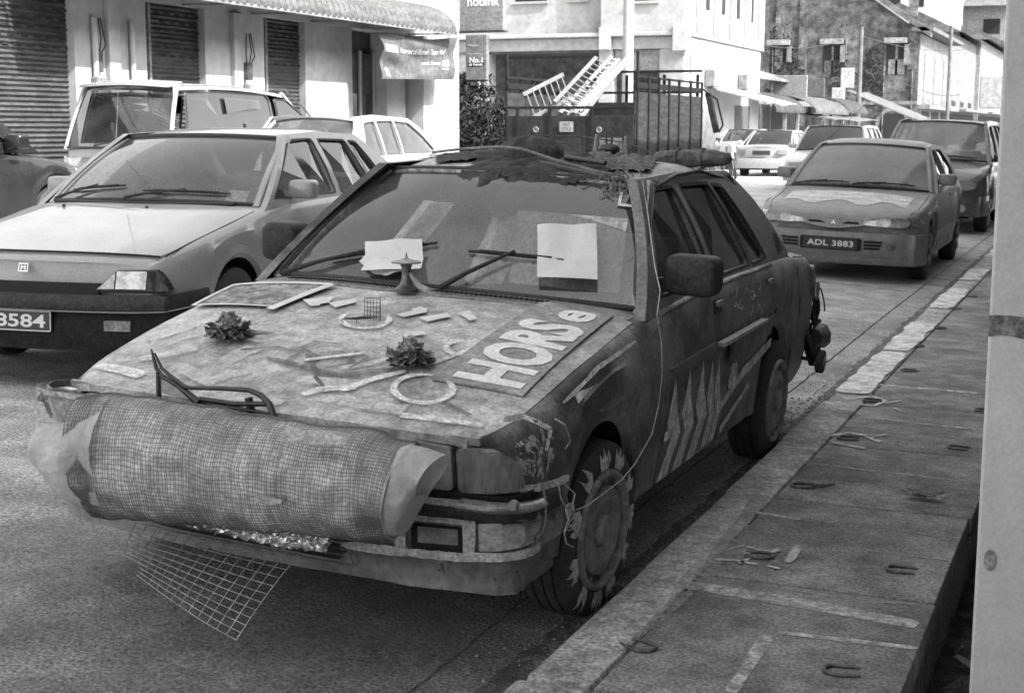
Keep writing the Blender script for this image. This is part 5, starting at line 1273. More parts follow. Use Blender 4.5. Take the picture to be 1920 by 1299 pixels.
# ---- people carrier at the far right
P_m = mat('dark_grey_paint', .05, .07, 2, .3, coat=.5, meso=.1, micro=.1)
c = mkcar('people_carrier', 'tall dark people carrier parked behind the dusty saloon, beside the pillar', (-2.66, 21.45, .05), (0, .03, 0), P_m,
    dict(L=4.4, hw=[(0, .66), (.06, .76), (.3, .84), (2, .87), (3.6, .86), (4.4, .80)], sh=[(0, .72), (.1, .78), (.4, .86), (1.0, .98), (2, 1.0), (4.4, 1.0)], top=[(0, .76), (.1, .82), (.4, .92), (1.0, 1.03), (2, 1.05), (4.4, 1.05)],
         bot=[(0, .24), (4.4, .28)], wheels=(.85, 3.5), ar=.36, wz=.31, flare=.01, bulge=.025, tr=.31, tw=.2, tx=.86, sw0=.16, sw1=.08, nose=[(.2, .0), (.6, .0), (.78, .08)], tail=None,
         ws0=.98, wsk=.22, wb=.76, wz0=1.05, wsd=.03, wt=.63, rf0=1.62, rfk=.12, rz0=1.60, rcz=.03, crown=.03, rw1=4.36, rwk=.05, rb=.74, rwz=1.05, rt=.64, rr1=4.15, rrk=.05, rz1=1.6, rov=.005, zb_=1.0, zr_=1.6, rw_=.65, tp=2.2))
c.crown = .035
greenhouse(c, mat('grey_roof_paint', .18, .14, 3, .4, coat=.3), [(1.1, .97), (1.75, 1.60), (2.5, 1.63), (4.1, 1.61), (4.35, 1.05), (2.4, .98)], [[(1.40, 1.04), (1.85, 1.52), (2.3, 1.55), (2.3, 1.04)], [(2.4, 1.04), (2.4, 1.55), (3.2, 1.55), (3.2, 1.04)], [(3.3, 1.04), (3.3, 1.55), (3.95, 1.53), (4.1, 1.04)]], G_dark, G_dusty, pr=.03, frame=P_m)
yf_ = c.fm_front; r_ = c.root
for sg in (1, -1):
    MB().slab(circle(sg * .58, .70, .14, .075), yf_, .03, d0=.02, sub=.04).build('headlight', M_lensd, r_)
    f = MB().slab(circle(sg * .55, .37, .055), yf_, .01, d0=.075, sub=.04).build('fog_lamp', M_lens, r_)
    for yc in c.wheels: c.wheel(yc, sg, 'alloy', M_alloy)
    c.mirror(P_m, sg, 1.5, 1.08, .18, .14, .12, arm=.02)
    c.side_line([(1.3, .98), (1.35, .5), (1.35, .3)], sg); c.side_line([(2.35, .98), (2.35, .5), (2.35, .3)], sg)
fr_bump(c, .26, .55, .05, P_m, 'bumper', xw=.76, wrap=.48, bul=.02)
MB().slab(quad(-.35, .35, .58, .68), yf_, .01, d0=.01).build('grille', M_gap, r_); MB().slab(quad(-.4, .4, .30, .36), yf_, 0, d0=.074).build('air_slots', M_gap, r_)
c.wiper(0, 0, .05, .06, .8, .05); c.wiper(-.95, 0, -.8, .06, -.1, .06); c.interior(mat('grey_seat', .16), wheelx=.36)
# ---- white van-like people carrier on the far left, tail towards the camera
P_v = mat('white_paint', .36, .34, 2, .25, coat=.5, meso=.04, micro=.03)
c = mkcar('white_van', 'tall white people carrier with roof spoiler, seen from behind, by the shutters at left', (-12.13, 15.3, .19), (0, 0, .04), P_v,
    dict(L=5.1, hw=[(0, .82), (.08, .87), (.3, .90), (3, .90), (4.6, .86), (5.1, .74)], sh=[(0, 1.05), (2, 1.05), (4.0, 1.0), (4.6, .90), (5.1, .72)], top=[(0, 1.07), (3.7, 1.08), (4.4, .98), (5.1, .76)], bot=[(0, .28), (5.1, .26)],
         wheels=(.95, 4.1), ar=.38, wz=.33, flare=.01, bulge=.02, tr=.33, tw=.2, tx=.89, sw0=.08, sw1=.2, nose=[(.3, -.05), (.7, -.03), (1.05, .0)], tail=None,
         ws0=-.02, wsk=.06, wb=.81, wz0=1.07, wsd=.0, wt=.70, rf0=.30, rfk=.08, rz0=1.90, rcz=.035, crown=.06, rw1=4.4, rwk=.2, rb=.76, rwz=1.03, rt=.64, rr1=3.35, rrk=.12, rz1=1.86, rov=.01, zb_=1.05, zr_=1.90, rw_=[(0, .72), (3.2, .70), (4, .66)], tp=3))
greenhouse(c, P_v, [(.04, 1.03), (.34, 1.90), (1.0, 1.93), (3.25, 1.90), (3.8, 1.58), (4.45, 1.03), (2, 1.02)], [[(.40, 1.12), (.55, 1.78), (1.40, 1.81), (2.6, 1.79), (2.68, 1.72), (2.72, 1.12)], [(2.86, 1.12), (2.86, 1.74), (3.2, 1.72), (3.68, 1.48), (4.1, 1.14)]], G_dark, glass('van_screen', .35, .05, .3), glass('van_rear_glass', .35, .02, .3, .02), pr=.03)
yf_ = c.fm_front; r_ = c.root
MB().sheet(lambda a, b: (lerp(-.70, .70, a) * (1 - .02 * b), lerp(.42, .10, b) + .10 * abs(2 * a - 1) ** 3, 1.955 - .045 * b - .03 * (2 * a - 1) ** 2), 20, 5, .035).build('roof_spoiler', P_v, r_, smooth=50)
c.seal_ = None
MB().grid(lambda a, b: c.ws_pt((2 * a - 1) * .97, .02 + .90 * b, .004), 2, 2, skip=lambda a, b: True) if False else None
for sg in (1, -1):
    b = MB().slab(mx_([(.62, .70), (.86, .66), (.86, .95), (.78, .92), (.72, .80), (.60, .80)], sg), yf_, .03, d0=.015, sub=.06).build('tail_lamp', mat('clear_tail_lamp', .28, .42, 12, .2, coat=1), r_)
    MB().slab(mx_([(.63, .66), (.80, .62), (.82, .72), (.68, .77), (.62, .76)], sg), yf_, .01, d0=.022).build('lamp_insert', M_lensd, b)
    for yc in c.wheels: c.wheel(yc, sg, 'alloy', M_alloy)
    c.side_line([(2.48, 1.05), (2.48, .6), (2.48, .32)], sg); c.side_line([(1.42, 1.05), (1.42, .6), (1.42, .32)], sg)
    MB().slab([(1.42, 1.52), (1.42, 1.74), (2.36, 1.72), (2.36, 1.60), (1.9, 1.57)], c.fm_gh(sg), .004, d0=.02).build('window_visor', glass('smoked_visor', .3, .1, .2), r_)
MB().slab(quad(-.55, .55, .86, .94), yf_, .02, d0=.02).build('garnish', mat('chrome_garnish', .4, .3, 4, .2, metal=.6), r_); MB().slab(quad(.22, .36, 1.04, 1.07, .01), yf_, .02, d0=.03).build('handle', M_chrome, r_)
fr_bump(c, .30, .58, .06, P_v, 'bumper', xw=.84, wrap=.5, bul=.02); c.plate('WGB 2071', yf_, -.25, .25, .70, .81, d=.02) if False else None
c.wiper(-.4, .02, -.3, .06, .5, .08); c.interior(M_int, yseat=1.2, dash=False)
# ---- white hatchback between the van and the grey saloon, tail towards the camera
c = mkcar('white_hatchback', 'small white hatchback with rounded roof, seen over the roof of the light grey saloon', (-9.45, 15.4, .19), (0, 0, .08), P_v,
    dict(L=3.75, hw=[(0, .74), (.08, .79), (.3, .82), (2.6, .82), (3.4, .78), (3.75, .66)], sh=[(0, .92), (1.5, .94), (2.8, .90), (3.3, .82), (3.75, .62)], top=[(0, .94), (2.6, .98), (3.2, .88), (3.75, .66)], bot=[(0, .26), (3.75, .24)],
         wheels=(.62, 3.0), ar=.34, wz=.29, flare=.01, bulge=.02, tr=.29, tw=.18, tx=.81, sw0=.08, sw1=.16, nose=None, tail=None, ws0=.0, wsk=.05, wb=.72, wz0=.95, wsd=.0, wt=.56, rf0=.42, rfk=.10, rz0=1.45, rcz=.045, crown=.045,
         rw1=3.05, rwk=.2, rb=.70, rwz=.93, rt=.56, rr1=2.15, rrk=.12, rz1=1.43, rov=.01, zb_=.94, zr_=1.46, rw_=.60, tp=2.6))
greenhouse(c, P_v, [(.06, .92), (.46, 1.47), (1.0, 1.50), (2.15, 1.46), (2.55, 1.28), (3.10, .92), (1.6, .91)], [[(.42, 1.00), (.62, 1.38), (.95, 1.41), (.98, 1.00)], [(1.06, 1.0), (1.04, 1.41), (1.55, 1.42), (1.57, 1.0)], [(1.65, 1.0), (1.63, 1.42), (2.1, 1.39), (2.45, 1.22), (2.82, 1.0)]], glass('pale_car_glass', .3, .12, .2, .05), glass('hatch_glass', .3, .12, .35, .03), pr=.03)
for sg in (1, -1):
    MB().slab(mx_([(.58, .62), (.76, .60), (.76, .92), (.66, .92)], sg), c.fm_front, .03, d0=.015, sub=.06).build('tail_lamp', MATS['clear_tail_lamp'], c.root)
    for yc in c.wheels: c.wheel(yc, sg, 'cap', M_alloy)
    c.mirror(P_v, sg, 2.55, .98, .16, .12, .1)
fr_bump(c, .28, .52, .05, P_v, 'bumper', xw=.76, wrap=.45); c.interior(M_int, yseat=1.1, dash=False)
# ---- dark people carrier cut by the left edge
P_d = mat('black_paint', .014, .02, 3, .2, coat=.4, spec=.4, meso=.1, micro=.05)
c = mkcar('black_people_carrier', 'black car cut off by the left edge, only wing and mirror in view', (-11.05, 8.3, .30), (0, 0, .0), P_d,
    dict(L=4.5, hw=[(0, .78), (.1, .82), (3.6, .85), (4.2, .80), (4.5, .62)], sh=[(0, .98), (2.5, .98), (3.3, .92), (4.1, .80), (4.5, .62)], top=[(0, 1.0), (3.0, 1.02), (3.6, .96), (4.2, .86), (4.5, .66)], bot=[(0, .28), (4.5, .24)],
         wheels=(.8, 3.6), ar=.36, wz=.31, flare=.012, bulge=.03, tr=.31, tw=.2, tx=.85, sw0=.08, sw1=.25, nose=None, tail=None, ws0=.1, wsk=.05, wb=.76, wz0=1.0, wsd=.0, wt=.64, rf0=.6, rfk=.1, rz0=1.5, rcz=.04, crown=.04,
         rw1=3.35, rwk=.2, rb=.72, rwz=1.0, rt=.62, rr1=2.45, rrk=.1, rz1=1.5, rov=.01, zb_=.98, zr_=1.5, rw_=.66, tp=2.4))
greenhouse(c, P_d, [(.15, .97), (.62, 1.5), (1.5, 1.54), (2.45, 1.5), (2.9, 1.3), (3.4, .97), (1.6, .96)], [[(.6, 1.05), (.8, 1.42), (1.45, 1.45), (1.45, 1.05)], [(1.55, 1.05), (1.55, 1.45), (2.35, 1.42), (3.0, 1.07)]], G_dark, G_dark)
c.mirror(P_d, 1, 2.95, 1.08, .22, .16, .13, arm=.03); c.mirror(P_d, -1, 2.95, 1.08, .2, .15, .12)
for sg in (1, -1):
    MB().slab([(3.95, .70), (4.0, .80), (4.32, .72), (4.36, .62)], c.fm_side(sg), .02, d0=.012, sub=.05).build('headlight', M_lens, c.root)
    for yc in c.wheels: c.wheel(yc, sg, 'alloy', M_alloy)
    c.side_line([(3.1, .95), (3.1, .4)], sg)
# ---- white saloon seen from behind, far down the left side
P_s = mat('pale_silver_paint', .26, .24, 2, .3, coat=.4, meso=.04, micro=.03)
def far_tail(name, label, loc, rot, paint, H=1.38, sw=1.0, glz=G_dark, plate=None, grp=None):
    c = mkcar(name, label, loc, rot, paint, dict(L=4.3, hw=[(0, .72), (.08, .79), (.3, .84), (3.4, .83), (4.3, .70)], sh=[(0, .88), (1.0, .92), (3.0, .90), (3.9, .75), (4.3, .62)], top=[(0, .92), (1.0, .96), (3.1, .92), (4.0, .78), (4.3, .65)], bot=[(0, .26), (4.3, .24)],
        wheels=(.95, 3.4), ar=.34, wz=.29, flare=.0, bulge=.03, tr=.29, tw=.18, tx=.83, sw0=.10, sw1=.14, nose=[(.3, -.06), (.5, -.04), (.88, .02)], tail=None, ws0=.75, wsk=.06, wb=.66, wz0=.95, wsd=.02, wt=.54, rf0=1.30, rfk=.06, rz0=H - .03, rcz=.03, crown=.02,
        rw1=3.05, rwk=.2, rb=.70, rwz=.93, rt=.56, rr1=2.35, rrk=.1, rz1=H - .03, rov=.005, zb_=.92, zr_=H - .03, rw_=.58, tp=2.4))
    z = H - .04
    greenhouse(c, paint, [(.74, .92), (1.30, z), (1.8, z + .02), (2.35, z), (3.1, .91), (1.6, .90)], [[(1.12, .98), (1.42, z - .06), (1.80, z - .05), (1.80, .98)], [(1.88, .98), (1.88, z - .05), (2.3, z - .07), (2.8, .98)]], glz, G_dark)
    for sg in (1, -1):
        MB().slab(rnd_poly(mx_([(.48, .68), (.74, .67), (.74, .82), (.46, .80)], sg), .02), c.fm_front, .03, d0=.012, sub=.06).build('tail_lamp', M_lensd, c.root)
        for yc in c.wheels: c.wheel(yc, sg, 'cap', M_alloy)
    fr_bump(c, .28, .56, .06, paint, 'bumper', xw=.76, wrap=.5)
    MB().slab(quad(-.26, .26, .66, .78), c.fm_front, .01, d0=.01).build('number_plate', M_plate, c.root)
    c.interior(M_int, yseat=1.9, dash=False)
    return c
far_tail('silver_saloon', 'pale silver saloon seen from behind, beside the motorcycles far down the street', (-9.55, 40.7, .12), (0, 0, -.03), P_s)
far_tail('dark_windowed_saloon', 'pale saloon partly hidden behind the silver saloon, only its roof and windows showing', (-12.1, 47.5, .14), (0, 0, 0), P_s)
# ---- white hatchback facing the camera beyond the dusty saloon
c = mkcar('white_estate', 'white car with dark windscreen facing the camera, mostly hidden behind the dusty saloon', (-6.0, 31.0, .15), (0, 0, 0), P_v,
    dict(L=4.2, hw=[(0, .66), (.06, .76), (.3, .82), (3.6, .82), (4.2, .76)], sh=[(0, .66), (.4, .76), (1.0, .88), (2, .93), (4.2, .93)], top=[(0, .70), (.4, .80), (1.0, .92), (2, .96), (4.2, .96)], bot=[(0, .24), (4.2, .28)], wheels=(.8, 3.4), ar=.34, wz=.29, flare=.0, bulge=.02,
         tr=.29, tw=.18, tx=.82, sw0=.12, sw1=.08, nose=None, tail=None, ws0=.98, wsk=.15, wb=.74, wz0=.94, wsd=.02, wt=.60, rf0=1.62, rfk=.1, rz0=1.44, rcz=.03, crown=.025, rw1=4.1, rwk=.05, rb=.7, rwz=.95, rt=.58, rr1=3.6, rrk=.05, rz1=1.43, rov=.005, zb_=.93, zr_=1.43, rw_=.62, tp=2.4))
greenhouse(c, P_v, [(1.1, .91), (1.68, 1.43), (2.5, 1.46), (3.6, 1.43), (4.1, .93), (2.4, .92)], [[(1.38, .99), (1.8, 1.36), (2.25, 1.39), (2.25, .99)], [(2.35, .99), (2.35, 1.39), (3.0, 1.38), (3.1, .99)], [(3.2, .99), (3.15, 1.37), (3.5, 1.35), (3.8, .99)]], G_dark, G_dark)
for sg in (1, -1):
    MB().slab(rnd_poly(mx_([(.35, .54), (.68, .54), (.68, .66), (.38, .64)], sg), .02), c.fm_front, .03, d0=.012).build('headlight', M_lens, c.root)
    for yc in c.wheels: c.wheel(yc, sg, 'cap', M_alloy)
    c.mirror(P_v, sg, 1.4, 1.0, .17, .12, .1)
fr_bump(c, .26, .48, .05, P_v, 'bumper', xw=.76, wrap=.45)
# ---- motorcycles
def motorcycle(loc, rz, label):
    e = empty('motorcycle', loc, (0, math.radians(8), rz), label, 'motorcycle', 'motorcycles parked in front of the corner building')
    for y in (0, 1.22):
        w_ = MB(); w_.tube([(0, y + .25 * math.cos(a), .29 + .25 * math.sin(a)) for a in [2 * PI * k / 24 for k in range(25)]], .035, 8, caps=False); wo = w_.build('wheel', M_rub, e, smooth=60)
        sp_ = MB(); [sp_.bar((0, y, .29), (0, y + .24 * math.cos(a), .29 + .24 * math.sin(a)), .012) for a in [PI * k / 4 for k in range(8)]]; sp_.build('spokes', M_chrome, wo)
    mb = MB().tube([(0, .1, .75), (0, .35, .78), (0, .7, .74), (0, .85, .66)], [.05, .10, .11, .06], 8, flat=.6); mb.build('saddle', M_trim, e, smooth=60)
    mb = MB().tube([(0, 1.22, .29), (0, 1.08, .70), (0, 1.02, .92)], .03, 6); mb.tube([(-.3, .92, 1.0), (-.1, 1.02, .96), (.1, 1.02, .96), (.3, .92, 1.0)], .014, 6); mb.tube([(0, 0, .29), (0, .45, .38), (0, .75, .36)], .03, 6); mb.build('frame', M_chrome, e)
    MB().tube([(0, .45, .32), (0, .68, .40), (0, .9, .62), (0, 1.05, .85)], [.10, .13, .12, .09], 8).build('engine', M_trim, e, smooth=60)
    MB().tube([(0, .98, .78), (0, 1.10, .90), (0, 1.12, .95)], [.12, .10, .05], 10).build('headlight', M_lens, e, smooth=60)
    mb = MB(); [mb.bar((sg * .28, .95, .99), (sg * .34, .93, 1.12), .01) for sg in (1, -1)]; [mb.bbox(sg * .34 - .06, sg * .34 + .06, .92, .935, 1.09, 1.17, .01) for sg in (1, -1)]; split_build(mb, 'mirror', M_trim, e)
    return e
motorcycle((aty(1350, 300, 40.5).x, 40.5, .165), math.radians(160), 'dark motorcycle in the middle of the row, just right of the lorry')
motorcycle((aty(1372, 300, 39.3).x, 39.3, .165), math.radians(200), 'dark motorcycle beside the silver saloon, nearer the buildings')
e = motorcycle((aty(1335, 300, 42).x, 42, .165), math.radians(185), 'dark motorcycle farthest back, against the pale wall behind the lorry')
# ---- stake-sided lorry
M_lor = mat('lorry_paint', .018, .03, 5, .7, spec=.15, speck=.2, speckv=.12); M_lorl = mat('lorry_worn_panel', .13, .06, 6, .6, stretch=(1, 1, 3)); M_post = mat('lorry_post', .012, .02, 6, .7, spec=.12)
tk = empty('stake_lorry', (-9.09, 24.0, .15), label='dark stake-sided lorry with high rails, loaded with ladders, tail towards the camera', cat='lorry')
X = 1.21; zf = .95
MB().bbox(-X, X, 0, 4.3, zf - .12, zf, .01).build('load_bed', M_lor, tk)
tg = MB().bbox(-X + .01, X - .01, -.05, -.01, zf - .18, zf + .64, .008).build('tailgate', M_lor, tk)
for x in (-.98, -.36, .43): MB().bbox(x - .03, x + .03, -.075, -.048, zf - .18, zf + .80, .005).build('tailgate_post', M_post, tg)
MB().bbox(-X + .02, X - .02, -.07, -.03, zf + .76, zf + .81, .01).build('tailgate_rail', M_post, tg)
for x in (-.73, .73):
    MB().lathe([(-.065, 0), (-.065, .045), (-.055, .055)], 'y', 16, (x * .82 - .02, .01, zf + .40)).build('reflector', M_lensd, tg, smooth=50)
    MB().tube([(x * .82 - .02 + .045 * math.cos(a), -.065, zf + .40 + .045 * math.sin(a)) for a in [2 * PI * k / 20 for k in range(21)]], .010, 5, caps=False).build('reflector_ring', mat('ring_white', .22), tg)
p = MB().bbox(-.16, .10, -.09, -.078, zf + .36, zf + .54, .004).build('number_plate', mat('pale_plate', .28, .2, 8, .6), tg)
text_on('AAX', lambda u, v, d: (u, -.0905 - d, v), -.10, .04, zf + .46, zf + .52, d=.001).build('lettering', M_trim, p); text_on('5713', lambda u, v, d: (u, -.0905 - d, v), -.12, .06, zf + .38, zf + .44, d=.001).build('lettering', M_trim, p)
for x0, x1 in ((-.9, -.42), (.48, 1.0)): MB().bbox(x0, x1, -.058, -.0505, zf - .02, zf + .26, .003).build('worn_panel', M_lorl, tg)
for sg in (1, -1):
    MB().bbox(sg * X - .02, sg * X + .02, 0, 4.3, zf - .18, zf + 1.05, .006).build('side_board', mat('side_board_grey', .05, .03, 3, .8, spec=.12, stretch=(1, 1, 5)), tk)
    for k, y in enumerate((.05, .70, 1.32, 1.95, 2.6, 3.4, 4.2)): MB().bbox(sg * (X + .025) - .02, sg * (X + .025) + .02, y - .03, y + .03, zf - .18, zf + (1.75 if k == 0 else 1.34), .005).build('side_post', M_post, tk)
    MB().bbox(sg * X - .025, sg * X + .025, 0, 4.3, zf + 1.12, zf + 1.22, .005).build('side_rail', M_post, tk); MB().bbox(sg * X - .02, sg * X + .02, 0, 4.3, zf + 1.30, zf + 1.34, .005).build('side_rail', M_post, tk)
MB().bbox(-X, X, 4.27, 4.31, zf, zf + .95, .006).build('head_board', M_lor, tk)
for z in (.85, 1.12, 1.54): MB().bbox(-X, X, 4.26, 4.32, zf + z, zf + z + .05, .006).build('head_rail', M_post, tk)
for x in (-1.1, -.4, .4, 1.1): MB().bbox(x - .03, x + .03, 4.33, 4.37, zf, zf + 1.5, .006).build('head_post', M_post, tk)
MB().bbox(-1.05, 1.05, 4.5, 6.1, .55, 1.80, .08).build('cab', mat('cab_paint', .16, .1, 5, .5), tk, smooth=40)
MB().bbox(-.85, .85, 4.485, 4.4995, 1.3, 1.7, .003).build('cab_rear_window', G_dark, tk)
for sg in (1, -1):
    for y in (.95, 5.3):
        t_ = MB().lathe([(-.12, .2), (-.12, .36), (-.09, .40), (.09, .40), (.12, .36), (.12, .2), (.06, .18), (.06, 0)], 'x', 30, (sg * .92, y, .25)); t_.build('wheel', M_rub, tk, smooth=40)
MB().tube([(X + .04, 4.2, zf + 1.2), (X + .30, 4.35, zf + 1.0), (X + .42, 4.4, zf + .5), (X + .34, 4.4, zf + .35)], [.02, .02, .02, .02], 6).build('mirror_arm', M_post, tk, smooth=60)
mb = MB(); mb.M = Matrix.Translation((X + .22, 4.3, zf + .75)) @ Matrix.Rotation(math.radians(-14), 4, 'Y'); mb.bbox(-.07, .07, -.03, .03, -.42, .40, .03); mb.build('tarpaulin_flap', M_trim, tk)
# ladders on the lorry
M_alu = mat('aluminium', .17, .13, 8, .35, metal=.2)
def ladder(a, b, wdir, w_, n, label, name='ladder'):
    """rails from a to b, second rail offset by wdir * w_"""
    a, b, o = Vector(a), Vector(b), Vector(wdir).normalized() * w_
    e = empty(name, a, label=label, cat='ladder', group='aluminium ladders on the lorry')
    for p in (Vector(), o): MB().bar(p, b - a + p, .03, .075, up=o).build('rail', M_alu, e)
    for k in range(n):
        t = (k + .6) / n; p = (b - a) * t
        MB().tube([p, p + o], .016, 6).build('rung', M_alu, e)
def lp(u, v, y): return aty(u, v, y)
y0, y1 = 24.5, 26.6
ladder(lp(1040, 192, y0), lp(1118, 108, y1), (1, .1, -.55), .42, 11, 'aluminium ladder leaning steeply on the lorry, its left rail highest')
ladder(lp(1050, 212, y0 + .2), lp(1147, 106, y1 + .1), (.5, .25, -.2), .16, 12, 'aluminium ladder in the middle of the leaning bundle on the lorry', 'ladder')
ladder(lp(1072, 214, y0 + .2), lp(1155, 112, y1 + .2), (.6, .2, -.3), .18, 12, 'aluminium ladder on the right of the leaning bundle, tilted over the tailgate', 'ladder')
ladder(lp(980, 178, y0 + .2), lp(1056, 140, y1 - .6), (.45, .1, -1.2), .46, 7, 'short aluminium ladder lying on its side at the left of the lorry')
mb = MB().bar(lp(1085, 205, y0 + .3), lp(1186, 103, y1 + .5), .05, .12, up=(0, 0, 1)); tag(mb.build('plank', mat('pale_plank', .42, .3, 6, .7)), 'long pale plank leaning beside the ladders on the lorry', 'plank')
# covered motorcycle beside the white hatchback
c0 = atz(862, 285, .6); mb = MB(); cc = Vector((-10.6, 21.5, 0))
mb.grid(lambda a, b: cc + (lambda r, th: Vector((r * math.cos(th) * .36, r * math.sin(th) * .5, 1.36 * (1 - r ** 3) + .10)) * 1)(b, 2 * PI * a) + Vector((.03 * math.sin(12 * PI * a) * b, .03 * math.cos(14 * PI * a) * b, 0)), 60, 14)
tag(mb.build('covered_motorcycle', mat('cover_cloth', .33, .2, 6, .9), smooth=60), 'pale cloth cover draped over a motorcycle behind the white hatchback', 'cover')
# ================================================================== buildings
_mat = mat
def mat(*a, **k):
    k.setdefault('spec', .12); return _mat(*a, **k)
M_wall = mat('white_render', .33, .28, 1.2, .85, meso=.08, micro=.06, detail=10, bump=.1, bscale=30)
M_wall2 = mat('grey_render', .32, .25, 1.0, .85, meso=.12, micro=.08, detail=10)
M_conc = mat('stained_render', .38, .24, .8, .9, detail=12, lo=.3, hi=.7)
M_door = mat('dark_timber', .05, .09, 6, .7)
M_shut = mat('roller_shutter', .075, .05, 2, .5, stretch=(1, 1, 4), metal=.2)
M_met = mat('painted_metal', .2, .14, 4, .5)
def part(name, mb, m, par, smooth=None): return mb.build(name, m, par, smooth)
# ---- left shop row
X = -14.0
sh_ = empty('shop_row', (X, 20, 0), label='white shop row on the left with roller shutters, pillars and a ribbed awning', cat='building')
def LX(x): return x - X
def bl(x0, x1, y0, y1, z0, z1, b=.0): 
    m = MB(); (m.bbox if b else m.box)(LX(x0), LX(x1), y0 - 20, y1 - 20, z0, z1, *([b] if b else [])); return m
def yX(u, v=100, x=X): return atx(u, v, x).y
part('wall', bl(X - 6, X - .45, 3, 29.6, 0, 3.85), M_wall2, sh_); part('upper_wall', bl(X - 6, X + .05, 3, 29.6, 3.9, 8.5), M_wall, sh_)
part('beam', bl(X - .45, X + .02, 3, 29.6, 3.44, 3.89), M_wall, sh_); part('floor', bl(X - 6, X + .9, 3, 29.62, -.3, .26), M_kerb, sh_)
ySh = [(3.2, yX(140, 0, X - .12)), (yX(275, 50, X - .12), yX(385, 50, X - .12)), (yX(495, 80, X - .12), yX(572, 80, X - .12))]
YP = [(yX(140), yX(275)), (yX(385), yX(495)), (yX(572), yX(660))]
for k, (a, b) in enumerate(YP):
    part('pillar', bl(X - .45, X, a, b, .27, 3.438), M_wall if k < 2 else M_wall2, sh_)
    if k < 2: c_ = lerp(a, b, .50); part('pilaster', bl(X - .002, X + .09, c_ - .16, c_ + .10, .27, 3.43, .01), M_wall, sh_)
for k, (a, b) in enumerate(ySh):
    s = MB(); n = 44
    for i in range(n):
        z = .28 + i * (3.43 - .28) / n; h = (3.43 - .28) / n
        s.add([(LX(X - .15), a - 20, z), (LX(X - .15), b - 20, z), (LX(X - .12), b - 20, z + h * .5), (LX(X - .12), a - 20, z + h * .5), (LX(X - .15), b - 20, z + h), (LX(X - .15), a - 20, z + h)], [(0, 1, 2, 3), (3, 2, 4, 5)])
    so = part('roller_shutter', s, M_shut, sh_, None)
    h_ = MB(); rr = random.Random(k)
    for r in range(6):
        z = 3.28 - r * .13
        for j in range(int((b - a) / .26)):
            y = a + .2 + j * .26 + (.13 if r % 2 else 0)
            if y + .12 < b - .1: h_.box(LX(X - .122), LX(X - .112), y - 20, y + .13 - 20, z, z + .028)
    tag(part('vent_slots', h_, M_gap, so), kind='stuff'); part('shutter_rail', bl(X - .17, X - .09, a, a + .06, .27, 3.43), M_met, so); part('shutter_rail', bl(X - .17, X - .09, b - .06, b, .27, 3.43), M_met, so)
# glass doors and noticeboards near the banner
yd = [yX(u, 200) for u in (662, 700, 712, 728, 762, 780, 800, 830, 857)]
part('shop_recess', bl(X - .44, X - .40, yX(660), yd[3], .27, 3.43), mat('shop_interior', .05, .09, 3, .7), sh_)
for a, b in ((yd[0], yd[1]), (yd[1] + .15, yd[3] - .05)):
    d = part('door', bl(X - .36, X - .32, a, b, .27, 3.0), M_door, sh_); part('pane', bl(X - .318, X - .31, a + .12, b - .12, .9, 2.2), G_dark, d); part('notice', bl(X - .308, X - .305, a + .2, b - .25, 1.0, 1.5), mat('notice_paper', .3, .2, 12, .7), d)
    part('door_frame', bl(X - .31, X - .27, b - .05, b + .03, .27, 3.05), mat('pale_frame', .3), d)
part('wall_panel', bl(X - .44, X - .02, yd[3], yd[4], .27, 3.43), M_wall, sh_); part('door_gap', bl(X - .44, X - .25, yd[4] + .01, yd[6] - .8, .27, 3.43), M_door, sh_)
part('pillar', bl(X - .44, X + .30, yd[6] - .75, yd[7], .27, 3.43), M_wall, sh_); part('pillar', bl(X - .44, X - .03, yd[7] + .01, 29.55, .27, 3.43), M_wall2, sh_); part('corner_pillar', bl(X - .10, X + .10, 29.2, 29.64, .27, 3.88), M_wall, sh_)
# meter boxes and cables on the pillars
for k, (a, b) in enumerate(YP[:2]):
    y = lerp(a, b, .27 if k == 0 else .60); xx = X + (.02 if k == 0 else .11)
    m_ = part('meter_box', bl(xx - .02, xx + .10, y - .12, y + .12, 1.75, 2.25, .02), M_met, sh_); part('cutout_fuse', bl(xx - .02, xx + .07, y - .09, y + .08, 2.32, 2.62, .02), mat('fuse_dark', .08, .04, 8, .5), m_)
    t_ = MB()
    for dy, pz in ((-.05, 2.75), (.03, 2.8), (.08, 2.72)): t_.tube([(LX(xx + .03), y + dy - 20, 2.6), (LX(xx + .05), y + dy * 2 - 20, pz), (LX(xx + .03), y + dy - 20, 3.1)], .012, 5)
    part('cables', t_, M_trim, m_)
for y in (YP[0][0] + .38, YP[0][1] - .42): part('drain_pipe', MB().tube([(LX(X + .06), y - 20, .27), (LX(X + .06), y - 20, 3.1)], .045, 8), M_wall, sh_)
# ribbed awning
aw = empty('ribbed_awning', (X, 24, 3.80), label='ribbed curved metal awning along the front of the white shop row', cat='awning')
ya, yb = 15.5, 27.5; ns = int((yb - ya) / .20); mb = MB()
def awp(a, b):
    t = a * ns; rib = .045 * abs(math.sin(PI * t)); an = b * PI / 2; y = lerp(ya, yb, a)
    return (.05 + 1.0 * math.sin(an) * 1.0 + rib * math.sin(an), y - 24, .0 - .36 + .58 * math.cos(an) ** 1.0 + rib * math.cos(an) + .02)
mb.sheet(awp, ns * 6, 8, .01, (-.3, 0, -1)); part('awning_sheet', mb, mat('awning_metal', .095, .07, 3, .55, stretch=(1, .4, 1)), aw, 60)
lo = MB()
for i in range(ns + 1): y = lerp(ya, yb, i / ns); lo.tube([(awp(i / ns, b)[0] + .004, y - 24, awp(i / ns, b)[2] + .006) for b in (0, .25, .5, .75, 1)], .020, 4)
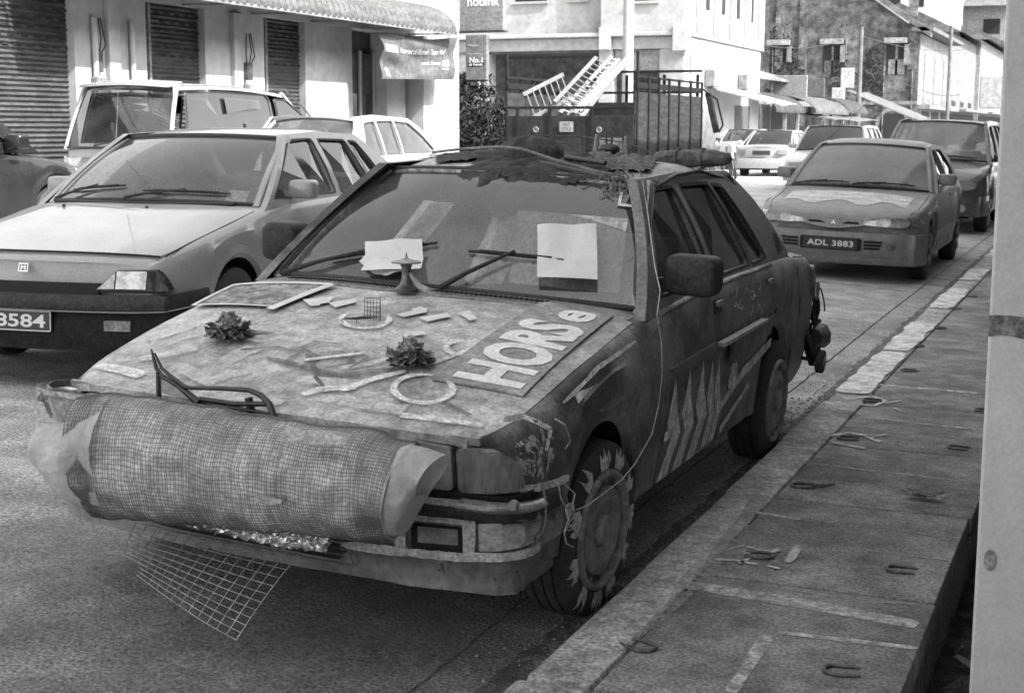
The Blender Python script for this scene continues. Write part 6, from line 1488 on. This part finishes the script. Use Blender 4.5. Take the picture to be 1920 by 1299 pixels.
part('seams', lo, mat('seam_dark', .02, .06, 6, .7), aw); part('awning_rail', MB().bar((1.05, ya - 24, -.36), (1.05, yb - 24, -.36), .05, .05), M_met, aw)
for i in range(7): y = lerp(ya, yb - .2, i / 6); part('bracket', MB().bar((0, y - 24, -.34), (1.03, y - 24, -.36), .03, .03), M_met, aw)
# banner
bn = empty('banner', (X + .55, 26, 2.5), label='sagging printed banner reading Internet di Rumah, hung under the end of the awning', cat='banner')
xb = X + .85; TLb, TRb, BRb, BLb = atx(712, 62, xb), atx(858, 70, xb), atx(850, 150, xb), atx(716, 148, xb); oB = Vector((X + .55, 26, 2.5))
def bnp(u, v, d=0.):
    p = BLb.lerp(BRb, u).lerp(TLb.lerp(TRb, u), v); q = 1 - abs(2 * v - 1) ** 2
    return p - oB + Vector((.06 * math.sin(3 * u + 5 * (1 - v)) * q + .035 * math.sin((u + v) * 11) * (1 - u) + d, 0, -.10 * math.sin(PI * u) * v * .8))
part('cloth', MB().sheet(lambda a, b: bnp(a, b), 40, 20, .004, (-1, 0, 0)), mat('banner_print', .075, .10, 2, .7), bn, 60)
part('pale_band', MB().sheet(lambda a, b: bnp(.02 + a * .17, .60 + b * .17, .006), 8, 4, .001, (-1, 0, 0)), mat('banner_white', .3), bn)
fb = lambda u, v, d: tuple(bnp(u, v, .012 + d))
part('lettering', text_on('Internet di Rumah Tanpa Had', fb, .22, .86, .57, .74, shear=.2, bold=.015), mat('banner_letters', .4), bn); part('lettering', text_on('untuk Semua', fb, .55, .80, .36, .45, shear=.2, bold=.012), MATS['banner_letters'], bn)
part('lettering', text_on('88', fb, .82, .92, .31, .47, shear=.2, bold=.03), MATS['banner_letters'], bn); part('mark', MB().slab([(.05, .06), (.10, .06), (.10, .24), (.05, .24)], fb, 0), MATS['banner_letters'], bn); part('mark', MB().slab([(.82, .24), (.90, .24), (.90, .27), (.82, .27)], fb, 0), MATS['banner_letters'], bn)
# ---- hanging signs in front of the corner building
def sgn(name, px, y, m, label, lines, frame=True):
    a, b = aty(px[0], px[1], y), aty(px[2], px[3], y); e = empty(name, a, label=label, cat='sign'); w_, h = b.x - a.x, b.z - a.z
    mb = MB().bbox(0, w_, 0, .15, h, 0, .01); part('panel', mb, m, e)
    for t, u0, u1, v0, v1, mm in lines: part('lettering', text_on(t, lambda u, v, d: (u, -.004 - d, v), w_ * u0, w_ * u1, h * (1 - v0), h * (1 - v1), bold=.02), mm, e)
    return e, w_, h
M_sg = mat('sign_grey', .20, .15, 3, .6); M_lt = mat('sign_letters', .62); M_lt2 = mat('sign_letters_dim', .36)
e, w_, h = sgn('shop_sign', (862, -70, 943, 57), 30.6, M_sg, 'large square hanging sign reading hotlink, above the smaller sign', [('hotlink', .18, .92, .355, .50, M_lt)])
part('sign_edge', MB().bbox(-.15, w_ + .05, -.03, .18, h - .04, h, .005), M_trim, e)
e, w_, h = sgn('shop_sign', (873, 66, 912, 150), 30.2, mat('sign_grey_dark', .15, .11, 3, .6), 'narrow hanging sign reading No.1 di Perak, below the large square sign', [('Maxis', .1, .62, .74, .79, M_lt2), ('Rangkaian', .1, .85, .555, .60, M_lt2), ('No.1', .2, .82, .38, .50, M_lt)])
k_b = part('black_strip', MB().slab([(w_ * .12, h * .70), (w_ * .88, h * .70), (w_ * .88, h * .62), (w_ * .12, h * .62)], lambda u, v, d: (u, -.006 - d, v), 0), M_plate, e)
part('lettering', text_on('di Perak', lambda u, v, d: (u, -.01 - d, v), w_ * .17, w_ * .84, h * .685, h * .635, bold=.03), M_lt, e)
part('bracket', MB().bar((-.3, .05, .12), (w_ + .3, .05, .12), .03), M_met, e); part('bracket', MB().bar((-.3, .05, h - .02), (w_, .05, h - .02), .03), M_trim, e)
# ---- corner building across the side street
Yc = 48.3; cb = empty('corner_building', (-14, Yc, 0), label='white corner building with open ground floor and heavy cornice, across the side street', cat='building')
def bc(x0, x1, y0, y1, z0, z1, b=.0):
    m = MB(); (m.bbox if b else m.box)(x0 + 14, x1 + 14, y0 - Yc, y1 - Yc, z0, z1, *([b] if b else [])); return m
cz = 4.22
part('upper_wall', bc(-26, -17.0, Yc, 59, cz + .55, 10), M_wall2, cb); part('upper_wall', bc(-16.98, -14.02, Yc - .5, 59, cz + .55, 10), M_wall, cb)
part('cornice', bc(-26, -14.0, Yc - .35, 59.1, cz, cz + .42, .03), M_wall2, cb); part('cornice_band', bc(-26, -13.9, Yc - .60, 59.2, cz + .43, cz + .56, .02), M_wall, cb); part('cornice_bracket', bc(-17.0, -16.6, Yc - .66, Yc - .37, cz - .02, cz + .75, .02), M_wall, cb); part('cornice_bracket', bc(-14.35, -13.85, Yc - .66, Yc - .1, cz - .1, cz + .75, .02), M_wall, cb)
for x0, x1 in ((-20.5, -18.95), (-18.6 + .2, -17.45)):
    wd = part('window', bc(x0 + .1, x1 - .25, Yc - .02, Yc + .05, 5.98, 7.6), M_gap, cb); part('sill', bc(x0, x1 - .15, Yc - .10, Yc - .022, 5.88, 5.96, .01), M_wall2, wd)
wd = part('window', bc(-15.85, -14.95, Yc - .52, Yc - .46, 5.83, 7.6), M_door, cb); part('sill', bc(-15.95, -14.85, Yc - .60, Yc - .522, 5.72, 5.81, .01), M_wall, wd)
for k in range(4): part('window', bc(-14.03, -13.98, 50.6 + k * 2.2, 51.0 + k * 2.2, 5.7, 8), M_gap, cb); 
for k in range(5): part('pilaster', bc(-14.01, -13.85, 49.3 + k * 2.3, 49.75 + k * 2.3, cz + .56, 9.5, .02), M_wall, cb)
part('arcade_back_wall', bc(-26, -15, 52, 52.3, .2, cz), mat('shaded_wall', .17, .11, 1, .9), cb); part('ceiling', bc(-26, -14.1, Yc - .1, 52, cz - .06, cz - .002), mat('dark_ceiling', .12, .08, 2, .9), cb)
part('pillar', bc(-22.6, -21.4, Yc - .2, Yc + .5, .2, cz), M_conc, cb); part('pillar', bc(-14.9, -14.05, Yc - .28, Yc + .5, .2, cz), M_wall2, cb); part('pillar', bc(-17.1, -16.6, Yc - .3, Yc + .2, .2, cz), M_wall2, cb)
part('lower_wall', bc(-14.04, -14.0 + .0, Yc + .52, 59, .2, cz), M_wall, cb); part('doorway', bc(-14.02, -13.985, 55, 57.4, .2, 2.4), M_door, cb)
part('valance', bc(-16.55, -14.9, Yc - .22, Yc - .1, cz - .75, cz - .02), mat('awning_cloth_grey', .2, .13, 2, .8), cb); part('pavement_base', bc(-30, -12.7, Yc - 1.0, 61, -.1, .24), M_kerb, cb)
for y in (50.5, 55.3): part('air_conditioner', bc(-13.97, -13.6, y, y + .8, 3.0, 3.6, .03), M_met, cb)
part('gate', bc(-21.2, -20.2, 51.9, 51.98, .3, 3.2), M_door, cb)
# grey pole in front of it
def pole(name, x, y, z0, h, r, label, m=M_conc, grp=None):
    mb = MB(); mb.lathe([(0, r * 1.0), (h, r * .8), (h, 0)], 'z', 14); o = mb.build(name, m, smooth=40); o.location = (x, y, z0); return tag(o, label, 'pole', grp)
p_ = aty(1176, 200, 44); pole('utility_pole', p_.x, 44, .1, 9, .19, 'thick pale pole standing in front of the corner building, behind the lorry', M_wall2)
# ---- bushes in the gap
def bush(name, c, r, h, n, label, m, seed, ls=.10):
    rb = random.Random(seed); e = empty(name, c, label=label, cat='plant', group='dark bushes in the side street'); mb = MB()
    for i in range(n):
        th = rb.uniform(0, 2 * PI); k = rb.random() ** .4; z = rb.uniform(0, 1); rr = r * k * (.5 + .6 * math.sin(PI * min(1, z * .9 + .1))) * (1 + .3 * math.sin(th * 3 + seed))
        p = Vector((rr * math.cos(th), rr * math.sin(th), z * h)); d = Vector((rb.gauss(0, 1), rb.gauss(0, 1), rb.gauss(.4, 1))).normalized(); s = d.cross(Vector((rb.gauss(0, 1), rb.gauss(0, 1), rb.gauss(0, 1)))).normalized()
        l = ls * rb.uniform(.6, 1.5); mb.add([p - s * l * .25, p + d * l * .5 - s * l * .1, p + d * l, p + s * l * .25 + d * l * .4], [(0, 1, 2, 3)])
    mb.build('foliage', m, e, weld=False, normals=False)
    st = MB()
    for i in range(6): a = rb.uniform(0, 6); st.tube([(0, 0, 0), (r * .3 * math.cos(a), r * .3 * math.sin(a), h * .5), (r * .6 * math.cos(a), r * .6 * math.sin(a), h * .9)], [.03, .02, .008], 5)
    st.build('stems', M_door, e)
M_leaf = mat('dark_leaves', .014, .035, 5, .7)
bush('bush', (-15.1, 32.3, .1), 1.0, 2.7, 5200, 'tall dark bush in the side street, below the narrow sign', M_leaf, 1, .15)
bush('bush', (-13.9, 31.6, .1), .85, 1.9, 3800, 'lower dark bush in the side street, left of the lorry tail', M_leaf, 2, .13)
bush('bush', (-16.9, 34, .1), 1.3, 2.9, 4200, 'dark bush hidden deep in the side street, against the shop row end', M_leaf, 3, .16)
bush('potted_plant', (-13.1, 27.3, .26), .3, .55, 260, 'small pale potted plant at the foot of the white end pillar', mat('pale_leaves', .12, .2, 5, .7), 4, .07)
# side street backdrop wall
sb = empty('side_street_house', (-26, 44, 0), label='shaded house wall closing the side street, behind the bushes', cat='building')
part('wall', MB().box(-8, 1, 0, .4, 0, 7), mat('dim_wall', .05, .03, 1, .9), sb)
# ---- low shop row with curved awnings, down the left side
lr = empty('low_shop_row', (-14.5, 60, 0), label='row of low shops with curved dark awnings beyond the corner building', cat='building')
def br(x0, x1, y0, y1, z0, z1): return MB().box(x0 + 14.5, x1 + 14.5, y0 - 60, y1 - 60, z0, z1)
part('wall', br(-20, -14.9, 59.3, 78, 0, 3.1), mat('low_wall', .2, .13, 1.2, .9), lr)
rg = random.Random(21)
for k in range(7):
    y = 60 + k * 2.55; part('shop_front', br(-14.95, -14.86, y + .2, y + 2.3, .2, 2.6), mat('front_%s' % ('dark' if k % 3 else 'mid'), .035 if k % 3 else .16, .08, 3, .7), lr)
    part('post', br(-13.2, -13.08, y, y + .12, .1, 2.5), M_met, lr)
part('roof', MB().add([(-6, -1, 5.4), (-6, 9, 5.4), (.2, 9, 3.7), (.2, -1, 3.7), (-6, -1, 5.3), (-6, 9, 5.3), (.2, 9, 3.6), (.2, -1, 3.6)], [(0, 1, 2, 3), (7, 6, 5, 4), (0, 3, 7, 4), (2, 1, 5, 6), (3, 2, 6, 7)]), mat('tin_roof', .16, .1, 2, .6), lr)
def curved_awning(y0, y1, z, out, label, m, r=.8, name='curved_awning'):
    mb = MB().sheet(lambda a, b: (out * math.sin(b * PI / 2), lerp(0, y1 - y0, a), -r + r * math.cos(b * PI / 2)), 12, 8, .04, (-.4, 0, -1)); o = mb.build(name, m, smooth=50); o.location = (-14.4, y0, z); return tag(o, label, 'awning', 'curved awnings on the low shops')
M_aw = mat('dark_awning', .045, .03, 1.5, .6); M_aw2 = mat('mid_awning', .085, .055, 1.5, .6)
curved_awning(57, 62.5, 3.0, 1.6, 'dark curved awning on the corner of the white building, nearest of its row', M_aw)
curved_awning(63, 71, 3.0, 2.0, 'long curved awning in the middle of the low shops, below the grey sign board', M_aw2)
curved_awning(72, 78, 3.1, 1.8, 'short curved awning at the far end of the low shops, beside hanging cloths', M_aw)
def flat_awning(y0, y1, z, out, drop, label, m, x=-14.2):
    mb = MB().sheet(lambda a, b: (out * b, lerp(0, y1 - y0, a), -drop * b + .04 * math.sin(a * 9)), 10, 4, .05); o = mb.build('flat_awning', m, smooth=50); o.location = (x, y0, z); return tag(o, label, 'awning', 'sloping awnings on the low shops')
flat_awning(51, 56, 3.0, 2.2, .55, 'pale sloping sheet awning projecting from the white building beside the lorry', mat('pale_awning', .22, .16, 1.5, .7), -14.0)
flat_awning(64, 76, 2.3, 2.4, .35, 'long pale sloping canvas under the middle curved awning', mat('canvas', .12, .09, 1, .8))
flat_awning(80, 88, 3.6, 3.6, 1.5, 'long thin sloping sheet awning reaching out past the low shops, by the arch', mat('mid_sheet', .11, .08, 1, .7))
def board(px, y, m, label, name='sign_board', th=.15, txt=None):
    a, b = aty(px[0], px[1], y), aty(px[2], px[3], y); mb = MB().bbox(0, b.x - a.x, 0, th, b.z - a.z, 0, .02); o = mb.build(name, m); o.location = a
    return tag(o, label, 'sign', 'sign boards above the shops')
board((1452, 142, 1512, 190), 66, mat('board_light', .18, .15, 2, .7), 'large blank grey sign board above the curved awnings')
board((1510, 148, 1545, 185), 80, mat('board_mid', .09, .07, 2, .7), 'darker board right of the large blank sign board')
board((1577, 128, 1600, 165), 86, mat('board_pale', .34, .26, 2, .7), 'pale square sign high on the stained wall, left of the street pole'); board((1560, 165, 1583, 188), 84, MATS['board_pale'], 'pale square sign just above the far sloping awning')
board((1448, 140, 1453, 178), 66, M_met, 'narrow dark edge board left of the large blank sign board') if False else None
board((1305, 125, 1350, 165), 52, mat('ac_board', .55), 'pale box sign fixed to the white building above the lorry') 
# ---- old stained gable building
Yo = 107.7; ob = empty('old_gable_building', (-14, Yo, 0), label='big old building with stained dark gable wall, shuttered windows and an arched doorway', cat='building')
M_old = mat('stained_old_wall', .035, .12, .35, .95, detail=14, lo=.35, hi=.65, speck=.3, speckv=.18, meso=.5, micro=.3, ss=9); 
oz = aty(1725, 60, Yo).z; xl = aty(1427, 10, Yo).x
def bo(u0, v0, u1, v1, dy0, dy1): a, b = aty(u0, v0, Yo), aty(u1, v1, Yo); return MB().box(a.x + 14, b.x + 14, dy0, dy1, b.z, a.z)
gw = MB(); RL = [(-16, oz + 11.2), (-12, oz + 8.4), (-8, oz + 5.6), (-4, oz + 2.8), (0, oz)]
for (x0, z0), (x1, z1) in zip(RL, RL[1:]): gw.add([(x0, 0, -.5), (x1, 0, -.5), (x1, 0, z1), (x0, 0, z0), (x0, 8, -.5), (x1, 8, -.5), (x1, 8, z1), (x0, 8, z0)], [(0, 1, 2, 3), (7, 6, 5, 4), (3, 2, 6, 7)])
part('gable_wall', gw, M_old, ob)
def arch(cu, cv, wu, hv):
    a = aty(cu, cv, Yo); w_ = (aty(cu + wu, cv, Yo).x - a.x); h = a.z - aty(cu, cv + hv, Yo).z
    return a, w_, h
a_, w_, h_ = arch(1675, 208, 25, 45); cx_ = a_.x + 14
P = [(cx_ - w_, 0), (cx_ + w_, 0)] + [(cx_ + w_ * math.cos(t), a_.z - w_ + w_ * math.sin(t)) for t in [PI * k / 14 for k in range(15)]]
part('arched_doorway', MB().slab(P, lambda u, v, d: (u, -.03 - d, v), 0), M_gap, ob)
Q = [(cx_ + (w_ + .3) * math.cos(t), a_.z - w_ + (w_ + .3) * math.sin(t)) for t in [PI * k / 14 for k in range(15)]] + [(cx_ - w_ - .3, 0), (cx_ - w_, 0)] + [(cx_ + w_ * math.cos(t), a_.z - w_ + w_ * math.sin(t)) for t in [PI * k / 14 for k in range(14, -1, -1)]] + [(cx_ + w_, 0), (cx_ + w_ + .3, 0)]
part('arch_surround', MB().slab(Q, lambda u, v, d: (u, -.06 - d, v), .06), mat('arch_plaster', .16, .1, 1.5, .9), ob)
for u0, v0, u1, v1 in ((1445, 88, 1478, 135), (1544, 86, 1578, 135), (1664, 84, 1698, 140)):
    wn = part('window', bo(u0, v0, u1, v1, -.03, -.005), M_gap, ob); part('hood', bo(u0 - 4, v0 - 12, u1 + 4, v0 - 3, -.5, -.0), mat('hood_plaster', .22, .14, 2, .9), wn)
    part('shutter', bo(u1 - 1, v0, u1 + 6, v1 - 18, -.3, -.02), mat('old_shutter', .17, .1, 2, .8), wn); part('frame', bo((u0 + u1) / 2 - 1, v0, (u0 + u1) / 2 + 1, v1, -.06, -.031), MATS['old_shutter'], wn)
    part('lower_panel', bo(u0 + 2, v0 + 28, u1 - 2, v1, -.06, -.032), MATS['old_shutter'] if u0 > 1600 else M_door, wn)
for u in (1462, 1506, 1712): part('pilaster', bo(u - 5, 0, u + 5, 130, -.15, -.0), M_old, ob)
rv = random.Random(31); cr_ = MB()
for k in range(9):
    x = rv.uniform(-11, -.6); z = rv.uniform(1, 8)
    for i in range(260):
        p = Vector((x + rv.gauss(0, .35) + .3 * math.sin(i * .02), -.05 - rv.random() * .15, z + rv.gauss(0, 1.2))); q = rv.uniform(.08, .2)
        cr_.add([p, p + Vector((q, -.03, q * .3)), p + Vector((q * .4, -.05, q))], [(0, 1, 2)])
cp = cr_.build('creeper', M_leaf, weld=False, normals=False); cp.location = (-14, Yo, 0); tag(cp, 'dark creepers growing over the stained gable wall', 'creeper', kind='stuff')
for k in range(5): x = (-10.6, -8.1, -5.2, -2.4, -.4)[k]; part('drain_pipe', MB().tube([(x, -.08, 0), (x, -.08, 8)], .07, 6), M_old, ob)
part('string_course', MB().box(-12, .05, -.14, -.002, 3.25, 3.5), MATS['arch_plaster'] if 'arch_plaster' in MATS else M_conc, ob)
# roof verge running down to the street side
part('roof_edge', MB().add([(.8, -.5, oz + .05), (.8, 0.5, oz + .05), (-16, .5, oz + 11.8), (-16, -.5, oz + 11.8), (.8, -.5, oz - .4), (.8, .5, oz - .4), (-16, .5, oz + 11.3), (-16, -.5, oz + 11.3)], [(0, 1, 2, 3), (4, 7, 6, 5), (0, 3, 7, 4), (0, 4, 5, 1), (1, 5, 6, 2)]), mat('roof_tiles', .07, .12, 1.5, .8), ob)
part('street_front', MB().box(-.4, .02, .1, 20, 0, oz - .1), mat('old_front', .17, .11, 1.2, .9), ob); part('eaves', MB().box(-.5, 1.0, -.5, 20, oz - .1 + .12, oz + .3), MATS['roof_tiles'], ob)
for k in range(3): part('front_window', MB().box(.025, .06, 3 + k * 6, 6 + k * 6, 3.4, 7.0), MATS['old_shutter'], ob); part('lower_opening', MB().box(.025, .05, 2.5 + k * 6, 7 + k * 6, 0, 2.8), M_gap, ob)
part('balcony_slab', MB().box(.03, .9, .2, 20, 2.95, 3.25), MATS['arch_plaster'], ob)
# ---- buildings farther down the street
def far_house(name, y0, y1, x, z, m, label, floors=2, wm=M_gap, arches=False, roof=True):
    e = empty(name, (x, y0, 0), label=label, cat='building'); part('wall', MB().box(-9, 0, 0, y1 - y0 - .05, 0, z), m, e)
    for f in range(floors):
        for k in range(3):
            y = (y1 - y0) * (k + .2) / 3; zz = 3.9 + f * 3.2 if floors > 1 else 3.9
            if zz + 1.8 > z: continue
            P = [(y, zz - (.4)), (y + (y1 - y0) * .14, zz - .4)] + [(y + (y1 - y0) * .07 * (1 + math.cos(t)), zz + 1.5 + .5 * math.sin(t)) for t in [PI * j / 8 for j in range(9)]]
            part('window', MB().slab(P, lambda u, v, d: (.03 + d, u, v), 0), wm, e)
    part('shop_opening', MB().box(.02, .05, .4, y1 - y0 - .6, 0, 2.8), M_gap, e); part('canopy', MB().box(.0, 1.4, .2, y1 - y0 - .3, 3.0, 3.2), MATS['arch_plaster'], e)
    if roof: part('roof', MB().add([(.9, -.3, z), (.9, y1 - y0, z), (-4.5, y1 - y0, z + 2.6), (-4.5, -.3, z + 2.6), (-9, -.3, z), (-9, y1 - y0, z)], [(0, 1, 2, 3), (3, 2, 5, 4), (0, 3, 4)]), MATS['roof_tiles'], e)
    return e
M_far = mat('far_render', .20, .16, .8, .9)
far_house('far_shophouse', 128.5, 150, -14, 9.6, mat('far_grey', .15, .11, .8, .9), 'grey shophouse with flat upper wall beyond the old gable building', 1)
far_house('far_shophouse', 150, 178, -13.6, 10.2, M_far, 'shophouse with three arched upper windows near the pale pillar', 1)
far_house('far_shophouse', 178, 260, -13.4, 11, MATS['far_grey'], 'farthest shophouse of the street, beside the pale pillar', 2)
o = MB().box(-26, -15.6, 131, 160, 0, 16.5); e = empty('tall_block', (-15.6, 131, 0), label='tall white block rising behind the roofs at top right', cat='building')
part('wall', MB().box(-8, 0, 0, 20, 9, 19), mat('white_block', .4), e); 
for k in range(3): part('window', MB().box(-6.4 + 2 * k, -5.2 + 2 * k, -.04, -.01, 12, 14.5), M_gap, e)
e = empty('tiered_block', (-14.5, 190, 0), label='distant block with deep overhanging roof at the top right', cat='building')
part('wall', MB().box(-9, 0, 0, 20, 0, 19), M_far, e); part('overhang', MB().box(-11, 1.5, -2, 22, 16.5, 17.4), mat('overhang_grey', .24, .18, 1, .9), e); part('window', MB().box(-2.6, -.6, -.05, -.01, 13.2, 15), M_gap, e); part('wall_panel', MB().box(-2.4, .2, -.3, -.05, 18, 22), MATS['white_block'], e)
a = aty(1838, 142, 120); o = MB().bbox(0, 2.3, 0, .3, -2.6, 0, .1).build('hanging_sign', mat('far_sign', .3, .2, 3, .7)); o.location = a; tag(o, 'tall pale hanging sign beside the pale pillar, far down the street', 'sign')
# end of the street
e = empty('street_end_house', (-4, 270, 0), label='distant building closing the end of the street', cat='building'); part('wall', MB().box(-25, 40, 0, 8, 0, 14), M_far, e)
# poles and cables far off
M_pole = mat('pole_grey', .12, .08, 2, .8)
p_ = aty(1608, 240, 80); pole('utility_pole', p_.x, 80, .1, aty(1605, 55, 80).z, .15, 'tall thin pale pole in front of the stained gable wall', M_pole, 'poles down the street')
p_ = aty(1775, 240, 98); pole('utility_pole', p_.x, 98, .1, aty(1772, 52, 98).z, .13, 'thin pale pole at the corner of the old gable building', M_pole, 'poles down the street')
def cable(a, b, sag, label, r=.018):
    P = [Vector(a).lerp(Vector(b), t / 20) - Vector((0, 0, sag * 4 * (t / 20) * (1 - t / 20))) for t in range(21)]
    tag(MB().tube(P, r, 4).build('overhead_cable', M_trim), label, 'cable', 'cables across the street')
cable(aty(1425, 84, 62), aty(1606, 64, 80), .4, 'overhead cable from the white building to the tall thin pole'); cable(aty(1606, 64, 80), aty(1830, 90, 110), .5, 'overhead cable from the tall thin pole to the right edge')
cable(aty(1640, 120, 90), aty(1730, 170, 105), .2, 'sagging cable crossing the stained wall above the arch'); cable(aty(1730, 170, 105), aty(1800, 178, 106), .2, 'cable bundle on the street front of the old building')
cable(aty(1510, 270, 34), aty(1600, 190, 60), -.3, 'thin dark stay rising from behind the dusty saloon to the far awning', .012)
mb = MB(); rb = random.Random(5)
for k in range(14): P = [Vector((-13.4 + rb.uniform(-.3, 1.2), rb.uniform(76, 79), 2.9 - .3 * j + rb.uniform(-.05, .05))) for j in range(3)]; mb.add([P[0], P[0] + Vector((.25, 0, 0)), P[0] + Vector((.25, 0, -.7)), P[0] + Vector((0, 0, -.8))], [(0, 1, 2, 3)])
# ---- left pavement edge
struct(MB().box(-14, -12.7, -10, 29.62, -.1, .255).build('left_pavement', M_kerb)); 
# ---- right-hand shophouse whose shadow covers the parked cars
rbld = empty('arcade_house', (0, 0, 0), label='tall arcaded shophouse over the right pavement, its shadow covering the parked cars', cat='building')
part('upper_wall', MB().box(-.02, 8, -12, 34, 3.3, 8.2), M_wall2, rbld); part('arcade_ceiling', MB().box(-.0, 3, -12, 34, 3.18, 3.29), M_wall2, rbld); part('shop_wall', MB().box(3.0, 8, -12, 34, .05, 3.17), mat('shop_wall_grey', .3, .2, 1, .8), rbld)
part('eave', MB().box(-.5, 8.2, -12.2, 34.2, 8.22, 8.4), M_wall2, rbld)
for y in (8.4, 12.8, 17.2, 21.6, 26.0, 30.4, -.5, -4.9): part('pillar', MB().bbox(-.05 + .10, .55, y, y + .5, .05, 3.17, .01), M_wall, rbld)
M_pil = mat('pale_pillar_paint', .54, .49, 2, .7, bump=.05, bscale=20, meso=.06, micro=.07)
# near pillar: left edge runs through (1875, 0) and (1808, 1299) in the photograph
pl = empty('arcade_pillar', (-.295, 3.86, 0), label='pale out-of-focus pillar along the right edge, close to the camera', cat='pillar')
part('shaft', MB().bbox(0, .46, 0, .46, -.5, 3.16, .008), M_pil, pl)
st_ = MB(); zc = aty(1880, 612, 3.86).z
part('stain_band', MB().sheet(lambda a, b: (lerp(-.0, .46, a), -.003, zc - .028 + .056 * b + .012 * noise.noise(Vector((a * 6, b * 3, 0)))), 16, 3, .001, (0, 1, 0)), worn('pillar_stain', .14, .22, 22, .72, .1), pl)
zc = aty(1860, 1050, 3.86).z; part('rust_mark', MB().slab(circle(.035, zc, .016, .03, 14), lambda u, v, d: (u + .02 * (v - zc) * 0 - .0, -.003 - d, v), 0), worn('rust_mark_paint', .2, .3, 20, .7, .15), pl)
# rubble at the foot of the pillar
mb = MB(); rb = random.Random(14)
for k in range(70):
    p = Vector((rb.uniform(-.46, -.14), rb.uniform(3.3, 8), -.33)); s = rb.uniform(.01, .035)
    mb.add([p + Vector((rb.gauss(0, s), rb.gauss(0, s), abs(rb.gauss(0, s)))) for _ in range(6)], [(0, 1, 2), (2, 3, 4), (4, 5, 0), (0, 2, 4), (1, 3, 5)])
tag(mb.build('rubble', mat('rubble_grey', .35, .2, 9, .9), weld=False), 'pale rubble and scraps in the dark drain beside the pillar', 'rubble', kind='stuff')
